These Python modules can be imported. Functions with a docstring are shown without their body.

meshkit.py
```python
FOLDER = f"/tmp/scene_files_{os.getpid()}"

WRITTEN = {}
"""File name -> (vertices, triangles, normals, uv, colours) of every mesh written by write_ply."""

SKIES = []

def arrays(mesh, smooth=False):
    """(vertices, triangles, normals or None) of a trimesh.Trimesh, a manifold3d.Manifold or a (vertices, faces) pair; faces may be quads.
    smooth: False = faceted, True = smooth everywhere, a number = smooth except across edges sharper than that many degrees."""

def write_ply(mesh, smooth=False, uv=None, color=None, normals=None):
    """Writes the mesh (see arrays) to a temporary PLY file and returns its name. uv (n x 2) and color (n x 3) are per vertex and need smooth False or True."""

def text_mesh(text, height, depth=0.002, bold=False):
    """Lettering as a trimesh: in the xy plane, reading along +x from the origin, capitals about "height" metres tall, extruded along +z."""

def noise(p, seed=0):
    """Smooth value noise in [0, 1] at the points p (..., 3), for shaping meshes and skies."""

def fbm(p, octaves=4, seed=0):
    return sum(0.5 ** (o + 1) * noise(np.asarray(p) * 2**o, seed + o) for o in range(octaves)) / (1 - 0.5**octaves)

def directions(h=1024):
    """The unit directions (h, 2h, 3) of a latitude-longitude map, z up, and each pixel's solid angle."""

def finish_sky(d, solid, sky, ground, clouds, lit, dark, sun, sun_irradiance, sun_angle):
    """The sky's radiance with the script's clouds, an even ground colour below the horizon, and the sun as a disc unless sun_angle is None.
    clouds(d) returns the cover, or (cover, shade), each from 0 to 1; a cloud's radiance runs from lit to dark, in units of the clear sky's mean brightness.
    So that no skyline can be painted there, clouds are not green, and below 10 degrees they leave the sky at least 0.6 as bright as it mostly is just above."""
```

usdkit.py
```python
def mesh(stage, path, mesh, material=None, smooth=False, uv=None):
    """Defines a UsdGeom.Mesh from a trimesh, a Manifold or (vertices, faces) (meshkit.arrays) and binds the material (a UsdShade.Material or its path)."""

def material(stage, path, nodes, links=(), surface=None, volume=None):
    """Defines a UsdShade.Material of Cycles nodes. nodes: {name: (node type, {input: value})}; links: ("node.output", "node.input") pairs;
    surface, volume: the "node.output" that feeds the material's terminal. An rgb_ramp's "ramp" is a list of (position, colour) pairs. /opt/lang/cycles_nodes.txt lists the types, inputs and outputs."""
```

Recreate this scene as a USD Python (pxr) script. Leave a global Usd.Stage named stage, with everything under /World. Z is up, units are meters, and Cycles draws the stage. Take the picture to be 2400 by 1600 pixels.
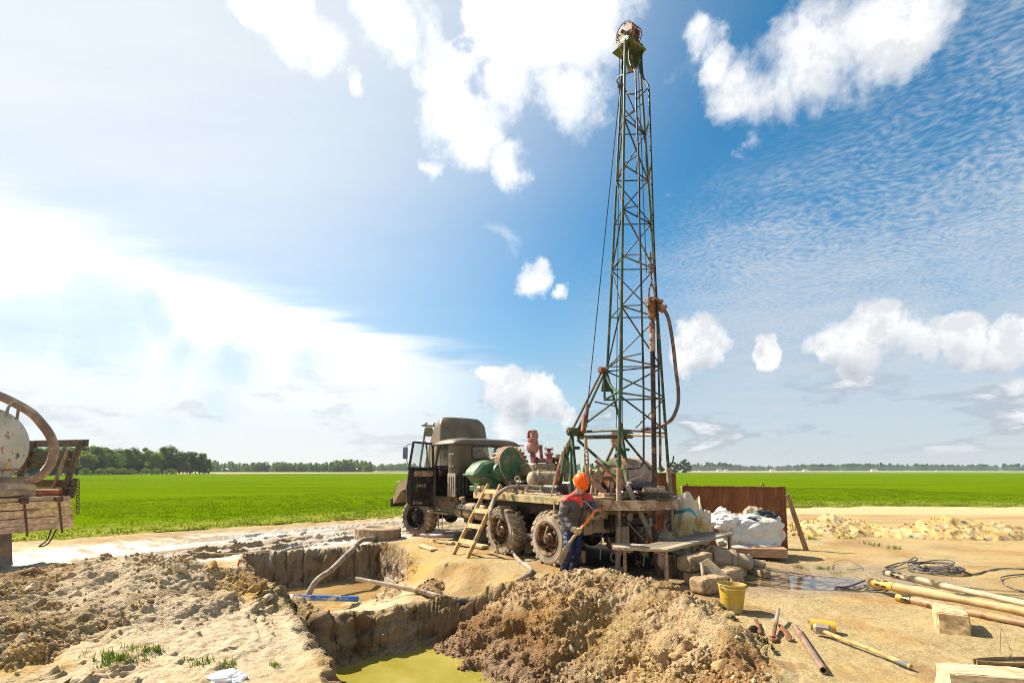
import math, random
import numpy as np, trimesh
from scipy.interpolate import RBFInterpolator
from scipy.spatial import cKDTree
from pxr import Usd, UsdGeom, UsdLux, UsdShade, Gf, Sdf, Vt
import usdkit, meshkit
from meshkit import noise, fbm

stage = Usd.Stage.CreateInMemory()
UsdGeom.SetStageUpAxis(stage, 'Z'); UsdGeom.SetStageMetersPerUnit(stage, 1.0)
UsdGeom.Xform.Define(stage, '/World'); UsdGeom.Scope.Define(stage, '/World/Looks')
PI = math.pi
# ------------------------------------------------------------------ camera, sky, sun, exposure
H = 1.7                       # eye height above the ground
FPX, CX = 1220.0, 1200.0      # focal length and centre column in pixels of the 2400 px photograph
PITCH = math.radians(5.0)
CY = 1102.0 - FPX * math.tan(PITCH)
cam = UsdGeom.Camera.Define(stage, '/World/camera')
cam.CreateHorizontalApertureAttr(36.0); cam.CreateVerticalApertureAttr(24.0)
cam.CreateFocalLengthAttr(36.0 * FPX / 2400)
cam.CreateVerticalApertureOffsetAttr((CY - 800.0) / 2400 * 36.0)
cam.CreateClippingRangeAttr((0.05, 100000.0))
cam.CreateExposureAttr(1.2)
cam.AddTranslateOp().Set((0, 0, H)); cam.AddRotateXOp().Set(90 + math.degrees(PITCH))
SUN_EL = math.radians(47); SUN_AZ = math.atan2(-0.88, 0.47)
SUN = np.array([math.sin(SUN_AZ) * math.cos(SUN_EL), math.cos(SUN_AZ) * math.cos(SUN_EL), math.sin(SUN_EL)])
sun = UsdLux.DistantLight.Define(stage, '/World/sun')
sun.CreateIntensityAttr(1.25); sun.CreateAngleAttr(0.53); sun.CreateNormalizeAttr(True); sun.CreateColorAttr((1.0, 0.925, 0.80))
sun.AddRotateXYZOp().Set((90 - math.degrees(SUN_EL), 0, -math.degrees(SUN_AZ) + 180))

def ray(u, v):
    xc, yc = (u - CX) / FPX, (CY - v) / FPX
    return np.array([xc, math.cos(PITCH) - yc * math.sin(PITCH), math.sin(PITCH) + yc * math.cos(PITCH)])
def G(u, v, z=0.0):            # the point at height z seen at (u, v)
    d = ray(u, v); return np.array([0, 0, H]) + d * ((z - H) / d[2])
def D(u, v, y):                # the point at distance y
    d = ray(u, v); return np.array([0, 0, H]) + d * (y / d[1])

class Nodes:                   # a small node-graph writer
    def __init__(s): s.n, s.l, s.k = {}, [], 0
    def add(s, kind, _out=None, **kw):
        s.k += 1; name = f'n{s.k}'; vals = {}
        for k, x in kw.items():
            if isinstance(x, str) and x.startswith('@'): s.l.append((x[1:], f'{name}.{k}'))
            else: vals[k] = x
        s.n[name] = (kind, vals); return '@' + name + '.' + (_out or 'value')
    def math(s, op, a, b=0.0, c=0.0): return s.add('math', math_type=op, value1=a, value2=b, value3=c)
    def step(s, x, a, b, lo=0.0, hi=1.0): return s.add('map_range', 'result', range_type='smoothstep', value=x, from_min=a, from_max=b, to_min=lo, to_max=hi, clamp=True)
    def mixc(s, f, a, b, t='mix'): return s.add('mix', 'color', mix_type=t, fac=f, color1=a, color2=b)
    def noise(s, vec, scale, detail=4, rough=0.55, dist=0.0, out='fac'): return s.add('noise_texture', out, vector=vec, scale=scale, detail=detail, roughness=rough, distortion=dist)
def make(name, N, surf=None, vol=None):
    return usdkit.material(stage, '/World/Looks/' + name, N.n, N.l, surface=surf[1:] if surf else None, volume=vol[1:] if vol else None)

def build_sky():
    N = Nodes()
    d = N.add('texture_coordinate', 'generated')
    sep = N.add('separate_xyz', 'x', vector=d); dx, dy, dz = sep, sep[:-1] + 'y', sep[:-1] + 'z'
    sky = N.add('sky_texture', 'color', sky_type='single_scattering', sun_disc=False, sun_elevation=SUN_EL, sun_rotation=SUN_AZ,
                altitude=100.0, air_density=1.0, aerosol_density=0.25, ozone_density=1.5)
    sky = N.add('hsv', 'color', hue=0.485, saturation=SKY_SAT, value=1.22, fac=1.0, color=sky)
    # layer coordinates of a flat cloud sheet
    zc = N.math('maximum', dz, 0.03)
    px, py = N.math('divide', dx, zc), N.math('divide', dy, zc)
    sheet = N.add('combine_xyz', 'vector', x=px, y=py, z=0.0)
    warp = N.noise(d, 9.0, 5, 0.6, out='color')
    w1 = N.add('vector_math', 'vector', math_type='subtract', vector1=warp, vector2=(0.5, 0.5, 0.5))
    dw = N.add('vector_math', 'vector', math_type='multiply_add', vector1=w1, vector2=(0.11, 0.11, 0.11), vector3=d)
    f1 = N.noise(d, 7.0, 7, 0.62, 0.3); f2 = N.noise(d, 26.0, 5, 0.65)
    def unit(u, v): r = ray(u, v); return r / np.linalg.norm(r)
    def blobs(items, vec):
        out = None
        for u, v, r, a in items:
            c = unit(u, v); ang = r / FPX * np.dot(c, (0, 1, 0)) ** 1.5
            dp = N.add('vector_math', 'value', math_type='distance', vector1=vec, vector2=tuple(c))
            m = N.step(dp, 0.0, ang * 1.55, a, 0.0)
            out = m if out is None else N.math('maximum', out, m)
        return out
    cum = blobs(CUMULUS, dw); dw2 = N.add('vector_math', 'vector', math_type='multiply_add', vector1=w1, vector2=(0.2, 0.2, 0.2), vector3=d); gap = blobs(GAPS, dw2)
    dens = N.math('add', cum, N.math('multiply_add', f1, 2.5, -1.25))
    dens = N.math('add', N.math('subtract', dens, gap), N.step(cum, 0.0, 0.3, -0.3, 0.0))
    dens = N.math('add', dens, N.math('multiply_add', f2, 0.8, -0.4))
    cov = N.step(dens, N.step(dz, 0.12, 0.5, 0.16, -0.02), N.step(dz, 0.12, 0.5, 0.52, 0.85))
    # small clouds low over the horizon
    low = N.math('multiply', N.step(dz, 0.015, 0.05), N.step(dz, 0.1, 0.24, 1.0, 0.0))
    lowd = N.add('mapping', 'vector', vector=d, scale=(1.0, 1.0, 3.2))
    lown = N.noise(lowd, 6.5, 8, 0.6, 0.2)
    cov_low = N.math('multiply', N.step(lown, 0.5, 0.63), low)
    # rippled high sheet on the right, thin veil and sun haze on the left
    side = N.step(N.math('arctan2', dx, dy), 0.02, 0.5)
    rw = N.noise(sheet, 1.3, 3, 0.5, out='color')
    sh2 = N.add('vector_math', 'vector', math_type='multiply_add', vector1=rw, vector2=(0.5, 0.5, 0.0), vector3=sheet)
    sh3 = N.add('mapping', 'vector', vector=sh2, rotation=(0, 0, 0.45), scale=(0.95, 1.1, 1.0))
    rip = N.noise(sh3, 36.0, 1, 0.5, 0.0); big = N.noise(sheet, 0.9, 4, 0.55)
    big2 = N.noise(sh3, 3.2, 3, 0.5)
    rl = N.math('add', N.math('multiply_add', big, 1.5, -0.75), N.math('multiply_add', big2, 0.7, -0.35))
    rl = N.math('add', rl, N.step(dz, 0.12, 0.52, 0.3, -0.16))
    rip2 = N.math('add', N.math('multiply_add', rip, 1.45, -0.72), rl)
    band = N.math('subtract', N.math('multiply_add', N.math('arctan2', dx, dy), 0.30, 0.36), dz); band = N.math('add', band, N.math('multiply_add', big, 0.3, -0.15))
    ripple = N.math('multiply', N.step(rip2, -0.75, 0.65, 0.0, 0.85), N.math('multiply', side, N.step(band, -0.05, 0.10)))
    # cirrus veil: thickest toward the sun and in a long arc low on the left
    sd = N.add('vector_math', 'value', math_type='dot_product', vector1=d, vector2=tuple(SUN))
    sm = N.add('mapping', 'vector', vector=sheet, rotation=(0, 0, -0.5), scale=(0.5, 1.6, 1.0))
    st = N.noise(sm, 1.3, 7, 0.6, 0.4)
    arc = N.math('subtract', N.math('multiply_add', dx, -0.25, 0.19), dz)       # > 0 under a plane rising to the left
    arc = N.math('add', arc, N.math('multiply_add', st, 0.12, -0.06))
    veil_arc = N.math('multiply', N.step(arc, -0.045, 0.03), N.step(dx, -0.3, 0.16, 1.0, 0.0))
    veil_arc = N.math('multiply', veil_arc, N.step(dz, 0.0, 0.16, 0.72, 1.0))
    lgap = N.math('multiply', blobs(VEILGAPS, dw), N.step(f1, 0.3, 0.6, 0.6, 1.0))
    veil_arc = N.math('multiply', veil_arc, N.math('subtract', 1.0, lgap))
    glow = N.step(sd, 0.42, 0.985)
    veil = N.math('maximum', veil_arc, N.math('multiply', glow, N.step(st, 0.1, 0.7, 0.8, 1.0)))
    hazy = N.step(dz, 0.0, 0.42, 0.66, 0.0)
    # colours (in the sky texture's own units)
    white = N.mixc(N.step(sd, 0.1, 0.9), CLOUD_W, CLOUD_S)
    shade = N.math('multiply', blobs(SHADES, dw), N.step(f1, 0.35, 0.6, 0.45, 1.0))
    inner = N.math('multiply', N.step(f2, 0.42, 0.62, 0.0, 0.35), N.step(sd, 0.45, 0.8, 1.0, 0.1)); cumc = N.mixc(N.math('maximum', shade, inner), white, CLOUD_G)
    col = N.mixc(hazy, sky, CLOUD_H)
    col = N.mixc(ripple, col, CLOUD_R)
    col = N.mixc(N.math('multiply', veil, 0.94), col, N.mixc(N.math('multiply', veil_arc, N.step(dz, .06, .26)), CLOUD_V, CLOUD_S))
    col = N.mixc(N.math('multiply', cov_low, N.step(dx, -.3, .2, .38, .75)), col, N.mixc(N.step(lown, 0.56, 0.7), CLOUD_G, CLOUD_W))
    col = N.mixc(cov, col, cumc)
    bg = N.add('background_shader', 'background', color=col, strength=0.055)
    m = make('sky_look', N, surf=bg)
    dome = UsdLux.DomeLight.Define(stage, '/World/sky')
    UsdShade.MaterialBindingAPI.Apply(dome.GetPrim()).Bind(m)
    dome.GetPrim().SetCustomDataByKey('kind', 'structure')
SKY_SAT = 1.36
CLOUD_W = (8.0, 8.05, 8.1); CLOUD_S = (10.0, 10.0, 10.0); CLOUD_G = (3.1, 3.55, 4.3); CLOUD_V = (7.5, 7.75, 7.9); CLOUD_H = (3.7, 4.5, 5.3); CLOUD_R = (5.0, 5.5, 6.1)
CUMULUS = [(1060, 230, 130, 1), (1150, 120, 200, 1), (1310, 60, 210, 1), (1330, 225, 130, .95), (1110, 330, 80, .85), (1010, 390, 35, .75), (900, 60, 110, .8),
           (760, 120, 80, .7), (680, 60, 90, .8), (590, 5, 60, .7), (830, 200, 40, .6), (1200, 380, 55, .7),
           (1770, 240, 120, .95), (1900, 130, 150, .95), (2060, 60, 150, .9), (1760, 330, 55, .8), (1690, 180, 60, .75), (2160, 10, 90, .7), (1650, 110, 60, .5),
           (1250, 665, 55, 1), (1325, 672, 26, .85),
           (1950, 815, 70, 1), (2040, 780, 80, 1), (2130, 800, 80, .95), (2230, 790, 80, .95), (2350, 800, 70, .9), (2010, 860, 60, .9), (2390, 890, 40, .7),
           (1200, 925, 70, 1), (1280, 930, 55, .95), (1150, 880, 28, .9), (1180, 990, 60, .7), (1640, 815, 60, .85), (1780, 830, 40, .6), (1330, 960, 40, .6)]
GAPS = [(1070, 30, 52, .8), (1095, 95, 50, .8), (1135, 170, 46, .75), (900, 180, 75, .6), (850, 120, 50, .4), (1240, 330, 50, .4)]
VEILGAPS = [(60, 760, 120, .7), (230, 760, 130, .75), (360, 750, 70, .75), (550, 860, 80, .6), (430, 830, 60, .5), (735, 845, 60, .4), (520, 950, 60, .4), (385, 990, 50, .35), (850, 700, 80, .35)]
SHADES = [(2010, 885, 60, 1), (2120, 870, 85, 1), (2220, 865, 75, 1), (2330, 865, 70, 1), (1960, 860, 40, .9), (1220, 968, 55, 1), (1170, 955, 40, .8), (1280, 965, 40, .9), (1260, 700, 30, .6), (1900, 220, 70, .45), (1950, 300, 60, .4), (1650, 860, 40, .7), (1090, 250, 60, .0)]
build_sky()
# ------------------------------------------------------------------ mesh building
def nrm(a): a = np.asarray(a, float); return a / (np.linalg.norm(a) + 1e-12)
def frame(axis):
    z = nrm(axis); x = np.cross(z, [0, 0, 1.0]) if abs(z[2]) < 0.95 else np.cross(z, [1.0, 0, 0]); x = nrm(x)
    return x, np.cross(z, x), z
def spline(pts, n=8):
    p = np.asarray(pts, float)
    if len(p) < 3: return p
    q = np.vstack([2 * p[0] - p[1], p, 2 * p[-1] - p[-2]]); out = []
    for i in range(1, len(q) - 2):
        for t in np.arange(n) / n:
            out.append(0.5 * (2 * q[i] + (q[i + 1] - q[i - 1]) * t + (2 * q[i - 1] - 5 * q[i] + 4 * q[i + 1] - q[i + 2]) * t * t + (3 * q[i] - q[i - 1] - 3 * q[i + 1] + q[i + 2]) * t ** 3))
    return np.array(out + [p[-1]])
class MB:
    def __init__(s): s.v, s.f, s.n = [], [], 0
    def add(s, v, f):
        v = np.asarray(v, float); f = np.asarray(f, int)
        if f.shape[1] == 4: f = np.vstack([f[:, [0, 1, 2]], f[:, [0, 2, 3]]])
        s.v.append(v); s.f.append(f + s.n); s.n += len(v); return s
    def arrays(s): return np.vstack(s.v), np.vstack(s.f)
    def loft(s, rings, caps=True, closed=False):
        r = np.asarray(rings, float); m, k = r.shape[:2]
        i, j = np.meshgrid(np.arange(m if closed else m - 1), np.arange(k), indexing='ij'); i2 = (i + 1) % m; j2 = (j + 1) % k
        f = np.stack([i * k + j, i * k + j2, i2 * k + j2, i2 * k + j], -1).reshape(-1, 4)
        s.add(r.reshape(-1, 3), f)
        if caps and not closed:
            for e, fl in ((0, True), (m - 1, False)):
                c = r[e].mean(0); t = np.array([[k, q, (q + 1) % k] for q in range(k)])
                s.add(np.vstack([r[e], c]), t[:, [0, 2, 1]] if fl else t)
        return s
    def tube(s, pts, rad, sides=8, caps=True, n=0):
        p = spline(pts, n) if n else np.asarray(pts, float)
        rad = np.broadcast_to(rad, (len(pts),)).astype(float)
        if len(rad) != len(p): rad = np.interp(np.linspace(0, 1, len(p)), np.linspace(0, 1, len(rad)), rad)
        t = np.gradient(p, axis=0); t /= np.linalg.norm(t, axis=1, keepdims=True) + 1e-12
        x, y, _ = frame(t[0]); rings = []; ang = np.arange(sides) * 2 * PI / sides
        for c, tt, q in zip(p, t, rad):
            x = nrm(x - tt * np.dot(x, tt)); y = np.cross(tt, x)
            rings.append(c + q * (np.cos(ang)[:, None] * x + np.sin(ang)[:, None] * y))
        return s.loft(rings, caps)
    def cyl(s, a, b, r0, r1=None, sides=12): return s.tube([a, b], [r0, r0 if r1 is None else r1], sides)
    def lathe(s, prof, p, axis, sides=24, caps=True, closed=False):      # prof: (radius, height along the axis)
        x, y, z = frame(axis); p = np.asarray(p, float); ang = np.arange(sides) * 2 * PI / sides
        dirs = np.cos(ang)[:, None] * x + np.sin(ang)[:, None] * y
        return s.loft([p + z * h + dirs * max(r, 1e-4) for r, h in prof], caps, closed)
    def beam(s, a, b, w, h, up=(0, 0, 1), ch=0.15):                      # a bar from a to b, w wide, h along up
        a, b = np.asarray(a, float), np.asarray(b, float); z = nrm(b - a); u = np.asarray(up, float)
        if abs(np.dot(nrm(u), z)) > 0.98: u = np.array([1.0, 0, 0]) if abs(z[0]) < 0.9 else np.array([0, 1.0, 0])
        x = nrm(np.cross(u, z)); y = np.cross(z, x); c = min(w, h) * ch; W, Hh = w / 2, h / 2
        q = [(W, -Hh + c), (W, Hh - c), (W - c, Hh), (-W + c, Hh), (-W, Hh - c), (-W, -Hh + c), (-W + c, -Hh), (W - c, -Hh)]
        L = np.linalg.norm(b - a); e = min(c, L * 0.2)
        rings = []
        for o, k in ((0, 1), (e, 0), (L - e, 0), (L, 1)):
            rings.append([a + z * o + x * (X - np.sign(X) * c * 0.7 * k) + y * (Y - np.sign(Y) * c * 0.7 * k) for X, Y in q])
        return s.loft(rings)
    def box(s, c, ex, ey, ez, ch=0.06):                                  # centre and three full edge vectors
        c, ex, ey, ez = (np.asarray(q, float) for q in (c, ex, ey, ez))
        return s.beam(c - ez / 2, c + ez / 2, np.linalg.norm(ex), np.linalg.norm(ey), up=ey, ch=ch)
    def prism(s, poly, o, ex, ey, ez, holes=()):                         # polygon in (ex, ey), extruded by ez
        from shapely.geometry import Polygon
        P = Polygon(poly, holes); o, ex, ey, ez = (np.asarray(q, float) for q in (o, ex, ey, ez))
        m = trimesh.creation.extrude_polygon(P, 1.0, engine='earcut'); v = np.array(m.vertices)
        f = np.array(m.faces)
        if np.dot(np.cross(ex, ey), ez) < 0: f = f[:, ::-1]
        return s.add(o + v[:, :1] * ex + v[:, 1:2] * ey + v[:, 2:] * ez, f)
    def ball(s, c, r, sub=2, sc=(1, 1, 1)):
        m = trimesh.creation.icosphere(sub); return s.add(np.asarray(c) + m.vertices * r * np.asarray(sc), m.faces)
    def torus(s, c, axis, R, r, n=24, k=8, arc=(0, 2 * PI)):
        x, y, z = frame(axis); full = abs(arc[1] - arc[0]) > 6.28
        A = np.linspace(arc[0], arc[1], n + 1)[:-1] if full else np.linspace(arc[0], arc[1], n)
        B = np.arange(k) * 2 * PI / k
        rings = [np.asarray(c) + np.array([(R + r * np.cos(b)) * (np.cos(a) * x + np.sin(a) * y) + r * np.sin(b) * z for b in B]) for a in A]
        return s.loft(rings, caps=not full, closed=full)
    def grid(s, P, both=0.0):                                            # P (m, n, 3) sheet; both > 0: give it that thickness along its normals
        m, n = P.shape[:2]; i, j = np.meshgrid(np.arange(m - 1), np.arange(n - 1), indexing='ij')
        f = np.stack([i * n + j, (i + 1) * n + j, (i + 1) * n + j + 1, i * n + j + 1], -1).reshape(-1, 4)
        if not both: return s.add(P.reshape(-1, 3), f)
        gu, gv = np.gradient(P, axis=0), np.gradient(P, axis=1); N = np.cross(gu, gv); N /= np.linalg.norm(N, axis=-1, keepdims=True) + 1e-12
        Q = P - N * both; K = m * n
        rim = [(q, 0) for q in range(m)] + [(m - 1, q) for q in range(1, n)] + [(q, n - 1) for q in range(m - 2, -1, -1)] + [(0, q) for q in range(n - 2, 0, -1)]
        rim = np.array([a * n + b for a, b in rim]); r2 = np.roll(rim, -1)
        return s.add(np.vstack([P.reshape(-1, 3), Q.reshape(-1, 3)]), np.vstack([f, f[:, ::-1] + K, np.stack([r2, rim, rim + K, r2 + K], -1)]))
# ------------------------------------------------------------------ prims
used = {}
def numbered(parent, name):
    k = used.get((parent, name), 0); used[(parent, name)] = k + 1
    return f'{parent}/{name}' if k == 0 else f'{parent}/{name}_{k:03d}'
origin = {}
def tag(path, label=None, cat=None, group=None, kind=None):
    p = stage.GetPrimAtPath(path)
    for k, x in (('label', label), ('category', cat), ('group', group), ('kind', kind)):
        if x: p.SetCustomDataByKey(k, x)
    return path
def thing(name, label, cat, loc=(0, 0, 0), group=None, kind=None):
    path = numbered('/World', name); x = UsdGeom.Xform.Define(stage, path); x.AddTranslateOp().Set(tuple(float(q) for q in loc))
    origin[path] = np.asarray(loc, float); return tag(path, label, cat, group, kind)
def part(parent, name, mesh, m, label=None, smooth=32, kind=None):
    path = numbered(parent, name)
    if isinstance(mesh, MB): mesh = mesh.arrays()
    o = origin.get(parent, np.zeros(3)); origin[path] = o
    v, f, = np.asarray(mesh[0], float), mesh[1]
    usdkit.mesh(stage, path, (v - o, f), m, smooth=smooth)
    return tag(path, label, kind=kind)
def single(name, mesh, m, label, cat, group=None, kind=None, smooth=32, loc=None):
    if isinstance(mesh, MB): mesh = mesh.arrays()
    path = numbered('/World', name); v = np.asarray(mesh[0], float)
    o = np.zeros(3) if kind else np.array([v[:, 0].mean(), v[:, 1].mean(), v[:, 2].min()])
    pm = usdkit.mesh(stage, path, (v - o, mesh[1]), m, smooth=smooth)
    if not kind: pm.AddTranslateOp().Set(tuple(map(float, o)))
    origin[path] = o; return tag(path, label, cat, group, kind)
def copy_of(src, loc, rz, label=None, group=None, sc=(1, 1, 1)):
    path = numbered('/World', src.rsplit('/', 1)[1].rstrip('0123456789').rstrip('_'))
    x = UsdGeom.Xform.Define(stage, path); p = x.GetPrim()
    p.GetReferences().AddInternalReference(src); p.SetInstanceable(True); x.ClearXformOpOrder()
    x.AddTranslateOp().Set(tuple(map(float, loc))); x.AddRotateZOp().Set(rz); x.AddScaleOp().Set(tuple(map(float, sc)))
    return tag(path, label, None, group)
# ------------------------------------------------------------------ materials
MUD = (0.33, 0.225, 0.115)
def surf(name, col, rough=0.6, metal=0.0, var=0.18, vs=7.0, dirt=0.0, dcol=MUD, ds=4.0, drange=0.10, bump=0.25, bs=35.0, stretch=(1, 1, 1), rust=0.0, rcol=(0.19, 0.065, 0.022), spec=0.5, bd=0.01, coat=0.0):
    N = Nodes(); pos = N.add('geometry', 'position')
    if stretch != (1, 1, 1): pv = N.add('mapping', 'vector', vector=pos, scale=stretch)
    else: pv = pos
    n1 = N.noise(pv, vs, 5, 0.6)
    lo, hi = tuple(c * (1 - 1.6 * var) for c in col), tuple(min(0.95, c * (1 + 1.6 * var)) for c in col)
    c = N.mixc(N.step(n1, 0.28, 0.72), lo, hi); r = rough
    if rust:
        k = N.step(N.noise(pv, vs * 1.7, 7, 0.7), 0.62 - rust * 0.4, 0.70 - rust * 0.4); c = N.mixc(k, c, rcol)
    if dirt:
        n2 = N.noise(pos, ds, 7, 0.68); k = N.step(n2, 0.62 - dirt * 0.36 - drange / 2, 0.62 - dirt * 0.36 + drange)
        c = N.mixc(k, c, N.mixc(N.noise(pos, 18.0, 4), tuple(q * 0.75 for q in dcol), tuple(min(.9, q * 1.25) for q in dcol))); r = N.math('multiply_add', k, 0.9 - rough, rough)
    b = N.noise(pv, bs, 5, 0.65)
    nb = N.add('bump', 'normal', height=b, strength=bump, distance=bd)
    p = N.add('principled_bsdf', 'BSDF', base_color=c, roughness=r, metallic=metal, normal=nb, specular_ior_level=spec, coat_weight=coat)
    return make(name, N, surf=p)
def wood(name, col, axis, dark=0.55, dirt=0.0, rough=0.8):
    st = tuple(0.06 if k == axis else 1.0 for k in range(3)) if axis is not None else (1, 1, 1)
    return surf(name, col, rough, var=0.3 * dark + 0.12, vs=38.0 if axis is not None else 14.0, stretch=st, bs=60.0, bump=0.45, dirt=dirt, bd=0.004)
# ------------------------------------------------------------------ the ground: one sheet, pits dug into it, spoil thrown up beside them
def sstep(x, a, b): t = np.clip((x - a) / (b - a), 0, 1); return t * t * (3 - 2 * t)
def poly_sd(X, Y, P):          # signed distance to a polygon, > 0 inside; and the place along its outline
    P = np.asarray(P, float); d = np.full(X.shape, 1e9); al = np.zeros(X.shape); ins = np.zeros(X.shape, bool); L = 0.0
    for a, b in zip(P, np.roll(P, -1, 0)):
        e = b - a; l2 = e @ e; t = np.clip(((X - a[0]) * e[0] + (Y - a[1]) * e[1]) / l2, 0, 1)
        q = np.hypot(X - a[0] - t * e[0], Y - a[1] - t * e[1]); near = q < d; d = np.where(near, q, d); al = np.where(near, L + t * math.sqrt(l2), al)
        c = (a[1] > Y) != (b[1] > Y)
        if abs(e[1]) > 1e-9: ins ^= c & (X < a[0] + (Y - a[1]) * e[0] / e[1])
        L += math.sqrt(l2)
    return np.where(ins, d, -d), al
def XY(*uvz): return [tuple(G(u, v, z)[:2]) for u, v, z in uvz]
def XYZ(*uvz): return [tuple(G(u, v, z)) for u, v, z in uvz]
PIT_A = XY((560, 1304, 0), (640, 1294, 0), (760, 1284, 0), (905, 1273, 0), (952, 1286, 0), (984, 1306, 0), (958, 1345, -.15), (925, 1383, -.4), (880, 1408, -.6), (790, 1418, -.64), (700, 1428, -.66), (620, 1428, -.6), (585, 1400, -.2), (565, 1350, 0))
PIT_B = XY((650, 1442, -.35), (700, 1450, -.35), (750, 1459, -.35), (832, 1440, -.35), (886, 1436, -.35), (968, 1416, -.35), (1063, 1409, -.33), (1150, 1398, -.3)) + [(.5, 8.3), (1.3, 8.1), (2.1, 7.2), (2.45, 6.0), (2.25, 4.6), (1.7, 3.2), (-1.1, 3.2)] + XY((760, 1610, -.08), (725, 1545, -.08), (690, 1500, -.12), (668, 1470, -.2))
WATER_A, WATER_B = -.70, -.85
ctrl = XYZ((0, 1600, .06), (150, 1600, .03), (300, 1595, .0), (450, 1590, 0), (560, 1590, -.04), (690, 1600, -.06), (650, 1540, -.05), (600, 1500, .02), (630, 1450, -.12), (560, 1450, .06),
           (0, 1500, .3), (0, 1430, .45), (0, 1370, .48), (60, 1352, .47), (95, 1358, .43), (130, 1385, .28), (160, 1440, .2), (150, 1520, .1),
           (180, 1335, .5), (215, 1312, .55), (260, 1305, .55), (330, 1302, .58), (400, 1306, .55), (450, 1312, .48), (520, 1325, .38), (585, 1337, .3), (606, 1375, .15), (618, 1420, -.05),
           (200, 1400, .36), (280, 1390, .4), (350, 1400, .36), (450, 1400, .3), (540, 1400, .22), (300, 1460, .18), (420, 1470, .12), (520, 1470, .08), (250, 1530, .08), (400, 1530, .04),
           (700, 1446, -.46), (800, 1436, -.44), (900, 1428, -.38), (960, 1395, -.32), (1010, 1385, -.3), (1050, 1395, -.3), (1100, 1375, -.2), (1160, 1350, -.06), (1060, 1350, -.16), (1000, 1345, -.16), (1120, 1395, -.3), (1000, 1410, -.34),
           (885, 1412, -.62), (790, 1424, -.67), (745, 1428, -.68), (700, 1434, -.68), (650, 1434, -.66), (622, 1432, -.58), (928, 1388, -.45), (850, 1416, -.65), (1040, 1322, 0), (1100, 1330, 0), (1200, 1345, 0), (900, 1260, 0), (700, 1275, 0), (560, 1290, 0), (1000, 1290, 0))
ctrl += [(x, y, 0) for x, y in [(-8, 9.2), (-6.5, 9.3), (-10, 8.8), (-12, 6), (-12, 3), (-4.6, 9.9), (-6, 11.5), (-3, 13), (0, 10), (2, 9), (1.5, 8.5), (3, 7), (3.2, 5), (4, 8), (6, 5), (6, 9), (10, 5), (10, 10), (2.6, 3.4), (5, 3), (-9, 13), (0, 14), (6, 14), (12, 14), (-4, 2.6), (-8, 2.6), (0, 2.6)]]
ctrl += [(-7.2, 8.6, .08), (-6.2, 8.5, .15), (-5, 8.6, .1)]
ctrl = np.array(ctrl); base_rbf = RBFInterpolator(ctrl[:, :2], ctrl[:, 2], kernel='linear', smoothing=0.0)
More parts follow.
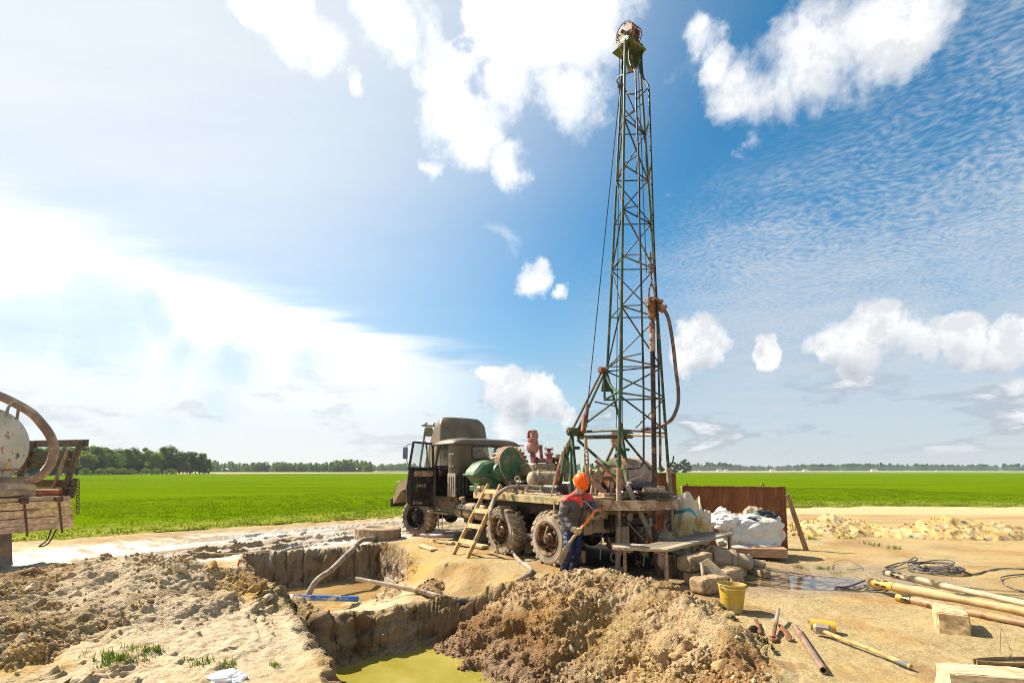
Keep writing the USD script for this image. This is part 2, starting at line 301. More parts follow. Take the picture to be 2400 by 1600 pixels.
hp = XYZ((1150, 1408, -.36), (1180, 1392, -.2), (1225, 1368, -.03), (1260, 1356, .02), (1300, 1350, .04), (1355, 1338, .12), (1400, 1338, .17), (1440, 1348, .13), (1490, 1346, .17), (1530, 1362, .13), (1570, 1375, .12), (1620, 1402, .14), (1690, 1430, .11), (1740, 1462, .06), (1800, 1512, .03), (1850, 1562, .01),
         (1100, 1420, -.48), (1050, 1452, -.65), (1010, 1490, -.85), (1000, 1515, -.95), (1050, 1575, -1.0), (1120, 1590, -.92), (1080, 1500, -.7), (1130, 1460, -.45), (1200, 1420, -.25), (1200, 1480, -.5), (1150, 1545, -.75), (1240, 1560, -.72), (1270, 1500, -.48), (1300, 1430, -.1), (1350, 1395, .04), (1420, 1400, .03), (1370, 1455, -.22), (1420, 1480, -.3), (1330, 1540, -.6), (1400, 1570, -.6), (1500, 1440, .0), (1480, 1510, -.3), (1560, 1480, .03), (1500, 1580, -.5), (1580, 1540, -.2), (1620, 1500, .06), (1640, 1570, -.12), (1700, 1500, .1), (1720, 1560, .04), (1780, 1580, .03), (1700, 1620, -.08), (1600, 1640, -.35), (1450, 1660, -.75), (1300, 1650, -.95), (1800, 1650, -.02))
hp += [(x, y, -.16) for x, y in [(-.6, 9.2), (0.0, 9.3), (.7, 9.25), (1.3, 9.1), (1.9, 8.7), (2.3, 8.2), (2.65, 7.4), (2.85, 6.6), (2.9, 5.9), (2.8, 5.2), (2.65, 4.6), (2.45, 4.0), (2.0, 3.2), (-1.2, 8.6)]] + [(-1.3, 7.4, -1.2), (-1.6, 6.6, -1.2), (-1.2, 5.8, -1.2), (-.3, 5.4, -1.15), (.3, 5.0, -1.1), (1.0, 3.6, -1.1)]
hp = np.array(hp); heap_rbf = RBFInterpolator(hp[:, :2], hp[:, 2], kernel='linear', smoothing=0.001)
def coarse(rbf, xs, ys):
    from scipy.interpolate import RectBivariateSpline
    X, Y = np.meshgrid(xs, ys, indexing='ij'); return RectBivariateSpline(xs, ys, rbf(np.stack([X.ravel(), Y.ravel()], 1)).reshape(X.shape), kx=2, ky=2)
base_sp = coarse(base_rbf, np.arange(-12, 12.1, .16), np.arange(2.6, 14.1, .16))
heap_sp = coarse(heap_rbf, np.arange(-2.4, 3.4, .09), np.arange(3.0, 9.8, .09))
PUDDLES = [(4.75, 8.6, 1.3, .55), (4.35, 7.75, .75, .28), (5.6, 8.15, 1.0, .3), (3.4, 8.25, .7, .35)]
ROAD = np.array([.68, .735]); ROADN = np.array([-.735, .68])
def billow(p, seed): return 1 - np.abs(2 * noise(p, seed) - 1)
def terrain(X, Y, detail=True):
    """height, and the masks wet, chalk, ochre, heap, bank, pit wall"""
    P3 = np.stack([X, Y, np.zeros_like(X)], -1)
    inside = (X > -12) & (X < 12) & (Y > 2.6) & (Y < 14)
    fade = sstep(np.minimum.reduce([X + 12, 12 - X, Y - 2.2, 14 - Y]), 0, 1.2)
    z = np.where(inside, base_sp(np.clip(X, -12, 12), np.clip(Y, 2.6, 14), grid=False) * fade, 0.0)
    z = np.where(np.abs(z) < .012, 0, z)
    bank = sstep(z, .05, .16) * (X < -2) * (Y < 10)
    low = fbm(P3 * .35, 3, 5) - .5; z = z + low * .07 * sstep(np.hypot(X, Y), 3, 9)
    n1, n2, n3 = (fbm(P3 * s, 3, k) - .5 for s, k in ((1.6, 11), (5.5, 12), (14.0, 13)))
    wet = np.zeros_like(z); wall = np.zeros_like(z)
    for poly, floor, wid, seed in ((PIT_A, -1.05, .62, 21), (PIT_B, -1.25, .78, 31)):
        d, al = poly_sd(X, Y, poly)
        teeth = np.abs(np.sin(al * PI / .30 + 1.3 * np.sin(al * 1.7))) ** 3 * sstep(noise(np.stack([al * .8, al * 0, al * 0], -1), seed), .25, .6)
        dn = d + n1 * .13 + n2 * .03 + teeth * .035
        lip = np.exp(-(dn / .10) ** 2) * .03
        t = sstep(dn, 0, wid); t = .62 * t + .38 * np.clip(dn / .22, 0, 1)
        w = sstep(dn, -.02, .05) * (1 - sstep(dn, wid * .9, wid * 1.3)); wall = np.maximum(wall, w)
        z = z + lip + (floor - z) * t; wet = np.maximum(wet, sstep(dn, 0.02, .15))
    hz = np.where((X > -2.3) & (X < 3.2) & (Y > 3.0) & (Y < 9.7), heap_sp(np.clip(X, -2.4, 3.3), np.clip(Y, 3, 9.7), grid=False), -9)
    lump = billow(P3 * 2.2 + 5, 41) * .12 + .08
    hz = hz + (lump - .23) * sstep(hz, -1.0, -.35) + (lump - .14) * (1 - sstep(hz, -1.0, -.35)) * np.where(hz > -2, 1, 0)
    heap = (hz > z - .01) & (hz > -2)
    z = np.where(heap, hz, z)
    blump = billow(P3 * 1.9 + 9, 51) * .13 + .0
    z = z + bank * (blump - .165) * (~heap)
    rough = billow(P3 * 5, 61) * .012 + billow(P3 * 15, 62) * .008 + n1 * .02
    near = sstep(-(X + 1.5), 0, 2) * sstep(9.5 - Y, 0, 1)
    z = z + rough * (1.0 + 2.2 * near) * (1 - bank) * (~heap)
    # the muddy road behind: wheel ruts
    s = (X + 6.3) * ROADN[0] + (Y - 12.2) * ROADN[1]; al = (X + 6.3) * ROAD[0] + (Y - 12.2) * ROAD[1]
    road = sstep(s, -2.6, -1.7) * (1 - sstep(s, 1.9, 2.5)) * sstep(Y, 7.4, 8.4) * sstep(12 - X, 0, 4) * sstep(X + 45, 0, 10)
    wob = .28 * np.sin(al * .35) + .4 * (fbm(np.stack([al * .25, s * .2, s * 0], -1), 2, 71) - .5)
    ruts = sum(np.exp(-((s - c - wob) / .16) ** 2) * dp for c, dp in ((-1.5, .05), (-.7, .1), (.1, .08), (1.0, .11), (1.7, .06)))
    ridge = sum(np.exp(-((s - c - wob) / .14) ** 2) * dp for c, dp in ((-1.15, .05), (-.3, .07), (.55, .05), (1.4, .06), (2.1, .1)))
    z = z + road * (ridge - ruts + billow(P3 * 4, 72) * .022 * (ridge > .03) + billow(P3 * 9, 73) * .008); prd = np.stack([al * .35, s * 1.5, s * 0], -1)
    for cx, cy, a, b in PUDDLES: z = z - .065 * np.exp(-(((X - cx) / a) ** 2 + ((Y - cy) / b) ** 2 * 1.0)) * (.7 + n1)
    edge = np.array(FIELD_EDGE); berm = Y - np.interp(X, edge[:, 0], edge[:, 1])
    z = z + .10 * np.exp(-((berm + .8) / .5) ** 2) * (X < 2) * billow(P3 * 3, 74)
    # colours
    ch = fbm(P3 * .9 + 3, 4, 81); oc = fbm(P3 * 1.3 + 7, 4, 82); br = fbm(P3 * 1.7 + 1, 4, 83)
    leftside = sstep(-X, .8, 2.6) * (Y < 12)
    chalk_glint = sstep(ch + .09 * leftside + .05 * heap, .50, .66) * (.15 + .85 * np.maximum(leftside, heap * sstep(X + .35 * (6.5 - Y), .1, .6)))
    chalk_glint = np.maximum(chalk_glint, (1 - wall) * road * sstep(fbm(P3 * 1.1, 3, 84), .25, .45)); white = (1 - wall) * road * sstep(fbm(prd + 6, 4, 86), .34, .50) * (1 - sstep(ridge, .035, .06))  # pale and white road: sun glint on wet mud, put into the colour
    chalk_glint = np.maximum(chalk_glint, sstep(-X - .5 * n2, 4.6, 5.4) * (Y < 7.0) * .8 * (ch > .42))
    ochre = sstep(oc, .50, .62) * np.maximum(.9 * leftside, .3) * (1 - road)
    q = np.exp(-(((X + 1.75) / .55) ** 2 + ((Y - 9.8) / .5) ** 2)); ochre = np.maximum(ochre, sstep(q + n2 * .5, .35, .7)); bq = np.exp(-(((X + 2.6) / 1.3) ** 2 + ((Y - 8.15) / .75) ** 2)); chalk_glint = np.maximum(chalk_glint, sstep(bq + n1 * .9, .35, .75))
    brown = np.maximum(np.maximum(bank * .22, bank * sstep(br, .45, .58) * .72), heap * (1 - .92 * sstep(X + .3 * (6.2 - Y), .0, 1.0)) * (.75 + .25 * sstep(br, .4, .6)))
    brown = np.maximum(brown, wall * (.32 + .4 * sstep(br, .38, .56))); chalk_glint = np.maximum(chalk_glint * (1 - wall * .6), wall * sstep(oc, .5, .62) * .55); brown = np.maximum(brown * (1 - .8 * road), road * (ridge > .045) * .5)
    brown = np.maximum(brown, sstep(br, .52, .66) * .5 * (1 - bank)); rt_ = sum(np.exp(-((Y - (7.2 + k * 1.15) - .25 * np.sin(X * .9 + k) - .18 * (X - 4)) / .12) ** 2) for k in range(3)) * sstep(X, 2.6, 3.6); z = z - rt_ * .022 * sstep(n1 + .5, .35, .6)
    wet = np.maximum(wet * .8, road * sstep(fbm(prd + 4, 3, 85), .40, .55) * (ridge < .05) * .9)
    wet = np.where(heap, sstep(-.5 - z, 0, .25) * .7, wet)
    for cx, cy, a, b in PUDDLES: wet = np.maximum(wet, 1.0 * sstep(np.exp(-(((X - cx) / a / 1.7) ** 2 + ((Y - cy) / b / 1.9) ** 2)) + n1 * .5, .15, .6))
    return z, wet, chalk_glint + white, ochre, brown, heap, bank, road
FIELD_EDGE = [(-400, -330), (-40, -11), (-14, 10.6), (-11.4, 12.7), (-8, 15.7), (-4.6, 18.7), (0, 22), (5, 24), (9, 23.2), (16, 24.6), (24, 24.0), (60, 22), (400, 10)]

def earth_look():
    N = Nodes(); pos = N.add('geometry', 'position')
    a = N.add('attribute', 'vector', attribute='mask'); b = N.add('attribute', 'vector', attribute='mask2')
    sa = N.add('separate_xyz', 'x', vector=a); wet, chalk_glint, ochre = sa, sa[:-1] + 'y', sa[:-1] + 'z'
    sb = N.add('separate_xyz', 'x', vector=b); brown, dry, under_shade = sb, sb[:-1] + 'y', sb[:-1] + 'z'
    n = N.noise(pos, 1.6, 6, 0.65); n2 = N.noise(pos, 11.0, 6, 0.7); n3 = N.noise(pos, 60.0, 4, 0.7)
    c = N.mixc(N.step(n, .3, .7), (.325, .25, .113), (.43, .345, .172))
    c = N.mixc(N.step(n2, .42, .78, 0, .6), c, (.20, .11, .038))
    c = N.mixc(N.math('minimum', N.math('multiply', brown, N.step(n2, .2, .6, .75, 1.25)), 1.0), c, (.215, .105, .033))
    c = N.mixc(N.math('multiply', ochre, N.step(n2, .25, .6, .3, 1)), c, (.47, .275, .055))
    c = N.mixc(N.math('minimum', N.math('multiply', chalk_glint, N.step(n2, .25, .62, .35, 1)), 1.0), c, (.56, .45, .295))
    c = N.mixc(N.step(chalk_glint, 1.05, 1.9), c, (.80, .76, .68)); c = N.mixc(N.math('multiply', dry, N.step(n2, .3, .6)), c, (.52, .45, .24))  # the whitest tone paints the glint of the wet road
    c = N.mixc(N.step(n3, .35, .7, .4, 0), c, (.16, .09, .04)); c = N.mixc(N.step(N.noise(pos, 5.0, 6, .7, .5), .52, .66, 0, .45), c, (.29, .16, .055))
    c = N.mixc(N.math('multiply', wet, 0.4), c, (.17, .105, .05)); c = N.mixc(N.math('multiply', under_shade, N.step(n2, .2, .6, .7, 1)), c, (.045, .028, .016))  # last mix darkens the ground for the shade under the truck
    cr_ = N.add('separate_xyz', 'x', vector=N.add('attribute', 'vector', attribute='mask3')); vo = N.add('voronoi_texture', 'distance', vector=pos, scale=30.0, feature='f1', detail=2.0, roughness=.7)
    rough = N.math('multiply_add', N.math('multiply', wet, N.step(n2, .3, .55)), -.55, .92)
    bp = N.add('bump', 'normal', height=N.math('add', N.math('multiply_add', n3, .35, n2), N.math('add', N.math('multiply', N.noise(pos, 28.0, 5, .7), .6), N.math('multiply', N.math('multiply', vo, cr_), -.6))), strength=.9, distance=.03)
    return make('earth', N, surf=N.add('principled_bsdf', 'BSDF', base_color=c, roughness=rough, normal=bp, specular_ior_level=N.math('multiply_add', wet, .4, .25)))
EARTH = earth_look()
def graded(a, b, far, step, grow=1.25):
    out = list(np.arange(a, b, step)); s = step
    while out[-1] < far: s *= grow; out.append(out[-1] + s)
    return out
def axis_lines(lo, a, b, hi, step): up = graded(a, b, hi, step, 1.2); dn = graded(-a, -a + step, -lo, step, 1.2); return np.array(sorted(set([-q for q in dn[1:]] + up)))
ylines = [3.2]
while ylines[-1] < 15: ylines.append(ylines[-1] + max(.018, .0037 * ylines[-1]))
s_ = .07
while ylines[-1] < 9000: s_ *= 1.06 if ylines[-1] < 40 else 1.25; ylines.append(ylines[-1] + s_)
ylines = np.array([-3000, -800, -200, -60, -20, -6, -2, 0, 1.2, 2.0, 2.5, 2.8, 3.0] + ylines)
xlines = axis_lines(-7000, -6.6, 6.2, 7000, .019)
TX, TY = np.meshgrid(xlines, ylines, indexing='ij')
tz, twet, tchalk_glint, tochre, tbrown, theap, tbank, troad = terrain(TX, TY)
_gx, _gy = np.gradient(tz, xlines, axis=0), np.gradient(tz, ylines, axis=1); _nl = np.sqrt(1 + _gx ** 2 + _gy ** 2)
_slope = sstep(np.hypot(_gx, _gy), .5, 1.1) * ~theap * (TX > -9) * (TX < 3) * (TY < 14)
_am = np.maximum(np.maximum(_slope * 1.5, theap * 1.35), tbank * .9); _Pn = np.stack([TX, TY, tz], -1)
_ds = np.zeros_like(tz); _k = _am > .02; _q = _Pn[_k]
_ds[_k] = _am[_k] * (billow(_q * np.array([2.6, 2.6, 3.8]), 101) * .10 + billow(_q * np.array([6.5, 6.5, 8.0]), 102) * .065 + billow(_q * 15.0, 103) * .042 + billow(_q * 30.0, 104) * .026 + noise(_q * 55.0, 105) * .014 - .125)
DX, DY, DZ = TX - _gx / _nl * _ds, TY - _gy / _nl * _ds, tz + _ds / _nl
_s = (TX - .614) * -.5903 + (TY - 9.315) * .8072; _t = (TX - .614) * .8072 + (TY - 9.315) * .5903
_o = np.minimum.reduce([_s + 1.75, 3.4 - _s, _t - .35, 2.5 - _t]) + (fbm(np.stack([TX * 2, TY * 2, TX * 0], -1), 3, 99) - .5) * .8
tshade = sstep(_o, -.05, .35) * (1 - troad)  # shade under the truck, painted into the muddy ground colour
tcrumb = np.clip(theap + tbank + _slope, 0, 1) * 1.0
tdry = sstep(TY, 19.5, 21) * (TX > 2) * (TY < 40)
from scipy.interpolate import RegularGridInterpolator
_gz = RegularGridInterpolator((xlines, ylines), DZ, bounds_error=False, fill_value=0)
_D = np.stack([DX, DY, DZ], -1); NRM = np.cross(np.gradient(_D, axis=0), np.gradient(_D, axis=1)); NRM /= np.linalg.norm(NRM, axis=-1, keepdims=True)
def gz(x, y): return float(_gz((x, y)))
def ground_mesh(path, keep, mat_, vset=None):
    m, n = tz.shape; i, j = np.nonzero(keep)
    quads = np.stack([i * n + j, (i + 1) * n + j, (i + 1) * n + j + 1, i * n + j + 1], 1)
    idx, inv = np.unique(quads, return_inverse=True); quads = inv.reshape(-1, 4)
    v = np.stack([DX.ravel()[idx], DY.ravel()[idx], DZ.ravel()[idx]], 1)
    nn = NRM.reshape(-1, 3)[idx]
    me = usdkit.mesh(stage, path, (v, quads), mat_); me.CreateNormalsAttr(Vt.Vec3fArray.FromNumpy(nn.astype(np.float32))); me.SetNormalsInterpolation('vertex')
    pv = UsdGeom.PrimvarsAPI(me)
    for nm, ch in (('mask', (twet, tchalk_glint, tochre)), ('mask2', (tbrown, tdry, tshade)), ('mask3', (tcrumb, tcrumb, tcrumb))):
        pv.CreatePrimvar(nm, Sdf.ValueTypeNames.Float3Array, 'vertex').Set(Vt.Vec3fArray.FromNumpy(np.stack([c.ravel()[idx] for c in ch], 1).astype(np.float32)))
    return path
cell = lambda a: (a[:-1, :-1] + a[1:, :-1] + a[:-1, 1:] + a[1:, 1:]) / 4
k_heap = cell(theap.astype(float)) > .5; k_bank = (cell(tbank) > .5) & ~k_heap; k_road = (cell(troad) > .45) & ~k_heap & ~k_bank
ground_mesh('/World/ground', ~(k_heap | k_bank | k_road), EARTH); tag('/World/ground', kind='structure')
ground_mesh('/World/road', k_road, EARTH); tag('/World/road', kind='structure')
HEAP = thing('dirt_heap', 'large lumpy heap of brown and pale earth in front of the worker', 'dirt heap')
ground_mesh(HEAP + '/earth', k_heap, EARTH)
BANK = thing('dirt_bank', 'long chalky bank of dug earth and stones in the left foreground', 'dirt heap')
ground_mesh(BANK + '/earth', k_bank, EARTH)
# --- clods and stones
rng = np.random.default_rng(7)
clod_mats = [surf(f'clod_{k}', c, .92, var=.2, vs=20, bs=60, bump=.6) for k, c in enumerate([(.30, .19, .08), (.44, .34, .205), (.22, .115, .04), (.36, .22, .065)])]
def rock(r, seed, sub=1):
    m = trimesh.creation.icosphere(sub); q = m.vertices * (1 + .55 * (noise(m.vertices * 1.5 + seed * 7.3, seed)[:, None] - .5) + .25 * (noise(m.vertices * 3.7 + seed, seed + 3)[:, None] - .5))
    for _ in range(7 if sub else 0):
        d = rng.normal(size=3); d /= np.linalg.norm(d); h = q @ d; q = q - d * np.maximum(h - .62, 0)[:, None]
    A = rng.normal(size=(3, 3)); U, _, W = np.linalg.svd(A); q = (q @ (U @ W)) * np.array([1.15, .95, .72]) @ (U @ W).T
    return q * r, m.faces
def scatter(owner, mask, n_big, n_small, rmin, rmax, pick, sink=.35, n_mid=0):
    i, j = np.nonzero(mask & (TX[:-1, :-1] > -9) & (TX[:-1, :-1] < 7) & (TY[:-1, :-1] < 10.5)); area = (xlines[i + 1] - xlines[i]) * (ylines[j + 1] - ylines[j])
    area = np.linalg.norm(np.cross(_D[i + 1, j] - _D[i, j], _D[i, j + 1] - _D[i, j]), axis=1) * (.06 + sstep(fbm(_D[i, j] * 1.9, 3, 131), .44, .60)); sel = rng.choice(len(i), n_big + n_mid + n_small, p=area / area.sum()); small = [MB() for _ in clod_mats]
    for k, s in enumerate(sel):
        x, y, z = _D[i[s], j[s]] + (_D[i[s] + 1, j[s] + 1] - _D[i[s], j[s]]) * rng.random(); nv_ = NRM[i[s], j[s]]
        if z < WATER_B - .02 and Y_in_b(x, y): continue
        big = k < n_big
        r = (rmin + (rmax - rmin) * rng.random() ** 3.0) if big else (.016 + .026 * rng.random() ** 2 if k < n_big + n_mid else .006 + .020 * rng.random() ** 2)
        v, f = rock(r, int(k) % 97, 2 if big and r > .05 else (1 if k < n_big + n_mid else 0)); v = v + np.array([x, y, z]) + nv_ * r * (.55 - sink); c = pick(x, y, rng.random())
        if big: part(owner, 'clod', (v, f), clod_mats[c], smooth=28)
        else: small[c].add(v, f)
    for c, mb in enumerate(small):
        if mb.n: part(owner, 'crumbs', mb, clod_mats[c], smooth=False, kind='stuff')
def Y_in_b(x, y): return -3.4 < x < 1.6 and y < 8.5
pick_heap = lambda x, y, q: (1 if q < .2 else 0) if x + .35 * (6.5 - y) > .55 and q < .45 else (2 if q < .6 else 0)
pick_bank = lambda x, y, q: 1 if q < .36 else (3 if q < .58 else (2 if q < .64 else 0))
scatter(HEAP, k_heap, 240, 7500, .025, .085, pick_heap, n_mid=650); scatter(BANK, k_bank, 140, 13000, .03, .10, pick_bank, n_mid=480)
LOOSE = ~(k_heap | k_bank | k_road); cx_, cy_ = TX[:-1, :-1], TY[:-1, :-1]
GP = '/World/ground'; origin[GP] = np.zeros(3)
scatter(GP, LOOSE & (cx_ < -1.2) & (cy_ < 9.2), 60, 6500, .02, .045, pick_bank, n_mid=350); scatter(GP, LOOSE & (cx_ > 1) & (cy_ < 10), 16, 2400, .012, .03, lambda x, y, q: 0 if q < .6 else 2)
# --- water
def water_look(name, c1, c2, rough=.05):
    N = Nodes(); pos = N.add('geometry', 'position'); n = N.noise(pos, 1.4, 5, .6, .6)
    bp = N.add('bump', 'normal', height=N.noise(pos, 5.0, 4, .5), strength=.12, distance=.04)
    return make(name, N, surf=N.add('principled_bsdf', 'BSDF', base_color=N.mixc(N.step(n, .35, .7), c1, c2), roughness=rough, normal=bp, specular_ior_level=.4))
def sheet(path, poly, z, m, n=30):
    (x0, y0), (x1, y1) = poly; X, Y = np.meshgrid(np.linspace(x0, x1, n), np.linspace(y0, y1, n), indexing='ij')
    mb = MB().grid(np.stack([X, Y, np.full_like(X, z)], -1)); usdkit.mesh(stage, path, mb.arrays(), m); tag(path, kind='structure')
sheet('/World/pit_water', ((-5.9, 8.35), (-1.6, 12.6)), WATER_A, water_look('pit_water', (.24, .15, .055), (.40, .28, .12), .12))
sheet('/World/pond_water', ((-3.6, 3.0), (2.0, 8.3)), WATER_B, water_look('pond_water', (.22, .185, .028), (.28, .235, .055), .07))
sheet('/World/puddle_water', ((2.6, 7.2), (7.2, 9.6)), -.022, water_look('puddle_water', (.17, .11, .055), (.25, .17, .09), .03))
# --- the green field and what lies beyond it
def field_look(name, a, b, c3, yel):
    N = Nodes(); pos = N.add('geometry', 'position')
    mp = N.add('mapping', 'vector', vector=pos, rotation=(0, 0, -.3), scale=(.25, 1.0, 1.0))
    n = N.noise(mp, .16, 6, .6); n2 = N.noise(pos, 2.2, 6, .75); n3 = N.noise(pos, 14.0, 4, .7)
    c = N.mixc(N.step(n, .3, .7), a, b); c = N.mixc(N.step(n2, .45, .75, 0, .45), c, c3); c = N.mixc(N.step(n3, .35, .7, .55, 0), c, tuple(q * .35 for q in a))
    e = N.add('attribute', 'fac', attribute='edge'); c = N.mixc(N.math('multiply', e, N.step(n2, .3, .6)), c, yel)
    bp = N.add('bump', 'normal', height=N.noise(pos, 9.0, 6, .75), strength=.7, distance=.06)
    return make(name, N, surf=N.add('diffuse_bsdf', 'BSDF', color=c, normal=bp))
FIELD = field_look('field_look', (.082, .140, .0008), (.122, .192, .0008), (.14, .20, .002), (.28, .25, .05))
fx = np.concatenate([-graded_ if False else np.array([-600, -300, -150, -80, -50, -35])[:], np.arange(-25, 40, .25), np.array([45, 60, 90, 150, 300, 700])]) if False else np.concatenate([[-600, -300, -150, -80, -50, -35], np.arange(-25, 40, .25), [45, 60, 90, 150, 300, 700]])
ft = np.concatenate([np.linspace(0, 3, 24), 3 * 1.22 ** np.arange(1, 27)]); ft = ft[ft < 430]
FXX, FT = np.meshgrid(fx, ft, indexing='ij'); ed = np.interp(FXX, *np.array(FIELD_EDGE).T)
rag = (fbm(np.stack([FXX * .9, FT * 0, FT * 0], -1), 4, 91) - .5) * 1.6 + (fbm(np.stack([FXX * 3, FT * 0, FT * 0], -1), 3, 92) - .5) * .8
FYY = ed + rag * np.exp(-FT / 1.5) + FT
FZ = .035 + (fbm(np.stack([FXX * .3, FYY * .3, FXX * 0], -1), 3, 5) - .5) * .05 * (FT > .3) + .03 * (FT > .05)
me = usdkit.mesh(stage, '/World/field', MB().grid(np.stack([FXX, FYY, FZ], -1)).arrays(), FIELD, smooth=True); tag('/World/field', kind='structure')
UsdGeom.PrimvarsAPI(me).CreatePrimvar('edge', Sdf.ValueTypeNames.FloatArray, 'vertex').Set(Vt.FloatArray.FromNumpy(np.clip(.95 - FT.ravel() / 5.5, 0, 1).astype(np.float32)))
# young crop: tufts of blades over the near part of the field
def blade_tuft(n, h, seed, spread=.07, wid=.008):
    r = np.random.default_rng(seed); mb = MB()
    for _ in range(n):
        p = np.array([*(r.normal(size=2) * spread), 0]); a = r.random() * 2 * PI; lean = r.random() * .55; hh = h * (.6 + .6 * r.random()); w = wid * (.8 + .5 * r.random())
        d = np.array([math.cos(a), math.sin(a), 0]); side = np.array([-d[1], d[0], 0]) * w
        q = [p + d * (lean * hh * t * t) + np.array([0, 0, hh * (t - .25 * lean * t * t)]) for t in (0, .5, 1)]
        mb.add([q[0] - side, q[0] + side, q[1] + side * .8, q[1] - side * .8, q[2]], [[0, 1, 2], [0, 2, 3], [3, 2, 4]])
    return mb
def leaf_look(name, a, b, trans=.35):
    N = Nodes(); r = N.add('object_info', 'random'); g = N.add('geometry', 'random_per_island'); f = N.math('multiply_add', g, .6, N.math('multiply', r, .4))
    c = N.mixc(f, a, b)
    p = N.add('principled_bsdf', 'BSDF', base_color=c, roughness=.8, specular_ior_level=.05); t = N.add('translucent_bsdf', 'BSDF', color=c)
    return make(name, N, surf=N.add('mix_closure', 'closure', fac=trans, closure1=p, closure2=t))
CROP = leaf_look('crop_leaf', (.095, .165, .001), (.145, .22, .003)); WEED = leaf_look('weed_leaf', (.10, .17, .015), (.22, .25, .04)); STRAW = leaf_look('straw_leaf', (.36, .30, .12), (.46, .40, .18))
def instancer(path, protos, pos, rot, sc, which, label=None, kind='stuff', cat=None):
    pi = UsdGeom.PointInstancer.Define(stage, path); targets = []
    for k, (mb, m) in enumerate(protos):
        usdkit.mesh(stage, f'{path}/clump_{k}' if k else f'{path}/clump', mb.arrays(), m); targets.append(Sdf.Path(f'{path}/clump_{k}' if k else f'{path}/clump'))
    pi.CreatePrototypesRel().SetTargets(targets); pi.CreateProtoIndicesAttr(Vt.IntArray.FromNumpy(np.asarray(which, np.int32)))
    pi.CreatePositionsAttr(Vt.Vec3fArray.FromNumpy(np.asarray(pos, np.float32))); pi.CreateScalesAttr(Vt.Vec3fArray.FromNumpy(np.asarray(sc, np.float32)[:, None].repeat(3, 1)))
    q = np.zeros((len(pos), 4), np.float16); q[:, 3] = np.cos(np.asarray(rot) / 2); q[:, 2] = np.sin(np.asarray(rot) / 2)
    pi.CreateOrientationsAttr([Gf.Quath(float(w), 0, 0, float(z)) for z, w in q[:, 2:]])
    tag(path, label, cat, kind=kind); return path
n = 15000; fxp = rng.uniform(-22, 34, n); ftp = 26 * rng.random(n) ** 1.6
keepf = np.abs(fxp) < 1.05 * (np.interp(fxp, *np.array(FIELD_EDGE).T) + ftp) + 1; fxp, ftp = fxp[keepf], ftp[keepf]
fyp = np.interp(fxp, *np.array(FIELD_EDGE).T) + (fbm(np.stack([fxp * .9, fxp * 0, fxp * 0], -1), 4, 91) - .5) * 1.6 * np.exp(-ftp / 1.5) + ftp
instancer('/World/field_crop', [(blade_tuft(10, .05, 1, .13), CROP), (blade_tuft(10, .06, 2, .15), CROP), (blade_tuft(7, .06, 3, .12), STRAW)], np.stack([fxp, fyp, np.full_like(fxp, .05)], 1), rng.random(len(fxp)) * 6.28, .7 + .7 * rng.random(len(fxp)), np.where(rng.random(len(fxp)) < .22 * np.exp(-ftp / 3), 2, rng.integers(0, 2, len(fxp))),
          'short bright green young crop and dry stalks along the field edge', cat='crop')
# far strips of other fields
def strip(name, y0, y1, x0, x1, z, m): usdkit.mesh(stage, numbered('/World', name), (np.array([[x0, y0, z], [x1, y0, z], [x1, y1, z], [x0, y1, z]], float), np.array([[0, 1, 2], [0, 2, 3]])), m); tag('/World/' + name if used[('/World', name)] == 1 else f'/World/{name}_{used[("/World", name)] - 1:03d}', kind='structure')
GREY_GREEN = surf('far_green', (.16, .24, .06), .9, var=.2, vs=.01, bump=0); PALE = surf('far_pale', (.44, .40, .2), .9, var=.15, vs=.01, bump=0); FALLOW = surf('far_fallow', (.33, .22, .12), .9, var=.2, vs=.02, bump=0)
strip('far_field', 430, 1000, -2500, 2500, .12, GREY_GREEN); strip('far_field', 1000, 5000, -6000, 6000, .2, GREY_GREEN)
strip('far_field', 520, 640, -180, -60, .5, PALE); strip('far_field', 700, 1000, 420, 1500, .6, PALE); strip('far_field', 300, 420, 100, 190, .3, FALLOW); strip('far_field', 560, 640, 120, 520, .6, PALE)
# ------------------------------------------------------------------ the drilling truck
RO = np.array([.614, 9.315, 0]); FA = nrm([-.5903, .8072, 0]); RA = np.array([FA[1], -FA[0], 0]); UP = np.array([0, 0, 1.0])
def T(s, t, z): return RO + FA * s + RA * t + UP * z        # forward, to the right of the left wheels' outer face, up
def DXY(u, v, y): return D(u, v, y)
GREEN = surf('rig_green', (.075, .155, .075), .5, var=.15, dirt=.42, dcol=(.30, .22, .12), ds=5, bump=.1, rust=.12)
GREEN2 = surf('machine_green', (.035, .115, .045), .45, var=.2, dirt=.22, dcol=(.2, .16, .09), ds=6, bump=.1, rust=.05)
OLIVE = surf('cab_olive', (.105, .082, .048), .42, var=.12, vs=2.5, dirt=.12, dcol=(.26, .18, .08), ds=2.2, bump=.05, spec=.45)
HOODM = surf('hood_olive', (.125, .092, .048), .45, var=.2, vs=2.0, rust=.10, rcol=(.17, .085, .02), bump=.06)
BLACK = surf('grimy_black', (.014, .011, .009), .5, var=.4, dirt=.14, dcol=(.12, .075, .04), ds=9)
GREASE = surf('greasy_black', (.012, .010, .009), .25, var=.4, dirt=.12, dcol=(.2, .13, .07), ds=12, bump=.6)
RUBBER = surf('muddy_rubber', (.055, .045, .036), .85, var=.3, dirt=.62, dcol=(.42, .31, .19), ds=3.5, drange=.25, bump=.4)
RUBBER2 = surf('sidewall_rubber', (.085, .07, .056), .8, var=.25, dirt=.62, dcol=(.43, .34, .23), ds=3, drange=.3, bump=.3)
RUBBER3 = surf('dark_sidewall', (.05, .042, .036), .75, var=.3, dirt=.45, dcol=(.30, .20, .12), ds=4, drange=.3, bump=.3)
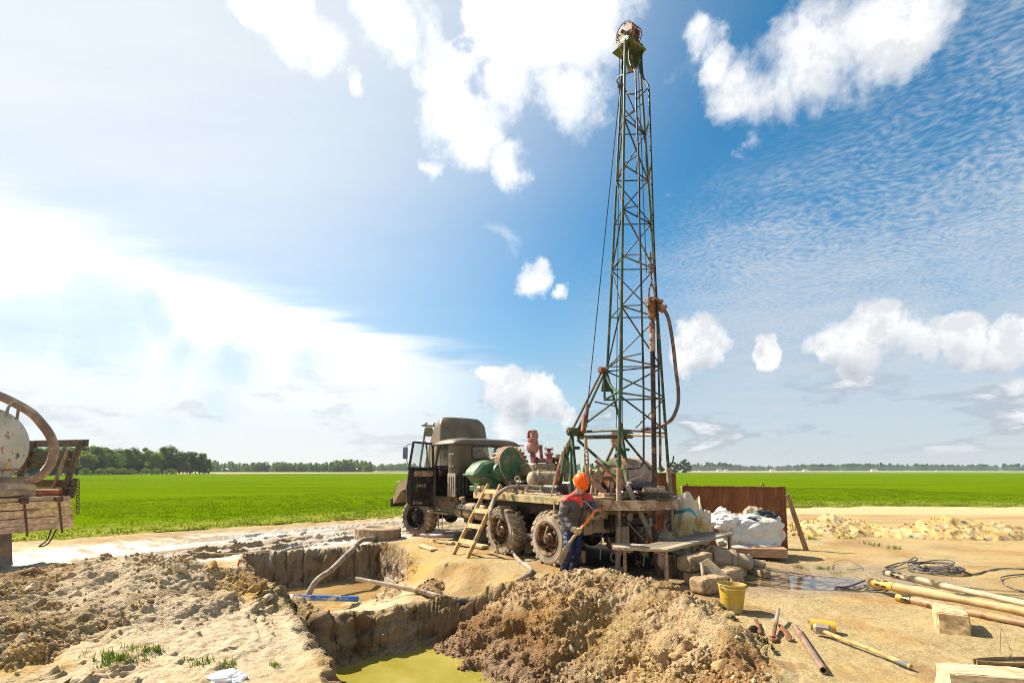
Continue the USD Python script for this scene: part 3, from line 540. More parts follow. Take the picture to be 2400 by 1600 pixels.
RIMM = surf('wheel_steel', (.045, .027, .018), .45, .3, var=.35, dirt=.32, dcol=(.34, .22, .12), ds=9, rust=.3)
DARKRIM = surf('black_rim', (.014, .012, .012), .4, .2, var=.3, dirt=.12, ds=8)
STEELMUD = surf('mud_caked_steel', (.16, .12, .075), .7, .2, var=.3, dirt=.6, dcol=(.38, .275, .165), ds=4, drange=.2, rust=.25, bump=.5)
TANS = surf('tan_painted_steel', (.33, .235, .14), .65, var=.2, dirt=.35, dcol=(.42, .31, .19), ds=5, rust=.2)
RUSTY = surf('rusty_steel', (.17, .062, .025), .7, .1, var=.35, vs=9, dirt=.2, dcol=(.30, .2, .11), bump=.5)
REDP = surf('faded_red', (.30, .065, .045), .55, var=.22, dirt=.4, dcol=(.36, .21, .16), ds=7, bump=.1)
CHALKY = surf('grey_steel', (.26, .235, .21), .55, .35, var=.2, dirt=.3, ds=8)
HOSEM = surf('hose_rubber', (.075, .06, .05), .6, var=.2, dirt=.55, dcol=(.40, .31, .22), ds=5, drange=.3)
ROPE = surf('steel_rope', (.02, .02, .022), .5, .3, var=.2, bump=0)
PIPEM = surf('drill_pipe_steel', (.04, .026, .02), .35, .55, var=.35, vs=5, rust=.2, dirt=.1, bump=.3)
DECKW = wood('deck_boards', (.40, .27, .13), None, .4, dirt=.3)
def glass_look(name, tint=(.9, .95, .95), dirt=.25):
    N = Nodes(); pos = N.add('geometry', 'position'); t = N.add('transparent_bsdf', 'BSDF', color=tint); g = N.add('glossy_bsdf', 'BSDF', roughness=.03)
    a = N.add('mix_closure', 'closure', fac=N.add('fresnel', 'fac', IOR=1.45), closure1=t, closure2=g)
    d = N.add('diffuse_bsdf', 'BSDF', color=(.5, .45, .38))
    return make(name, N, surf=N.add('mix_closure', 'closure', fac=N.step(N.noise(pos, 6.0, 5, .6), .5, .85, .03, dirt * .5), closure1=a, closure2=d))
GLASS = glass_look('window_glass')
TRUCK = thing('drilling_truck', 'old olive cab truck with open hood and door, carrying a tall green drilling mast', 'truck', T(2.3, 1.1, 0))
P = lambda name, mb, m, label=None, parent=None, smooth=32, kind=None: part(parent or TRUCK, name, mb, m, label, smooth, kind)
# --- wheels
def wheel(s, t, left=True, steer=0.0, rimm=None, side=RUBBER2, label=None):
    R, W = .505, .34; ax = -RA if left else RA                    # axle direction, outward
    c, sn = math.cos(steer), math.sin(steer); ax = np.array([ax[0] * c - ax[1] * sn, ax[0] * sn + ax[1] * c, 0]); fw = np.cross(ax, UP) * (1 if left else -1)
    C = T(s, t + (W / 2 if left else -W / 2), R - .012)
    mb = MB().lathe([(.27, -.13), (.30, -.165), (.385, -.172), (.445, -.15), (.462, -.12), (.465, 0), (.462, .12), (.445, .15), (.385, .172), (.30, .165), (.27, .13), (.262, 0)], C, ax, 44, caps=False, closed=True)
    x, y, z = frame(ax); n = 22
    for k in range(n):                                            # chevron lugs
        for sd in (-1, 1):
            a0 = 2 * PI * (k + (.5 if sd > 0 else 0)) / n
            def q(al, h, r): return C + z * h + (math.cos(al) * x + math.sin(al) * y) * r
            h0, h1 = sd * .005, sd * .168; w = .055; sk = .15
            ring0 = [q(a0 - w, h0, .455), q(a0 + w, h0, .455), q(a0 + w * .8, h0, .503), q(a0 - w * .8, h0, .503)]
            mid = [q(a0 + sk * .6 - w, sd * .13, .45), q(a0 + sk * .6 + w, sd * .13, .45), q(a0 + sk * .6 + w * .8, sd * .13, .50), q(a0 + sk * .6 - w * .8, sd * .13, .50)]
            ring1 = [q(a0 + sk - w * 1.1, h1, .415), q(a0 + sk + w * 1.1, h1, .415), q(a0 + sk + w, sd * .172, .47), q(a0 + sk - w, sd * .172, .47)]
            mb.loft([ring0, mid, ring1])
    ty = P('tyre', mb, RUBBER, label)
    P('sidewall', MB().lathe([(.285, .155), (.30, .169), (.385, .177), (.435, .160), (.445, .148)], C, ax, 48, caps=False).torus(C + ax * .172, ax, .405, .006, 48, 5).torus(C + ax * .170, ax, .325, .008, 48, 5), side, parent=ty)
    rm = rimm or RIMM
    P('rim', MB().lathe([(.29, .16), (.292, .178), (.272, .180), (.262, .165), (.250, .10), (.235, .04), (.15, .02), (.12, .055), (.10, .06), (.0, .06)], C, ax, 40, caps=False).torus(C + ax * .176, ax, .284, .009, 40, 6).torus(C + ax * .15, ax, .254, .007, 40, 6), rm, parent=ty)
    hb = MB().lathe([(.115, .05), (.11, .12), (.09, .135), (.075, .19), (.05, .205), (0, .21)], C, ax, 16)
    for k in range(8):
        a = k * PI / 4 + .2; p = C + ax * .05 + (math.cos(a) * x + math.sin(a) * y) * .165; hb.cyl(p - ax * .02, p + ax * .05, .018, sides=6)
    P('hub', hb, rm, parent=ty)
    if left: P('air_pipe', MB().tube([C + ax * .20, C + ax * .23 + UP * .05 - fw * .01, C + ax * .21 + UP * .17 - fw * .04, C + ax * .16 + UP * .23 - fw * .02], .014, 7, n=6), TANS if rimm is None else DARKRIM, parent=ty)
wheel(0, 0); wheel(1.47, 0); wheel(5.35, 0, True, math.radians(24), DARKRIM, RUBBER3)
for s in (0, 1.47): wheel(s, 2.2, False)
wheel(5.35, 2.2, False, math.radians(24))
# --- frame and axles
fr = MB()
for t in (.72, 1.48): fr.beam(T(-1.0, t, .82), T(6.7, t, .82), .09, .24)
for s in (-.9, .3, 1.2, 2.2, 3.4, 4.8, 6.5): fr.beam(T(s, .7, .82), T(s, 1.5, .82), .10, .16)
P('frame', fr, BLACK)
ax = MB()
for s in (0, 1.47, 5.35): ax.cyl(T(s, .3, .49), T(s, 1.9, .49), .075, sides=10).ball(T(s, 1.1, .49), .2, 2, (1, 1, 1))
for s in (-.05, 1.5):
    for t in (.5, 1.7): ax.beam(T(s - .1, t, .62), T(s + .1, t, .72), .09, .25)
ax.cyl(T(1.47, 1.1, .52), T(4.0, 1.1, .75), .045); ax.box(T(3.8, 1.1, .75), FA * .7, RA * .45, UP * .4); ax.box(T(5.6, 1.1, .95), FA * 1.1, RA * .6, UP * .6, .15)
P('axle', ax, GREASE)
P('leaf_spring', MB().tube([T(-.35, .48, .70), T(.73, .48, .58), T(1.85, .48, .70)], .05, 6, n=6), BLACK)
# --- deck
dk = MB().beam(T(-.9, .13, 1.165), T(2.62, .13, 1.165), .07, .13, ch=.08).beam(T(-.9, 2.2, 1.165), T(2.62, 2.2, 1.165), .07, .13, ch=.08)
for s in (2.58, 1.6, .6, -.4): dk.beam(T(s, .17, 1.15), T(s, 2.17, 1.15), .08, .10)
P('deck_frame', dk, surf('deck_edge', (.20, .19, .09), .6, var=.3, dirt=.45, dcol=(.46, .33, .15), ds=3, rust=.15))
for k in range(8):
    t = .175 + k * .2525 + .125
    P('deck_plank', MB().beam(T(-.88, t, 1.225), T(2.6, t, 1.225 + .004 * (k % 3)), .245, .04, ch=.1), DECKW)
P('cross_bracket', MB().beam(T(2.5, .12, 1.20), T(2.5, .12, 1.42), .06, .10).beam(T(2.25, .12, 1.20), T(2.25, .12, 1.38), .05, .07).cyl(T(2.42, .10, 1.33), T(2.3, .10, 1.33), .035), surf('bare_bracket', (.36, .33, .22), .5, dirt=.3))
# --- cab
def frame_sheet(pl, hole, thick):      # a panel with a rounded opening
    mb = MB(); return mb
def rrect(x0, x1, y0, y1, r, n=5):
    out = []
    for cx, cy, a0 in ((x1 - r, y1 - r, 0), (x0 + r, y1 - r, 90), (x0 + r, y0 + r, 180), (x1 - r, y0 + r, 270)):
        for k in range(n + 1): a = math.radians(a0 + 90 * k / n); out.append((cx + r * math.cos(a), cy + r * math.sin(a)))
    return out
rear = rrect(.30, 1.82, 1.2, 2.36, .04); hole = rrect(.62, 1.57, 1.985, 2.27, .055)
cab = MB().prism(rear, T(3.50, 0, 0), RA, UP, FA * .05, [hole])
def corner(s0, t0, sg, z0, z1):       # quarter-round cab corner post
    rings = []
    for z in np.linspace(z0, z1, 5):
        bulge = .02 * math.sin(PI * min(1, max(0, (z - 1.6) / .75))) if z > 1.6 else 0
        pts = []
        for r in (.17, .13):
            A = np.linspace(0, PI / 2, 7); A = A if r == .17 else A[::-1]
            for a in A: pts.append(T(s0 + .17 - r * math.cos(a) * 1.0, t0 + sg * (.17 - r * math.sin(a) + .0) - sg * bulge * 0, z))
        rings.append(pts)
    return MB().loft(rings)
for (t0, sg) in ((.13, 1), (1.99, -1)):
    c = corner(3.50, t0, sg, 1.05, 2.36); cab.add(*c.arrays())
cab.beam(T(3.67, .15, 1.70), T(3.80, .15, 1.70), .05, 1.32).beam(T(3.67, 1.97, 1.70), T(3.80, 1.97, 1.70), .05, 1.32)     # door post
cab.beam(T(3.66, .15, 1.03), T(4.7, .15, 1.03), .08, .10).beam(T(3.5, 1.06, 1.03), T(4.9, 1.06, 1.03), 1.7, .06)          # sill, floor
cab.beam(T(4.62, .20, 1.80), T(4.36, .20, 2.36), .06, .10).beam(T(4.62, 1.92, 1.80), T(4.36, 1.92, 2.36), .06, .10)         # windscreen pillars
cab.beam(T(4.58, .16, 1.05), T(4.62, .16, 1.82), .07, .18, up=FA).beam(T(4.36, .2, 2.36), T(4.36, 1.92, 2.36), .08, .07).beam(T(4.5, 1.06, 2.2), T(4.38, 1.06, 2.36), .04, .05)
cab.beam(T(3.8, 1.97, 1.38), T(4.62, 1.97, 1.38), .05, .75)     # right door lower
cab.beam(T(3.475, .32, 1.76), T(3.475, 1.8, 1.76), .02, .02)    # pressed line
cab.beam(T(3.48, .22, 1.645), T(3.48, 1.9, 1.645), .03, .035)
CAB = P('cab', cab, OLIVE)
# cab roof: a domed sheet
a = np.linspace(-1, 1, 25); U_, V_ = np.meshgrid(a, a, indexing='ij')
du, dv = 1 - np.abs(U_) ** 4, 1 - np.abs(V_) ** 4; hgt = .155 * (np.clip(du, 0, 1) * np.clip(dv, 0, 1)) ** .45
ribs = .006 * np.cos(V_ * 9) * (np.abs(U_) < .75)
s_, t_ = 3.975 + .545 * U_ * (1 - .04 * V_ ** 4), 1.06 + 1.0 * V_ * (1 - .05 * U_ ** 4)
Pt = RO + s_[..., None] * FA + t_[..., None] * RA + (2.335 + hgt + ribs * (hgt > .1))[..., None] * UP
roof = MB().grid(Pt[:, ::-1], .035)
edge = [T(3.975 + .55 * x, 1.06 + 1.005 * y, 2.335) for x, y in [(-1, -.9), (-.97, -.97), (-.85, -1), (.8, -1), (.95, -.97), (1, -.85), (1, .85), (.95, .97), (.8, 1), (-.85, 1), (-.97, .97), (-1, .9), (-1, -.9)]]
roof.tube(edge, .017, 6, n=3)
P('roof', roof, OLIVE, parent=CAB)
P('rear_window', MB().box(T(3.525, 1.095, 2.128), FA * .008, RA * .955, UP * .29, 0), GLASS, parent=CAB)
P('window_seal', MB().tube([T(3.492, x, z) for x, z in rrect(.61, 1.58, 1.975, 2.28, .06)] + [T(3.492, 1.58, 2.22)], .012, 6), BLACK, parent=CAB)
P('windscreen', MB().prism([(.24, 1.84), (1.88, 1.84), (1.88, 2.34), (.24, 2.34)], T(4.62 + .26 / .56 * 1.82, 0, 0), RA, UP - FA * .464, FA * .006), GLASS, parent=CAB)
P('dashboard', MB().beam(T(4.5, .22, 1.66), T(4.5, 1.9, 1.66), .26, .26, ch=.25).beam(T(4.66, .2, 1.4), T(4.66, 1.92, 1.4), .06, .85), BLACK, parent=CAB)
P('seat', MB().beam(T(3.85, .3, 1.32), T(3.85, 1.85, 1.32), .45, .18, ch=.3).beam(T(3.62, .3, 1.62), T(3.62, 1.85, 1.62), .12, .44, ch=.3), BLACK, parent=CAB)
wc = T(4.16, .58, 1.83); wa = nrm(FA * -.75 + UP * .6)
P('steering_wheel', MB().torus(wc, wa, .215, .013, 32, 7).cyl(wc, wc - wa * .45, .022).beam(wc - RA * .2, wc + RA * .2, .02, .012), CHALKY, parent=CAB)
hg = MB()
for z in (1.80, 2.08): hg.cyl(T(3.63, .125, z - .04), T(3.63, .125, z + .04), .022, sides=8).beam(T(3.52, .12, z), T(3.72, .12, z), .02, .035)
hg.cyl(T(3.62, .1, 1.78), T(3.62, .1, 2.1), .012, sides=6)
P('grab_handle', hg, CHALKY, parent=CAB)
# --- the open door, seen from its inside
def DR(w, z, o=0.0): return T(4.52 - .10 * w + o, .13 - w, z)      # w: away from the hinge
dor = MB().prism([(.0, .83), (.62, .83), (.74, .93), (.76, 1.3), (.70, 1.74), (.0, 1.74)], DR(0, 0), nrm(DR(1, 0) - DR(0, 0)), UP, FA * .05)
for pa, pb, w in ((DR(.01, 1.74), DR(.03, 2.37), .055), (DR(.70, 1.72), DR(.58, 2.40), .055), (DR(.02, 2.36), DR(.59, 2.39), .05), (DR(.0, 1.75), DR(.71, 1.75), .06), (DR(.19, 1.76), DR(.20, 2.36), .022)): dor.beam(pa + FA * .025, pb + FA * .025, .045, w)
dor.beam(DR(.06, 1.08, -.01), DR(.68, 1.08, -.01), .02, .03).beam(DR(.05, 1.35, -.01), DR(.05, .9, -.01), .02, .03).beam(DR(.66, 1.6, -.01), DR(.70, .95, -.01), .02, .035).beam(DR(.1, 1.02, -.012), DR(.6, 1.02, -.012), .012, .05)
DOOR = P('door', dor, BLACK, 'open driver door hanging out, its grimy inside facing the back')
P('door_glass', MB().prism([(.05, 1.78), (.66, 1.78), (.56, 2.35), (.05, 2.33)], DR(0, 0, .025), nrm(DR(1, 0) - DR(0, 0)), UP, FA * .006), GLASS, parent=DOOR)
P('door_panel', MB().prism(rrect(.03, .57, 1.55, 1.69, .04), DR(0, 0, -.001), nrm(DR(1, 0) - DR(0, 0)), UP, -FA * .012), TANS, parent=DOOR)
P('handle', MB().cyl(DR(.12, 1.62), DR(.12, 1.62, -.05), .022).beam(DR(.12, 1.62, -.045), DR(.25, 1.67, -.05), .02, .02).cyl(DR(.25, 1.67, -.03), DR(.25, 1.67, -.07), .014).cyl(DR(.36, 1.61), DR(.36, 1.61, -.03), .022), CHALKY, parent=DOOR)
ex = nrm(DR(0, 0) - DR(1, 0))
for txt, w, z, hh in (('A463', .50, 1.30, .075), ('5744', .58, .88, .075)):
    tm = meshkit.text_mesh(txt, hh, .002); o = DR(w, z, -.004)
    P('lettering', (o + tm.vertices[:, :1] * ex + tm.vertices[:, 1:2] * UP + tm.vertices[:, 2:] * -FA, tm.faces), surf('chalk_paint' + txt, (.62, .58, .5), .8, rust=.25, rcol=(.03, .025, .02)), parent=DOOR, smooth=False)
mr = MB().tube([DR(.60, 2.33), DR(.78, 2.30), DR(.80, 2.05), DR(.72, 1.80)], .011, 6, n=4).box(DR(.80, 2.12, .03), FA * .02, nrm(DR(1, 0) - DR(0, 0)) * .13, UP * .28, .2)
P('mirror', mr, surf('mirror_shell', (.16, .22, .3), .3), parent=DOOR)
# --- hood standing open
th = math.radians(77); e1 = FA * math.cos(th) + UP * math.sin(th); e2 = FA * math.sin(th) - UP * math.cos(th); HB = T(4.72, 1.25, 1.80); Lh = 1.40
rows = []
for w in np.linspace(0, 1, 26):
    hw = .80 - .10 * w; rd = 1.0 - max(0, (w - .80) / .20) ** 2.2 * .55; skirt = .95 * (1 - w) ** .8 + .10; nose = .12 * max(0, (w - .72) / .28) ** 2.4
    row = []
    for q in np.linspace(-1, 1, 41):
        aq = abs(q); sg = np.sign(q)
        if aq > .72: k = (aq - .72) / .28; p = HB + RA * .06 * w + e1 * (w * Lh) + RA * sg * (hw * (1 - .03 * k)) * (.72 + .28 * rd) + e2 * (.15 + k * skirt + nose)
        else:
            k = aq / .72; ang = k * PI / 2; p = HB + RA * .06 * w + e1 * (w * Lh) + RA * sg * hw * (math.sin(ang) ** .62 if ang > 0 else 0) * (.72 + .28 * rd) + e2 * (.15 - .15 * max(math.cos(ang), 0) ** .62 + nose)
        row.append(p - (e2 * .012 if abs(q) < .03 else 0))
    rows.append(row)
P('hood', MB().grid(np.array(rows)[:, ::-1], .03), HOODM)
P('hood_prop', MB().cyl(T(5.3, .45, 1.5), T(5.75, .5, 2.5), .014), BLACK)
P('engine', MB().box(T(5.5, 1.1, 1.42), FA * .9, RA * .5, UP * .5, .2).cyl(T(5.4, 1.1, 1.6), T(5.4, 1.1, 1.85), .16).cyl(T(5.9, 1.3, 1.5), T(5.9, 1.3, 1.7), .08), BLACK)
P('radiator', MB().box(T(6.35, 1.1, 1.35), FA * .12, RA * .85, UP * .75, .1), BLACK)
# --- front wings, bumper, running board
def wing(sg, tc):
    prof = [(4.75, 1.0), (4.78, 1.25), (5.0, 1.42), (5.75, 1.46), (6.2, 1.43), (6.45, 1.28), (6.68, 1.06), (6.74, .80)]
    pr = spline([(s, 0, z) for s, z in prof], 4); w = np.linspace(-.33, .33, 6)
    Pg = np.array([[T(s, tc + x, z - .04 * abs(x / .33) ** 3) for x in w] for s, _, z in pr]); mb = MB().grid(Pg, .02)
    inn = [(s, z) for s, _, z in pr] + [(6.6, .8), (6.1, 1.1), (5.7, 1.18), (5.1, 1.12), (4.85, .95)]
    mb.prism(inn, T(0, tc + sg * .31, 0), FA, UP, RA * .02)
    for f_ in (-.31,): mb.prism([(s, z) for s, _, z in pr] + [(6.62, .86), (6.25, 1.14), (5.7, 1.25), (5.1, 1.2), (4.9, .98)], T(0, tc - sg * .33, 0), FA, UP, RA * .02)
    return mb
WING = surf('wing_olive', (.20, .155, .085), .45, var=.2, dirt=.2, rust=.25, rcol=(.25, .12, .03))
P('front_wing', wing(1, .36), WING); P('front_wing', wing(-1, 1.84), WING)
P('lamp_guard', MB().tube([T(6.3, .10, 1.40), T(6.62, .06, 1.36), T(6.78, .08, 1.12), T(6.74, .1, .92)], .013, 6, n=5).tube([T(6.3, .5, 1.40), T(6.62, .5, 1.36), T(6.78, .5, 1.12), T(6.74, .5, .92)], .013, 6, n=5), CHALKY)
P('bumper', MB().beam(T(6.86, .0, .80), T(6.86, 2.2, .80), .10, .24), BLACK)
P('headlight', MB().cyl(T(6.55, .33, 1.15), T(6.72, .33, 1.15), .11, sides=16), CHALKY)
P('step', MB().beam(T(4.55, .10, .70), T(3.55, .10, .69), .26, .035).beam(T(4.5, .2, .7), T(4.4, .3, 1.0), .03, .03).beam(T(3.6, .2, .7), T(3.6, .3, 1.0), .03, .03).prism([(3.5, .7), (4.4, .7), (4.5, .98), (3.35, .98)], T(0, .26, 0), FA, UP, RA * .02), surf('step_steel', (.2, .17, .14), .5, .3, dirt=.4))
P('mud_icicle', MB().beam(T(4.05, .02, .68), T(4.05, .02, .36), .04, .03).beam(T(3.85, .02, .68), T(3.86, .02, .33), .03, .02), STEELMUD)
# --- battery box with ribs
P('battery_box', (lambda b: b.box(T(3.48, .39, 1.36), FA * .34, RA * .66, UP * .52, .05))(MB()), BLACK)
bx = used[(TRUCK, 'battery_box')]; BOX = TRUCK + '/battery_box'
P('box_door', MB().box(T(3.49, .052, 1.365), FA * .36, RA * .02, UP * .53, .3), surf('box_lit_face', (.26, .22, .19), .6, dirt=.25, rust=.15), parent=BOX)  # lit left face and its ribs: lightness put into the colour, box is dark
for k in range(3): P('rib', MB().beam(T(3.39 + .1 * k, .036, 1.16), T(3.39 + .1 * k, .036, 1.57), .03, .018), surf('box_lit_rib' + str(k), (.29, .25, .215), .6), parent=BOX)
for k in range(6): P('rib', MB().beam(T(3.3, .15 + .1 * k, 1.14), T(3.3, .15 + .1 * k, 1.59), .02, .03), BLACK, parent=BOX)
P('bracket', MB().beam(T(3.48, .15, 1.10), T(3.55, .3, .85), .12, .06), OLIVE)
# --- fuel tank
tk = np.array([T(0, .30, .79)]); rr = rrect(.10, .52, .62, .98, .12)
tank = MB().loft([[T(s, x, z) for x, z in [(.31 + (x - .31) * k, .80 + (z - .80) * k) for x, z in rr]] for s, k in ((2.22, .85), (2.25, .97), (2.3, 1), (3.38, 1), (3.43, .97), (3.46, .85))])
FT_ = P('fuel_tank', tank, surf('tank_steel', (.10, .085, .07), .38, .4, var=.3, dirt=.42, dcol=(.32, .22, .13), ds=5))
P('strap', MB().loft([[T(s, x, z) for x, z in rrect(.09, .53, .61, .99, .12)] for s in (2.6, 2.65)]).loft([[T(s, x, z) for x, z in rrect(.09, .53, .61, .99, .12)] for s in (3.1, 3.15)]).beam(T(2.25, .085, .82), T(3.45, .085, .85), .03, .04), BLACK, parent=FT_)
P('filler_cap', MB().cyl(T(3.15, .2, .95), T(3.15, .15, 1.06), .06, .05).cyl(T(3.15, .15, 1.05), T(3.15, .13, 1.10), .075), STEELMUD, parent=FT_)
# --- front mast rest
P('mast_rest', MB().cyl(T(6.95, .80, .9), T(6.95, 1.10, 2.95), .035).cyl(T(6.95, 1.62, .9), T(6.95, 1.32, 2.95), .035).prism([(1.08, 2.72), (1.36, 2.72), (1.33, 3.0), (1.10, 3.0)], T(6.94, 0, 0), RA, UP, FA * .03).beam(T(6.95, .98, 3.04), T(6.95, 1.46, 3.04), .08, .05).beam(T(6.95, 1.08, 3.08), T(6.95, 1.16, 3.12), .06, .05).beam(T(6.95, 1.36, 3.08), T(6.95, 1.42, 3.14), .06, .05), GREEN)
P('side_shield', MB().box(T(.9, .42, .98), FA * 3.2, RA * .05, UP * .24, .05).box(T(.9, 1.9, .98), FA * 3.2, RA * .05, UP * .24, .05), BLACK)  # added black sheets that darken the open gap under the deck
P('cross_tank', MB().box(T(.75, 1.2, .78), FA * .5, RA * 1.3, UP * .5, .1), BLACK)  # added plain black box, keeps the space below the deck dark
P('spare_box', MB().box(T(2.6, 1.3, .72), FA * .7, RA * 1.2, UP * .5, .1), BLACK)  # another black box added to darken the underside farther forward
# --- gear case, belt guard, spare wheel
gc = MB().loft([[T(s, x, z) for x, z in pf] for s, pf in ((2.98, [(.10, 1.62), (.14, 1.70), (.30, 1.86), (.52, 1.93), (.85, 1.93), (.95, 1.6), (.8, 1.36), (.62, 1.28), (.3, 1.38)]), (2.62, [(.10, 1.62), (.14, 1.70), (.30, 1.86), (.52, 1.93), (.85, 1.93), (.95, 1.6), (.8, 1.36), (.62, 1.28), (.3, 1.38)]), (2.55, [(.16, 1.62), (.20, 1.68), (.34, 1.82), (.54, 1.88), (.82, 1.88), (.9, 1.6), (.78, 1.4), (.62, 1.33), (.34, 1.43)]))])
gc.beam(T(3.0, .08, 1.60), T(2.55, .08, 1.60), .05, .05).beam(T(2.54, .08, 1.60), T(2.54, .95, 1.62), .04, .05).beam(T(2.55, .45, 1.30), T(2.95, .45, 1.30), .5, .12).cyl(T(2.6, .70, 1.66), T(2.40, .70, 1.66), .20, sides=22).cyl(T(2.40, .70, 1.66), T(2.37, .70, 1.66), .15, sides=18)
for k in range(5): gc.cyl(T(2.53, .12 + .17 * k, 1.64), T(2.50, .12 + .17 * k, 1.64), .016, sides=6)
P('gear_case', gc, GREEN2)
gp = [(.62, 1.92), (.66, 2.05), (.76, 2.16), (.90, 2.225), (1.06, 2.20), (1.17, 2.10), (1.25, 1.93), (1.36, 1.68), (1.47, 1.44), (1.28, 1.38), (1.02, 1.345), (.88, 1.42), (.74, 1.58), (.65, 1.74)]
gps = [(x, z) for x, z, _ in spline([(x, z, 0) for x, z in gp + gp[:1]], 4)[:-1]]
GU = P('belt_guard', MB().prism(gps, T(2.36, 0, 0), RA, UP, FA * .02), GREEN2)
cg = np.array(gps); cen = cg.mean(0); RIMP = surf('pink_guard_edge', (.46, .22, .13), .55, dirt=.3, dcol=(.5, .4, .3))
for off in (0.0, .075, .15): P('edge_hoop', MB().tube([T(2.37 + off, x, z) for x, z in gps[-14:] + gps[:24]], .014, 6), RIMP, parent=GU)
for k in range(-13, 22): P('edge_bar', MB().beam(T(2.37, *gps[k]), T(2.52, *gps[k]), .02, .014), RIMP, parent=GU)
SPW = T(2.95, 1.32, 1.80)
P('spare_tyre', (lambda m: [m.beam(SPW + (math.cos(a) * RA + math.sin(a) * UP) * .44 - FA * .16, SPW + (math.cos(a + .12) * RA + math.sin(a + .12) * UP) * .44 + FA * .16, .07, .07, up=math.cos(a) * RA + math.sin(a) * UP) for a in np.arange(24) * PI / 12] and m)(MB().lathe([(.25, -.13), (.32, -.16), (.40, -.15), (.435, -.1), (.435, .1), (.40, .15), (.32, .16), (.25, .13)], SPW, FA, 36, caps=False, closed=True)), RUBBER)
# --- mud pump with red pressure dome
pb = MB().box(T(2.1, 1.50, 1.72), FA * .55, RA * .62, UP * .28, .06).box(T(2.0, 1.62, 1.50), FA * .5, RA * .5, UP * .22, .06).box(T(2.0, 1.45, 1.32), FA * .7, RA * .9, UP * .16, .06)
for x in np.linspace(1.22, 1.78, 4): pb.cyl(T(1.83, x, 1.78), T(1.79, x, 1.78), .022, sides=6)
for z in (1.60, 1.40): pb.beam(T(1.80, 1.2, z), T(1.80, 1.85, z), .05, .025)
PU = P('mud_pump', pb, surf('pump_khaki', (.20, .165, .085), .55, var=.2, dirt=.3, rust=.1))
dz = [(r * .86, 1.86 + (h - 1.86) * .93) for r, h in [(.062, 1.86), (.062, 2.0), (.095, 2.0), (.095, 2.02), (.062, 2.03), (.095, 2.045), (.095, 2.065), (.06, 2.075), (.065, 2.09), (.12, 2.13), (.158, 2.19), (.168, 2.26), (.155, 2.33), (.125, 2.38), (.138, 2.385), (.138, 2.425), (.13, 2.43), (.13, 2.475), (.10, 2.48)]]
P('pressure_dome', MB().lathe(dz, T(2.1, 1.36, 0), UP, 28).prism([(-.085, 2.43), (.085, 2.43), (.085, 2.54), (.06, 2.60), (0, 2.615), (-.06, 2.60), (-.085, 2.54)], T(2.02, 1.36, 0), RA, UP, FA * .02).prism([(-.085, 2.43), (.085, 2.43), (.085, 2.54), (.06, 2.60), (0, 2.615), (-.06, 2.60), (-.085, 2.54)], T(2.18, 1.36, 0), RA, UP, FA * .02).beam(T(2.11, 1.445, 2.43), T(2.11, 1.445, 2.55), .16, .015, up=FA).beam(T(2.03, 1.36, 2.605), T(2.19, 1.36, 2.605), .11, .015).cyl(T(2.1, 1.33, 2.45), T(2.1, 1.33, 2.55), .04), REDP, parent=PU)
pp = MB().tube([T(2.1, 1.36, 1.93), T(2.1, 1.62, 1.93), T(2.1, 1.80, 1.93)], .05, 12).cyl(T(2.1, 1.62, 1.93), T(2.1, 1.58, 2.27), .042).cyl(T(2.1, 1.58, 2.24), T(2.1, 1.58, 2.28), .055).cyl(T(2.1, 1.45, 1.93), T(2.1, 1.48, 1.93), .08)
pp.lathe([(.05, 1.75), (.09, 1.80), (.10, 1.86), (.07, 1.9), (.075, 2.05), (.09, 2.06), (.09, 2.1), (.05, 2.11), (.05, 2.17), (.075, 2.18), (.075, 2.21), (0, 2.22)], T(2.1, 1.84, 0), UP, 18)
for z in (2.08, 2.20):
    for sg in (-1, 1): pp.torus(T(2.1, 1.84 + sg * .10, z), FA, .028, .010, 12, 5)
P('discharge_pipe', pp, REDP, parent=PU)
vl = MB().tube([T(2.1, 1.84, 1.93), T(2.1, 2.05, 1.96), T(2.1, 2.2, 1.95), T(2.1, 2.36, 1.96)], .055, 10).cyl(T(2.05, 2.08, 1.78), T(2.05, 2.08, 2.0), .04).cyl(T(2.1, 1.95, 1.93), T(2.1, 1.98, 1.93), .085).cyl(T(2.1, 2.33, 1.95), T(2.1, 2.33, 1.45), .035).cyl(T(2.1, 2.0, 1.8), T(2.1, 2.0, 1.35), .04).torus(T(1.98, 2.0, 1.78), FA, .08, .012, 16, 5)
for k in range(8): a = k * .8; vl.ball(T(2.02, 1.90 + .1 * math.cos(a), 1.78 + .07 * math.sin(a)), .035, 1)
P('valve', vl, RUSTY, parent=PU)
P('pump_hose', MB().tube([T(2.1, 2.15, 1.98), T(2.0, 2.28, 1.90), T(1.9, 2.25, 1.7), T(1.8, 2.1, 1.45)], .04, 9, n=6).tube([T(2.1, 2.05, 2.05), T(2.1, 2.25, 2.03), T(2.05, 2.42, 1.85), T(2.0, 2.5, 1.7)], .036, 9, n=6), HOSEM)
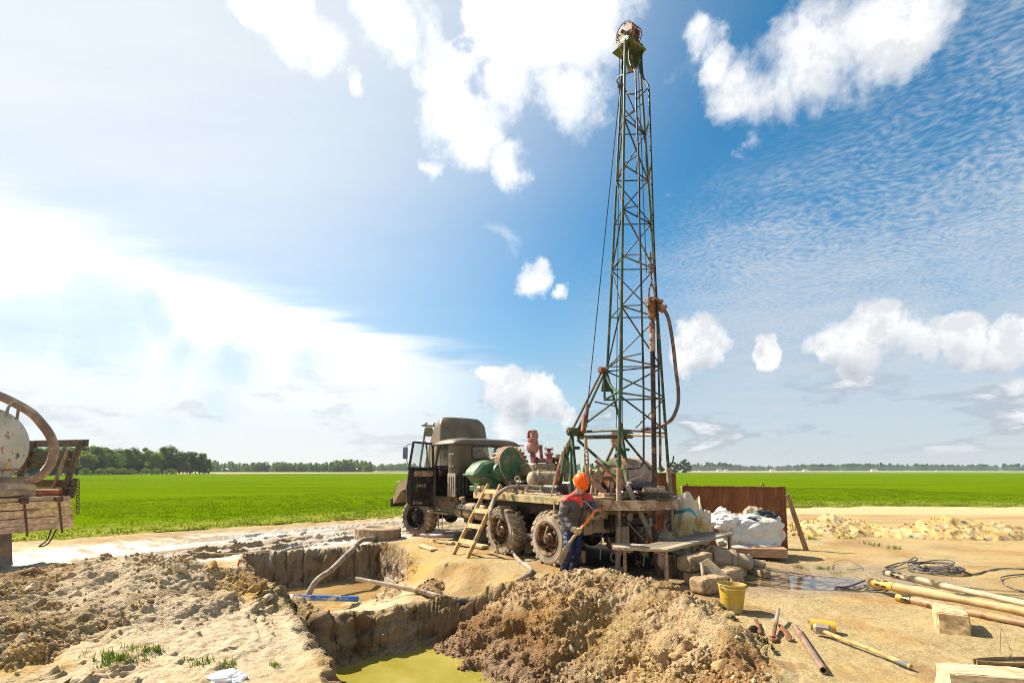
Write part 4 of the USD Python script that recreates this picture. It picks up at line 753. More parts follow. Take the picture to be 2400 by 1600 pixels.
# --- air tank lying on the deck
ac = T(1.2, .98, 1.52); adir = nrm(RA * .96 - FA * .28)
P('air_tank', MB().lathe([(.0, -.40), (.09, -.385), (.14, -.35), (.163, -.30), (.165, -.02), (.168, .0), (.165, .02), (.163, .27), (.14, .325), (.09, .355), (0, .37)], ac, adir, 30), surf('tank_khaki', (.19, .155, .085), .5, var=.2, vs=3, dirt=.45, dcol=(.40, .30, .18), ds=3))
P('tank_pipe', MB().tube([ac + UP * .17, ac + UP * .18 - adir * .16, ac + UP * .1 - adir * .26 - FA * .14, ac - UP * .12 - adir * .30 - FA * .16, T(.85, .55, 1.27), T(.8, .4, 1.27)], .016, 7, n=5), TANS)
P('tank_saddle', MB().box(ac - adir * .22 - UP * .19, FA * .3, adir * .06, UP * .12).box(ac + adir * .2 - UP * .19, FA * .3, adir * .06, UP * .12).box(ac - UP * .27, FA * .36, adir * .7, UP * .05), BLACK)
# --- clutter on deck edge: ring eye, linkages, rods
cl = MB().cyl(T(1.2, .25, 1.24), T(1.2, .25, 1.47), .025).torus(T(1.2, .25, 1.52), FA, .06, .018, 18, 6).beam(T(1.25, .2, 1.30), T(.7, .4, 1.29), .04, .05).beam(T(1.4, .3, 1.27), T(.95, .2, 1.28), .05, .04)
for k in range(7): cl.torus(T(1.3 + .035 * k, .22 + .02 * (k % 3), 1.28 + .025 * (k % 2)), [(1, .3, .2), (.2, 1, .4)][k % 2], .035, .009, 10, 5)
cl.cyl(T(.9, .25, 1.24), T(.9, .25, 1.38), .035).cyl(T(.75, .5, 1.24), T(.75, .5, 1.42), .02).box(T(.6, .9, 1.30), FA * .3, RA * .3, UP * .1)
P('linkage', cl, STEELMUD, kind='stuff')
P('loose_rod', MB().cyl(T(1.05, .22, 1.262), T(.0, .24, 1.262), .016), CHALKY); P('loose_rod', MB().cyl(T(.9, .32, 1.258), T(-.2, .30, 1.258), .012), RUSTY)
P('lever', MB().cyl(T(.02, .12, 1.22), T(-.08, .12, 1.50), .018).cyl(T(-.08, .12, 1.48), T(-.10, .12, 1.58), .022), TANS)
P('shackle', MB().torus(T(-.22, .06, 1.17), RA, .055, .016, 16, 6, (0, PI)).cyl(T(-.14, .06, 1.17), T(-.14, .06, .75), .02).cyl(T(-.16, .06, 1.0), T(-.16, .06, .78), .045).cyl(T(-.16, .06, .76), T(-.16, .06, .60), .03), STEELMUD)
P('deck_hose', MB().tube([T(2.2, .5, 1.28), T(1.7, .62, 1.28), T(1.3, .8, 1.29), T(.7, .72, 1.28), T(.3, .9, 1.28), T(-.1, .8, 1.28)], .032, 8, n=6), GREASE)
P('deck_hose', MB().tube([T(1.9, .3, 1.28), T(1.5, .45, 1.28), T(1.1, .42, 1.28), T(.5, .5, 1.28), T(.1, .42, 1.28)], .024, 8, n=6), BLACK)
P('tool_chest', MB().box(T(.45, .60, 1.33), FA * .45, RA * .3, UP * .18, .1), BLACK); P('gear_pump', MB().box(T(1.75, .85, 1.37), FA * .35, RA * .4, UP * .24, .12).cyl(T(1.75, .62, 1.42), T(1.75, .45, 1.42), .07), GREASE)
P('drive_housing', MB().box(T(2.75, 1.3, 1.45), FA * .35, RA * 1.4, UP * .45, .08), BLACK)
# --- winch, drums, covers
def arc_band(c, axd, r0, r1, w, a0, a1, n=20):
    x, y, z = frame(axd); rings = []
    for a in np.linspace(a0, a1, n):
        d = math.cos(a) * RAD_X + math.sin(a) * UP
        rings.append([c + d * r0 - axd * w / 2, c + d * r1 - axd * w / 2, c + d * r1 + axd * w / 2, c + d * r0 + axd * w / 2])
    return MB().loft(rings)
RAD_X = FA
wcn = T(.05, 1.75, 1.55)
P('winch_flange', arc_band(wcn, RA, .27, .385, .05, -.25, PI + .25), GREEN)
P('winch_drum', MB().cyl(wcn - RA * .05, wcn + RA * .75, .2, sides=24).lathe([(.2, .0), (.26, .0), (.26, .04), (.2, .04)], wcn, RA, 24).cyl(wcn - RA * .35, wcn + RA * .9, .05), surf('worn_drum', (.22, .10, .07), .5, .3, rust=.4, dirt=.3))
P('winch_cover', arc_band(wcn + RA * .42, RA, .385, .40, .78, .9, PI + .35, 16), surf('pinkish_cover', (.36, .235, .17), .6, var=.15, dirt=.3, dcol=(.26, .15, .09), ds=6, rust=.12))
dcn = T(.35, 2.72, 1.50)
P('gear_cover', arc_band(dcn, RA, .0, .47, .30, -.15, PI + .1, 24), GREEN)
P('cover_skirt', MB().box(dcn - UP * .25, FA * .9, RA * .28, UP * .45, .04).beam(T(-.12, 2.56, 1.2), T(-.12, 2.56, 1.62), .04, .10), GREEN)
P('engine_block', MB().box(T(.5, 1.7, 1.35), FA * .5, RA * 1.4, UP * .25).box(T(-.35, 2.0, 1.36), FA * .35, RA * .7, UP * .24).cyl(T(-.5, 1.4, 1.4), T(-.5, 2.2, 1.4), .07).box(T(-.55, 1.7, 1.28), FA * .4, RA * 1.0, UP * .1), GREASE)
for k in range(14):
    pass
ch = MB()
for k in range(16): ch.box(T(-.62, 1.15 + .055 * k, 1.44 + .012 * k), FA * .02, RA * .042, UP * .03)
P('drive_chain', ch, CHALKY)
st = MB().box(T(-.12, 1.12, 1.62), FA * .12, RA * .22, UP * .16, .2).cyl(T(-.20, 1.12, 1.62), T(-.02, 1.12, 1.62), .10, sides=18).cyl(T(-.22, 1.12, 1.62), T(-.02, 1.12, 1.62), .05, sides=14)
for x in (-.1, .1): st.beam(T(-.12, 1.12 + x * .7, 1.56), T(-.12, 1.12 + x * 1.3, 1.26), .08, .05)
st.beam(T(-.12, 1.12, 1.58), T(-.12, 1.12, 1.26), .06, .05).beam(T(-.12, .92, 1.25), T(-.12, 1.34, 1.25), .2, .05).beam(T(-.1, .93, 1.5), T(-.1, 1.0, 1.75), .06, .06)
P('bearing_stand', st, TANS)
P('wooden_lever', MB().beam(T(-.30, .92, 1.88), T(-.72, 1.28, 1.42), .07, .055), wood('lever_wood', (.26, .11, .05), None))
P('brown_chute', MB().tube([T(-.1, .72, 1.62), T(-.35, .78, 1.48), T(-.55, .92, 1.30)], .045, 6, n=5), surf('chute_brown', (.36, .2, .12), .6))
cv = MB()
for (s, t, dx, hgt) in ((-.62, .92, .05, .28), (-.70, 1.02, -.03, .20), (-.60, 1.3, .05, .35)): cv.cyl(T(s, t, 1.24), T(s, t + dx, 1.24 + hgt), .012)
P('control_lever', MB().cyl(T(-.70, .86, 1.24), T(-.70, .93, 1.46), .014).ball(T(-.70, .94, 1.48), .024, 1), REDP); P('control_lever', cv, BLACK)
for t in (.98, 1.02, 1.10):
    sp = [T(-.66, t + .012 * math.cos(q * 1.2), 1.27 + .006 * q) + FA * .012 * math.sin(q * 1.2) for q in range(34 if t < 1.1 else 46)]
    P('spring', MB().tube(sp, .004, 4), CHALKY)
P('valve_block', MB().box(T(-.72, .80, 1.27), FA * .16, RA * .35, UP * .07).cyl(T(-.8, .7, 1.29), T(-.8, 1.15, 1.29), .022).box(T(-.75, 1.15, 1.27), FA * .1, RA * .14, UP * .08), TANS)
# --- rear working platform with a curved skirt
cc = T(-.62, 1.42, 0)
al = np.linspace(-1.25, 1.25, 26); ring = lambda r, z: [cc + (-FA * math.cos(q) * r * .96 + RA * math.sin(q) * r * 1.12) + UP * z for q in al]
PLAT = surf('platform_skirt', (.43, .31, .19), .6, var=.15, vs=4, dirt=.3, dcol=(.25, .15, .08), ds=5, drange=.05, rust=.22)
P('platform_skirt', MB().loft([np.array([a, b, c, d]) for a, b, c, d in zip(ring(.90, 1.035), ring(.90, 1.20), ring(.87, 1.20), ring(.87, 1.035))]).beam(T(-.86, .28, 1.12), T(-.86, .72, 1.12), .04, .17).beam(T(-.86, 2.2, 1.12), T(-.86, 2.55, 1.12), .04, .17).beam(T(-1.15, 2.5, 1.13), T(-.7, 2.62, 1.13), .03, .15), PLAT)
pf = [(math.cos(q) * .87 * .96, math.sin(q) * .87 * 1.12) for q in al]
P('platform_floor', MB().prism([(x, y) for x, y in pf] + [(-.1, 1.0), (-.1, -1.0)], cc + UP * 1.17, -FA, RA, UP * .018), GREASE)
P('rear_beam', MB().beam(T(-.80, .12, 1.12), T(-.80, .78, 1.12), .06, .19).beam(T(-.78, .15, .95), T(-.78, 2.3, .95), .08, .16), surf('rear_beam_paint', (.30, .25, .13), .6, dirt=.4, rust=.2))
rt = cc - FA * .60 + RA * .02
P('rotary_table', MB().lathe([(.34, 1.19), (.34, 1.25), (.30, 1.26), (.30, 1.30), (.33, 1.305), (.33, 1.33), (.18, 1.335), (.17, 1.37), (.06, 1.372)], rt, UP, 36), GREASE)
P('kelly_bushing', MB().lathe([(.20, 1.335), (.20, 1.40), (.075, 1.405)], rt - RA * .02, UP, 8).box(rt + RA * .15 + UP * 1.38, FA * .12, RA * .14, UP * .09), TANS)
P('drive_shaft', MB().cyl(T(-.3, 1.5, 1.30), T(-1.0, 1.44, 1.28), .06), GREASE)
# hanging panels, tail plates under the platform
for k, t in enumerate((.30, .52, .73, .95)): P('tail_panel', MB().beam(T(-.72, t, .94), T(-.72, t, .62 + .02 * (k % 2)), .205, .025, up=FA), surf('tail_panel' + str(k), (.19, .135, .075), .75, var=.3, dirt=.4))
P('mud_flap', MB().beam(T(-.90, 1.02, .80), T(-.90, 1.02, .42), .20, .02, up=FA), surf('flap_tan', (.42, .27, .17), .75, var=.2)); P('mud_flap', MB().beam(T(-.92, 1.0, .98), T(-.92, 1.05, .78), .17, .03, up=FA), RUSTY)
P('tail_lamp', MB().cyl(T(-.90, 1.08, .90), T(-.97, 1.08, .90), .075, sides=16), surf('old_lamp', (.30, .2, .17), .4))
P('plate', MB().beam(T(-1.0, 1.62, .86), T(-1.0, 1.62, .70), .17, .012, up=FA), CHALKY)
P('mud_guard', MB().beam(T(-.35, .2, .75), T(-.35, .2, .45), .03, .2), BLACK)
P('under_rods', MB().cyl(T(-.75, .6, .6), T(-.8, .5, .2), .012).cyl(T(-.75, .75, .55), T(-.82, .85, .25), .014).torus(T(-.8, .85, .22), FA, .09, .02, 14, 5).cyl(T(-1.3, 1.0, .12), T(-.9, 1.7, .9), .012).cyl(T(-1.0, .98, .80), T(-1.1, 1.6, .25), .012), STEELMUD)
P('steadying_strut', MB().beam(T(-1.0, .98, 1.45), T(-1.15, 1.42, .55), .085, .06, up=FA), surf('strut_grey', (.30, .245, .20), .7, dirt=.4, var=.25))
# ------------------------------------------------------------------ the mast, part of the truck
MAST = numbered(TRUCK, 'mast'); UsdGeom.Xform.Define(stage, MAST); origin[MAST] = origin[TRUCK]
MGREEN = surf('mast_green', (.028, .060, .028), .5, spec=.3, var=.2, vs=3, dirt=.15, dcol=(.17, .125, .07), ds=5, rust=.02, bump=.1)
MDARK = surf('mast_brace', (.016, .02, .014), .5, spec=.3, var=.3, vs=4, dirt=.15, dcol=(.12, .085, .05), rust=.12, bump=.1)
MBROWN = surf('mast_brown', (.06, .05, .026), .5, var=.3, vs=4, dirt=.25, dcol=(.17, .12, .07), rust=.2, bump=.1)
L1 = (D(1452.5, 1000, 9.0), D(1465, 92, 9.25)); L2 = (D(1560, 1007, 9.82), D(1498, 122, 9.62)); L3 = (D(1425, 829, 9.88), D(1461, 100, 9.62))
def at_z(L, z): t = (z - L[0][2]) / (L[1][2] - L[0][2]); return L[0] + (L[1] - L[0]) * t
def z_on1(v):            # height on the first leg that is seen at image row v
    lo, hi = -1.0, 12.0
    for _ in range(50):
        m = (lo + hi) / 2; p = at_z(L1, m); d = p - np.array([0, 0, H]); fw = d[1] * math.cos(PITCH) + d[2] * math.sin(PITCH); up = -d[1] * math.sin(PITCH) + d[2] * math.cos(PITCH)
        if CY - FPX * up / fw > v: lo = m
        else: hi = m
    return lo
zl = [z_on1(v) for v in (1007, 920, 839, 717, 599, 490, 386, 277)]
ztop = z_on1(95)
M_ = lambda name, mb, m, label=None: part(MAST, name, mb, m, label)
foot1, foot2 = at_z(L1, .0), at_z(L2, .0)
M_('leg', MB().cyl(at_z(L1, .62), at_z(L1, ztop), .031, .024, 12), MGREEN); M_('leg', MB().cyl(at_z(L2, .62), at_z(L2, ztop - .12), .030, .024, 12), MGREEN)
M_('leg', MB().cyl(at_z(L3, zl[2] - .28), at_z(L3, ztop), .027, .021, 12), MGREEN)
for L in (L1, L2):
    p = at_z(L, 0); p[2] = gz(p[0], p[1]) + .02
    M_('jack_leg', MB().cyl(p + UP * .03, at_z(L, 1.75), .046, sides=12).cyl(p, p + UP * .04, .13, sides=14).cyl(p + UP * .04, p + UP * .3, .03), STEELMUD)
    M_('clamp', MB().box(at_z(L, 1.12), FA * .16, RA * .2, UP * .11, .1).box(at_z(L, 1.12) - FA * .1 + RA * .06, FA * .06, RA * .08, UP * .06), TANS)
r_ = .019
def bar(a, b, r=r_, m=MDARK, name='brace'): M_(name, MB().cyl(a, b, r * (.66 if r < .03 else .8), sides=7), m)
for k in range(2, len(zl)):
    a, b, c = (at_z(L, zl[k]) for L in (L1, L2, L3))
    bar(a, b, .022, MBROWN if k < 5 else MDARK, 'ring_bar'); bar(a, c, .019, MDARK, 'ring_bar'); bar(c + UP * .02, b + UP * .0, .018, MDARK, 'ring_bar')
    if k + 1 < len(zl):
        a2, b2, c2 = (at_z(L, zl[k + 1]) for L in (L1, L2, L3))
        if k % 2 == 0: bar(a2, b, .023, MBROWN if k < 5 else MDARK); bar(a2, c, .021); bar(b2, c)
        else: bar(b2, a, .019); bar(c2, a, .017); bar(c2, b, .017)
a, b, c = (at_z(L, zl[-1]) for L in (L1, L2, L3)); z9 = z_on1(205)
bar(a, at_z(L2, z9), .016); bar(at_z(L1, z9), b, .016); bar(c, at_z(L1, z9), .016); bar(at_z(L3, z9), b, .015)
# lower spreading part: joint, struts to the hinges, A-frames
J = D(1417, 868, 9.9); K = D(1417, 937, 9.9); H1 = T(0, .67, 2.42); H2 = T(0, 2.05, 2.42); a9, b9 = at_z(L1, zl[1]), at_z(L2, zl[1]); a0, b0 = at_z(L1, zl[0]), at_z(L2, zl[0])
a8, b8 = at_z(L1, zl[2]), at_z(L2, zl[2])
M_('joint_plate', MB().box(J, RA * .12, FA * .10, UP * .12, .2).cyl(J - RA * .14, J + RA * .02, .06), RUSTY)
bar(at_z(L3, zl[2] - .1), J, .04, MGREEN, 'strut'); bar(J + RA * -.07, H1 - RA * .02 + FA * .05, .032, MBROWN, 'strut'); bar(J + RA * .02, H1 + RA * .08, .032, MGREEN, 'strut')
bar(J + RA * .05, H2, .032, MGREEN, 'strut')
M_('brace', MB().tube([J, J + (a9 - J) * .45 - UP * .12, a9], .025, 8, n=6), MGREEN)
bar(J, b9 + UP * .05, .022, MGREEN); bar(b8 - UP * .03, a9 + UP * .05, .024, MGREEN); bar(J + UP * -.02, b8, .02, MDARK, 'ring_bar'); bar(J, a8, .026, MGREEN, 'ring_bar')
bar(a9, b9, .026, MBROWN, 'ring_bar'); bar(K, b9, .024, MGREEN, 'ring_bar'); bar(K, a9 + UP * .03, .03, MGREEN, 'ring_bar'); bar(J, K, .03, MGREEN)
bar(D(1394, 941, 9.8), D(1441, 951, 10.1), .022, MBROWN)
M_('gusset', MB().prism([(0, 0), (.22, 0), (.12, .32), (.06, .32)], D(1409, 917, 9.95), nrm([1, .2, 0]), UP, FA * .012), MGREEN)
bar(a9 - UP * .08, H1 + RA * .12 + UP * .06, .027, MGREEN, 'strut'); bar(a9 - UP * .06, b0 + UP * .05, .025, MGREEN); bar(b9 - UP * .02, D(1490, 1002, 9.9), .022, MBROWN)
bar(H1 + RA * .1, a0, .03, MGREEN, 'ring_bar'); bar(a0, b0, .027, MBROWN, 'ring_bar'); bar(H1 + RA * .1 - UP * .10, T(-.25, 1.7, 2.36), .05, MBROWN, 'ring_bar'); bar(H2, b0 - UP * .05, .032, TANS, 'ring_bar')
bar(H1 - UP * .15 + RA * .1, at_z(L1, 1.62) + FA * .05, .033, MGREEN, 'strut'); bar(H2 - UP * .05, D(1525, 1100, 9.8), .03, MGREEN, 'strut')
bar(D(1439, 1042, 10.3), D(1421, 1080, 10.3), .04, MBROWN, 'strut')
M_('tilt_sector', MB().prism([(-.16, -.05), (.02, -.20), (.16, -.05), (.17, .08), (0, .16), (-.15, .14)], T(-.1, 1.75, 2.32), RA, UP, FA * .04), TANS)
for k in range(9): an = -.9 + k * .2; M_('sector_tooth', MB().box(T(-.08, 1.75 + .17 * math.sin(an), 2.32 - .17 * math.cos(an)), RA * .025, FA * .05, UP * .025), STEELMUD)
for hh, nm in ((H1, 0), (H2, 1)):
    M_('hinge', MB().cyl(hh - RA * .12, hh + RA * .08, .080, sides=22).cyl(hh - RA * .135, hh - RA * .12, .06, sides=18).cyl(hh + RA * .08, hh + RA * .22, .07, sides=16), MGREEN)
    M_('pin', MB().cyl(hh - RA * .16, hh - RA * .13, .035, sides=6).box(hh - RA * .15, RA * .02, FA * .09, UP * .03), RUSTY)
    t0 = .60 if nm == 0 else 2.0
    for (s1, t1) in ((-.42, t0 - .25), (-.12, t0 - .12), (.55, t0 + .12)): M_('a_frame_leg', MB().cyl(hh - UP * .08 - RA * .03 + FA * .02, T(s1, t1, 1.22), .035, sides=12), MGREEN)
    M_('a_frame_plate', MB().box(hh - UP * .30 - RA * .05, FA * .10, RA * .34, UP * .055, .1), MGREEN)
    M_('a_frame_web', MB().prism([(-.1, 0), (.16, 0), (.10, .4), (0, .4)], hh - UP * .78 + FA * .2 - RA * .06, RA, UP, FA * .015), GREEN2)
M_('tilt_cylinder', MB().cyl(T(.55, .62, 1.25), T(.25, .66, 2.05), .058, sides=16).cyl(T(.25, .66, 2.05), H1, .036), surf('brown_cylinder', (.17, .07, .04), .5, dirt=.25, rust=.2))
# chain hoist beside the left A-frame
tb = D(1372, 1015, 9.35); tl = D(1377, 1135, 9.35)
hs = MB().cyl(tb + (tl - tb) * .08, tb + (tl - tb) * .3, .03).cyl(tb + (tl - tb) * .62, tb + (tl - tb) * .8, .035).cyl(tb + (tl - tb) * .8, tl, .055)
for k in range(4): hs.torus(tb + (tl - tb) * (.32 + .08 * k), [RA, FA][k % 2], .04, .013, 12, 6)
for sg in (-1, 1): hs.cyl(tb + (tl - tb) * .40 + RA * .045 * sg, tb + (tl - tb) * .62 + RA * .045 * sg, .012)
M_('chain_hoist', hs, STEELMUD)
# guides for the swivel: two tubes bent in at the top and hooked in at the foot
g1 = [D(u, v, y) for u, v, y in ((1474, 80, 9.3), (1475, 140, 9.27), (1481, 157, 9.2), (1489, 170, 9.1), (1490, 190, 9.08), (1492, 275, 9.02), (1497, 383, 8.98), (1499, 528, 8.95), (1502, 630, 8.93), (1505, 760, 8.92), (1508, 900, 8.92), (1508.5, 1070, 8.92), (1506, 1085, 8.92), (1499, 1095, 8.93), (1485, 1097, 8.95), (1459, 1099, 9.0))]
g2 = [D(u, v, y) for u, v, y in ((1503, 112, 9.5), (1505, 165, 9.46), (1509, 185, 9.4), (1518, 198, 9.3), (1521, 215, 9.27), (1524, 300, 9.2), (1532, 554, 9.15), (1540, 740, 9.12), (1546, 970, 9.1), (1547, 1080, 9.1), (1550, 1096, 9.15), (1557, 1100, 9.5))]
M_('guide_tube', MB().tube(g1, .018, 10, n=3), MDARK); M_('guide_tube', MB().tube(g2, .018, 10, n=3), MDARK)
for k in (1, 2, 3, 4, 5, 6, 7):
    z = zl[k]; p1 = at_z(L1, z); 
    def on(g, z):
        q = spline(g, 6); i = np.argmin(np.abs(q[:12 * 7, 2] - z)); return q[i]
    q1, q2 = on(g1, z), on(g2, z - .05); m12 = p1 + (at_z(L2, z) - p1) * .5
    M_('guide_bracket', MB().cyl(p1, q1, .011, sides=6).cyl(m12, q1, .010, sides=6), MBROWN if k < 5 else MDARK); M_('guide_bracket', MB().cyl(at_z(L2, z), q2, .011, sides=6).cyl(at_z(L2, z - .1), q2, .009, sides=6), MBROWN)
# hoops near the top
M_('hoop', MB().tube([D(1484, 168, 9.15), D(1462, 175, 9.3), D(1449, 182, 9.45), D(1446, 190, 9.5), D(1452, 201, 9.55)], .013, 7, n=5).cyl(D(1448, 204, 9.6), D(1462, 200, 9.6), .03), MDARK)
M_('hoop', MB().tube([D(1466, 213, 9.25), D(1472, 219, 9.15), D(1482, 221, 9.1), D(1492, 218, 9.15), D(1503, 211, 9.4)], .014, 7, n=5).cyl(D(1494, 232, 9.1), D(1518, 207, 9.3), .012), MDARK)
# crown: plate, block of sheaves, guard hoops
cz = ztop - .02; ce = (at_z(L1, cz) + at_z(L2, cz) + at_z(L3, cz)) / 3
CRG = surf('crown_green', (.06, .10, .035), .5, dirt=.25, rust=.1)
M_('crown_plate', MB().box(ce + UP * .02, RA * .50, FA * .46, UP * .03).prism([(-.24, .02), (.24, .02), (.16, -.34), (0, -.42), (-.05, -.3)], ce - FA * -.02, RA, UP, FA * .014).prism([(-.22, .02), (.22, .02), (.02, -.30)], ce + RA * .2, FA, UP, RA * .014).box(ce + UP * .1, RA * .42, FA * .40, UP * .02), CRG)
SHV = surf('sheave_red', (.11, .034, .022), .6, var=.2, rust=.3, dirt=.15)
sc_ = ce + UP * .33
for k, o in enumerate((-.10, -.035, .03, .095)): M_('sheave', MB().lathe([(.05, -.03), (.165, -.026), (.175, -.026), (.15, 0), (.175, .026), (.165, .026), (.05, .03)], sc_ + RA * o, RA, 26, caps=False, closed=True), SHV)
hp_ = MB()
for o in (-.2, -.1, .0, .1, .2): hp_.torus(sc_ + RA * o * .7, RA, .205, .009, 22, 5)
for an in np.arange(0, 2 * PI, PI / 6): d = math.cos(an) * FA + math.sin(an) * UP; hp_.cyl(sc_ + d * .205 - RA * .14, sc_ + d * .205 + RA * .14, .008, sides=5)
hp_.cyl(sc_ - RA * .24, sc_ + RA * .24, .035).tube([ce - RA * .26 + UP * .05, ce - RA * .33 + UP * .14, ce - RA * .24 + UP * .22], .011, 6, n=4).tube([ce + RA * .26 + UP * .1, ce + RA * .34 + UP * .18, ce + RA * .24 + UP * .26], .011, 6, n=4)
M_('sheave_guard', hp_, SHV); M_('crown_bracket', MB().prism([(-.16, 0), (.16, 0), (.05, .40), (-.05, .40)], ce - RA * .19 + UP * .03, FA, UP, RA * .014).prism([(-.16, 0), (.16, 0), (.05, .40), (-.05, .40)], ce + RA * .18 + UP * .03, FA, UP, RA * .014), CRG)
# ropes
def rope(a, b, r=.008): M_('rope', MB().cyl(a, b, r, sides=6), ROPE)
rope(ce + FA * .15, D(1377, 952, 9.75), .0095); rope(ce + FA * .2 - RA * .05, T(.05, 1.85, 1.75), .008); rope(ce + FA * .22 + RA * .05, T(.05, 2.05, 1.75), .008); rope(sc_ - FA * .2, D(1515, 640, 9.2), .008)
M_('rope_anchor', MB().cyl(D(1377, 948, 9.72), D(1372, 1000, 9.6), .035).cyl(D(1374, 950, 9.72), D(1384, 952, 9.72), .02).cyl(D(1370, 975, 9.65), D(1367, 1012, 9.5), .05), RUSTY)
cgb = MB()
for k in range(10): cgb.torus(D(1547.5, 1022 + 6 * k, 9.0) + RA * .02 * (k % 2), [RA, FA][k % 2], .022, .007, 8, 5)
M_('tong_chain', cgb, RUSTY); M_('tong_hook', MB().tube([D(1562, 1088, 9.3), D(1572, 1087, 9.2), D(1577, 1080, 9.2), D(1579, 1068, 9.2)], .012, 6, n=5), BLACK)
M_('tie_rag', (lambda mb: [mb.tube([D(1455 + i * 3, 1066 + 3 * i, 8.93), D(1461 + i * 2, 1080, 8.9), D(1456 + 4 * i, 1100 + 3 * i, 8.92)], .006, 5, n=4) for i in range(4)] and mb)(MB()), surf('straw_rope', (.45, .3, .1), .9))
# ------------------------------------------------------------------ swivel, kelly and hose hanging in the mast
kx = D(1527.5, 700, 9.18); kb = rt + UP * 1.2
def kl(z): q = kx + (np.array([rt[0], rt[1], 0]) + UP * 0 - np.array([kx[0], kx[1], 0])) * ((kx[2] - z) / (kx[2] - 1.2)) ; return np.array([q[0], q[1], z])
DS = thing('drill_string', 'dark kelly pipe hanging from a rusty swivel down through the rotary table', 'drill pipe', kl(.0))
zs = lambda v: D(1527, v, 9.18)[2]
part(DS, 'kelly', MB().cyl(kl(-.15), kl(zs(824)), .045, sides=6), PIPEM); part(DS, 'pipe_sleeve', MB().cyl(kl(zs(824)), kl(zs(775)), .049, sides=14).cyl(kl(zs(778)), kl(zs(773)), .058), surf('pale_pipe', (.36, .23, .14), .55, rust=.3, dirt=.2)); part(DS, 'tool_joint', MB().cyl(kl(zs(775)), kl(zs(757)), .054, sides=14).cyl(kl(zs(757)), kl(zs(745)), .034), RUSTY)
sw = MB().lathe([(.04, zs(748)), (.075, zs(744)), (.08, zs(730)), (.088, zs(722)), (.09, zs(708)), (.07, zs(700)), (.045, zs(697))], np.array([*kl(zs(720))[:2], 0]), UP, 20).box(kl(zs(712)) - RA * .10, RA * .07, FA * .09, UP * .15, .2).cyl(kl(zs(702)) - RA * .08, kl(zs(706)) + RA * .09, .034)
part(DS, 'swivel', sw, RUSTY)
bl = kl(zs(685)); part(DS, 'bail', MB().tube([kl(zs(712)) - RA * .08, bl - RA * .075, bl - RA * .035 + UP * .12, bl + UP * .16, bl + RA * .045 + UP * .10, bl + RA * .085 - UP * .04, kl(zs(712)) + RA * .085], .016, 8, n=6), RUSTY)
hk = MB().tube([bl + UP * .12, bl + UP * .2, bl + UP * .26 + RA * .02], .016, 7).cyl(bl + UP * .25, bl + UP * .75, .014)
for dz_, w in ((.36, .08), (.50, .07), (.62, .07)): hk.beam(bl + UP * dz_ - RA * w, bl + UP * (dz_ + .03) + RA * w, .03, .025)
part(DS, 'hook', hk, RUSTY)
gn = [kl(zs(716)) + RA * .05, D(1530, 706, 9.1), D(1535, 701.5, 9.08), D(1541, 703, 9.07), D(1546, 709, 9.05)]
part(DS, 'gooseneck', MB().tube(gn, .034, 12, n=6), RUSTY); part(DS, 'coupling', MB().cyl(D(1543, 711, 9.05), D(1553, 704, 9.05), .03).cyl(D(1547, 714, 9.04), D(1552, 722, 9.03), .05, sides=14).cyl(D(1544, 727, 9.02), D(1562, 717, 9.02), .03).cyl(D(1549, 723, 9.02), D(1557, 729, 9.02), .05), RUSTY)
hz_ = [(1550, 722, 9.03), (1558, 728, 9.02), (1568, 752, 9.0), (1577, 805, 9.0), (1584, 867, 9.0), (1589, 905, 9.0), (1590, 935, 9.0), (1587, 955, 9.0), (1576, 980, 9.05), (1560, 993, 9.15), (1546, 1000, 9.3), (1530, 1004, 9.5), (1505, 1005, 9.8)]
single('mud_hose', MB().tube([D(*q) for q in hz_], .031, 12, n=7), surf('brown_hose', (.085, .05, .035), .55, var=.2, dirt=.3, dcol=(.22, .15, .10)), 'thick brown hose looping from the swivel down beside the mast', 'hose')
# ------------------------------------------------------------------ things around the truck
def S(u, v, dz=0.0):                     # the point of the terrain seen at (u, v)
    d = ray(u, v); k = 2.0
    while k < 60:
        p = np.array([0, 0, H]) + d * k
        if p[2] <= gz(p[0], p[1]): break
        k += .02
    return p + UP * dz
def onground(p, dz=0.0): p = np.array(p, float); p[2] = gz(p[0], p[1]) + dz; return p
OAK = lambda n, c, ax=None, **k: wood(n, c, ax, **k)
LADW = wood('ladder_wood', (.40, .24, .09), None, .5, dirt=.12)
GREYW = wood('weathered_wood', (.30, .235, .16), 0, .6, dirt=.15); GREYW2 = wood('weathered_wood_dark', (.17, .125, .08), 0, .6)
PALEW = wood('pale_wood', (.46, .33, .17), None, .5, dirt=.1); MUDW = wood('muddy_wood', (.27, .18, .09), None, .8, dirt=.3)
# ladder leaning on the deck
lt, lb = [T(2.02, .07, 1.36), T(1.56, .07, 1.36)], [onground(G(1063, 1302)), onground(G(1096, 1313))]
LD = thing('ladder', 'homemade wooden step ladder leaning against the truck deck', 'ladder', (lb[0] + lb[1]) / 2)
for a, b in zip(lb, lt): part(LD, 'rail', MB().beam(a, b + (b - a) * .04, .075, .045, up=FA), LADW)
for k, q in enumerate((.20, .42, .64, .93)):
    a, b = lb[0] + (lt[0] - lb[0]) * q, lb[1] + (lt[1] - lb[1]) * q; part(LD, 'rung', MB().beam(a - RA * .02 + nrm(a - b) * .04, b - RA * .02 + nrm(b - a) * .04, .02, .10, up=nrm(lt[0] - lb[0])), LADW)
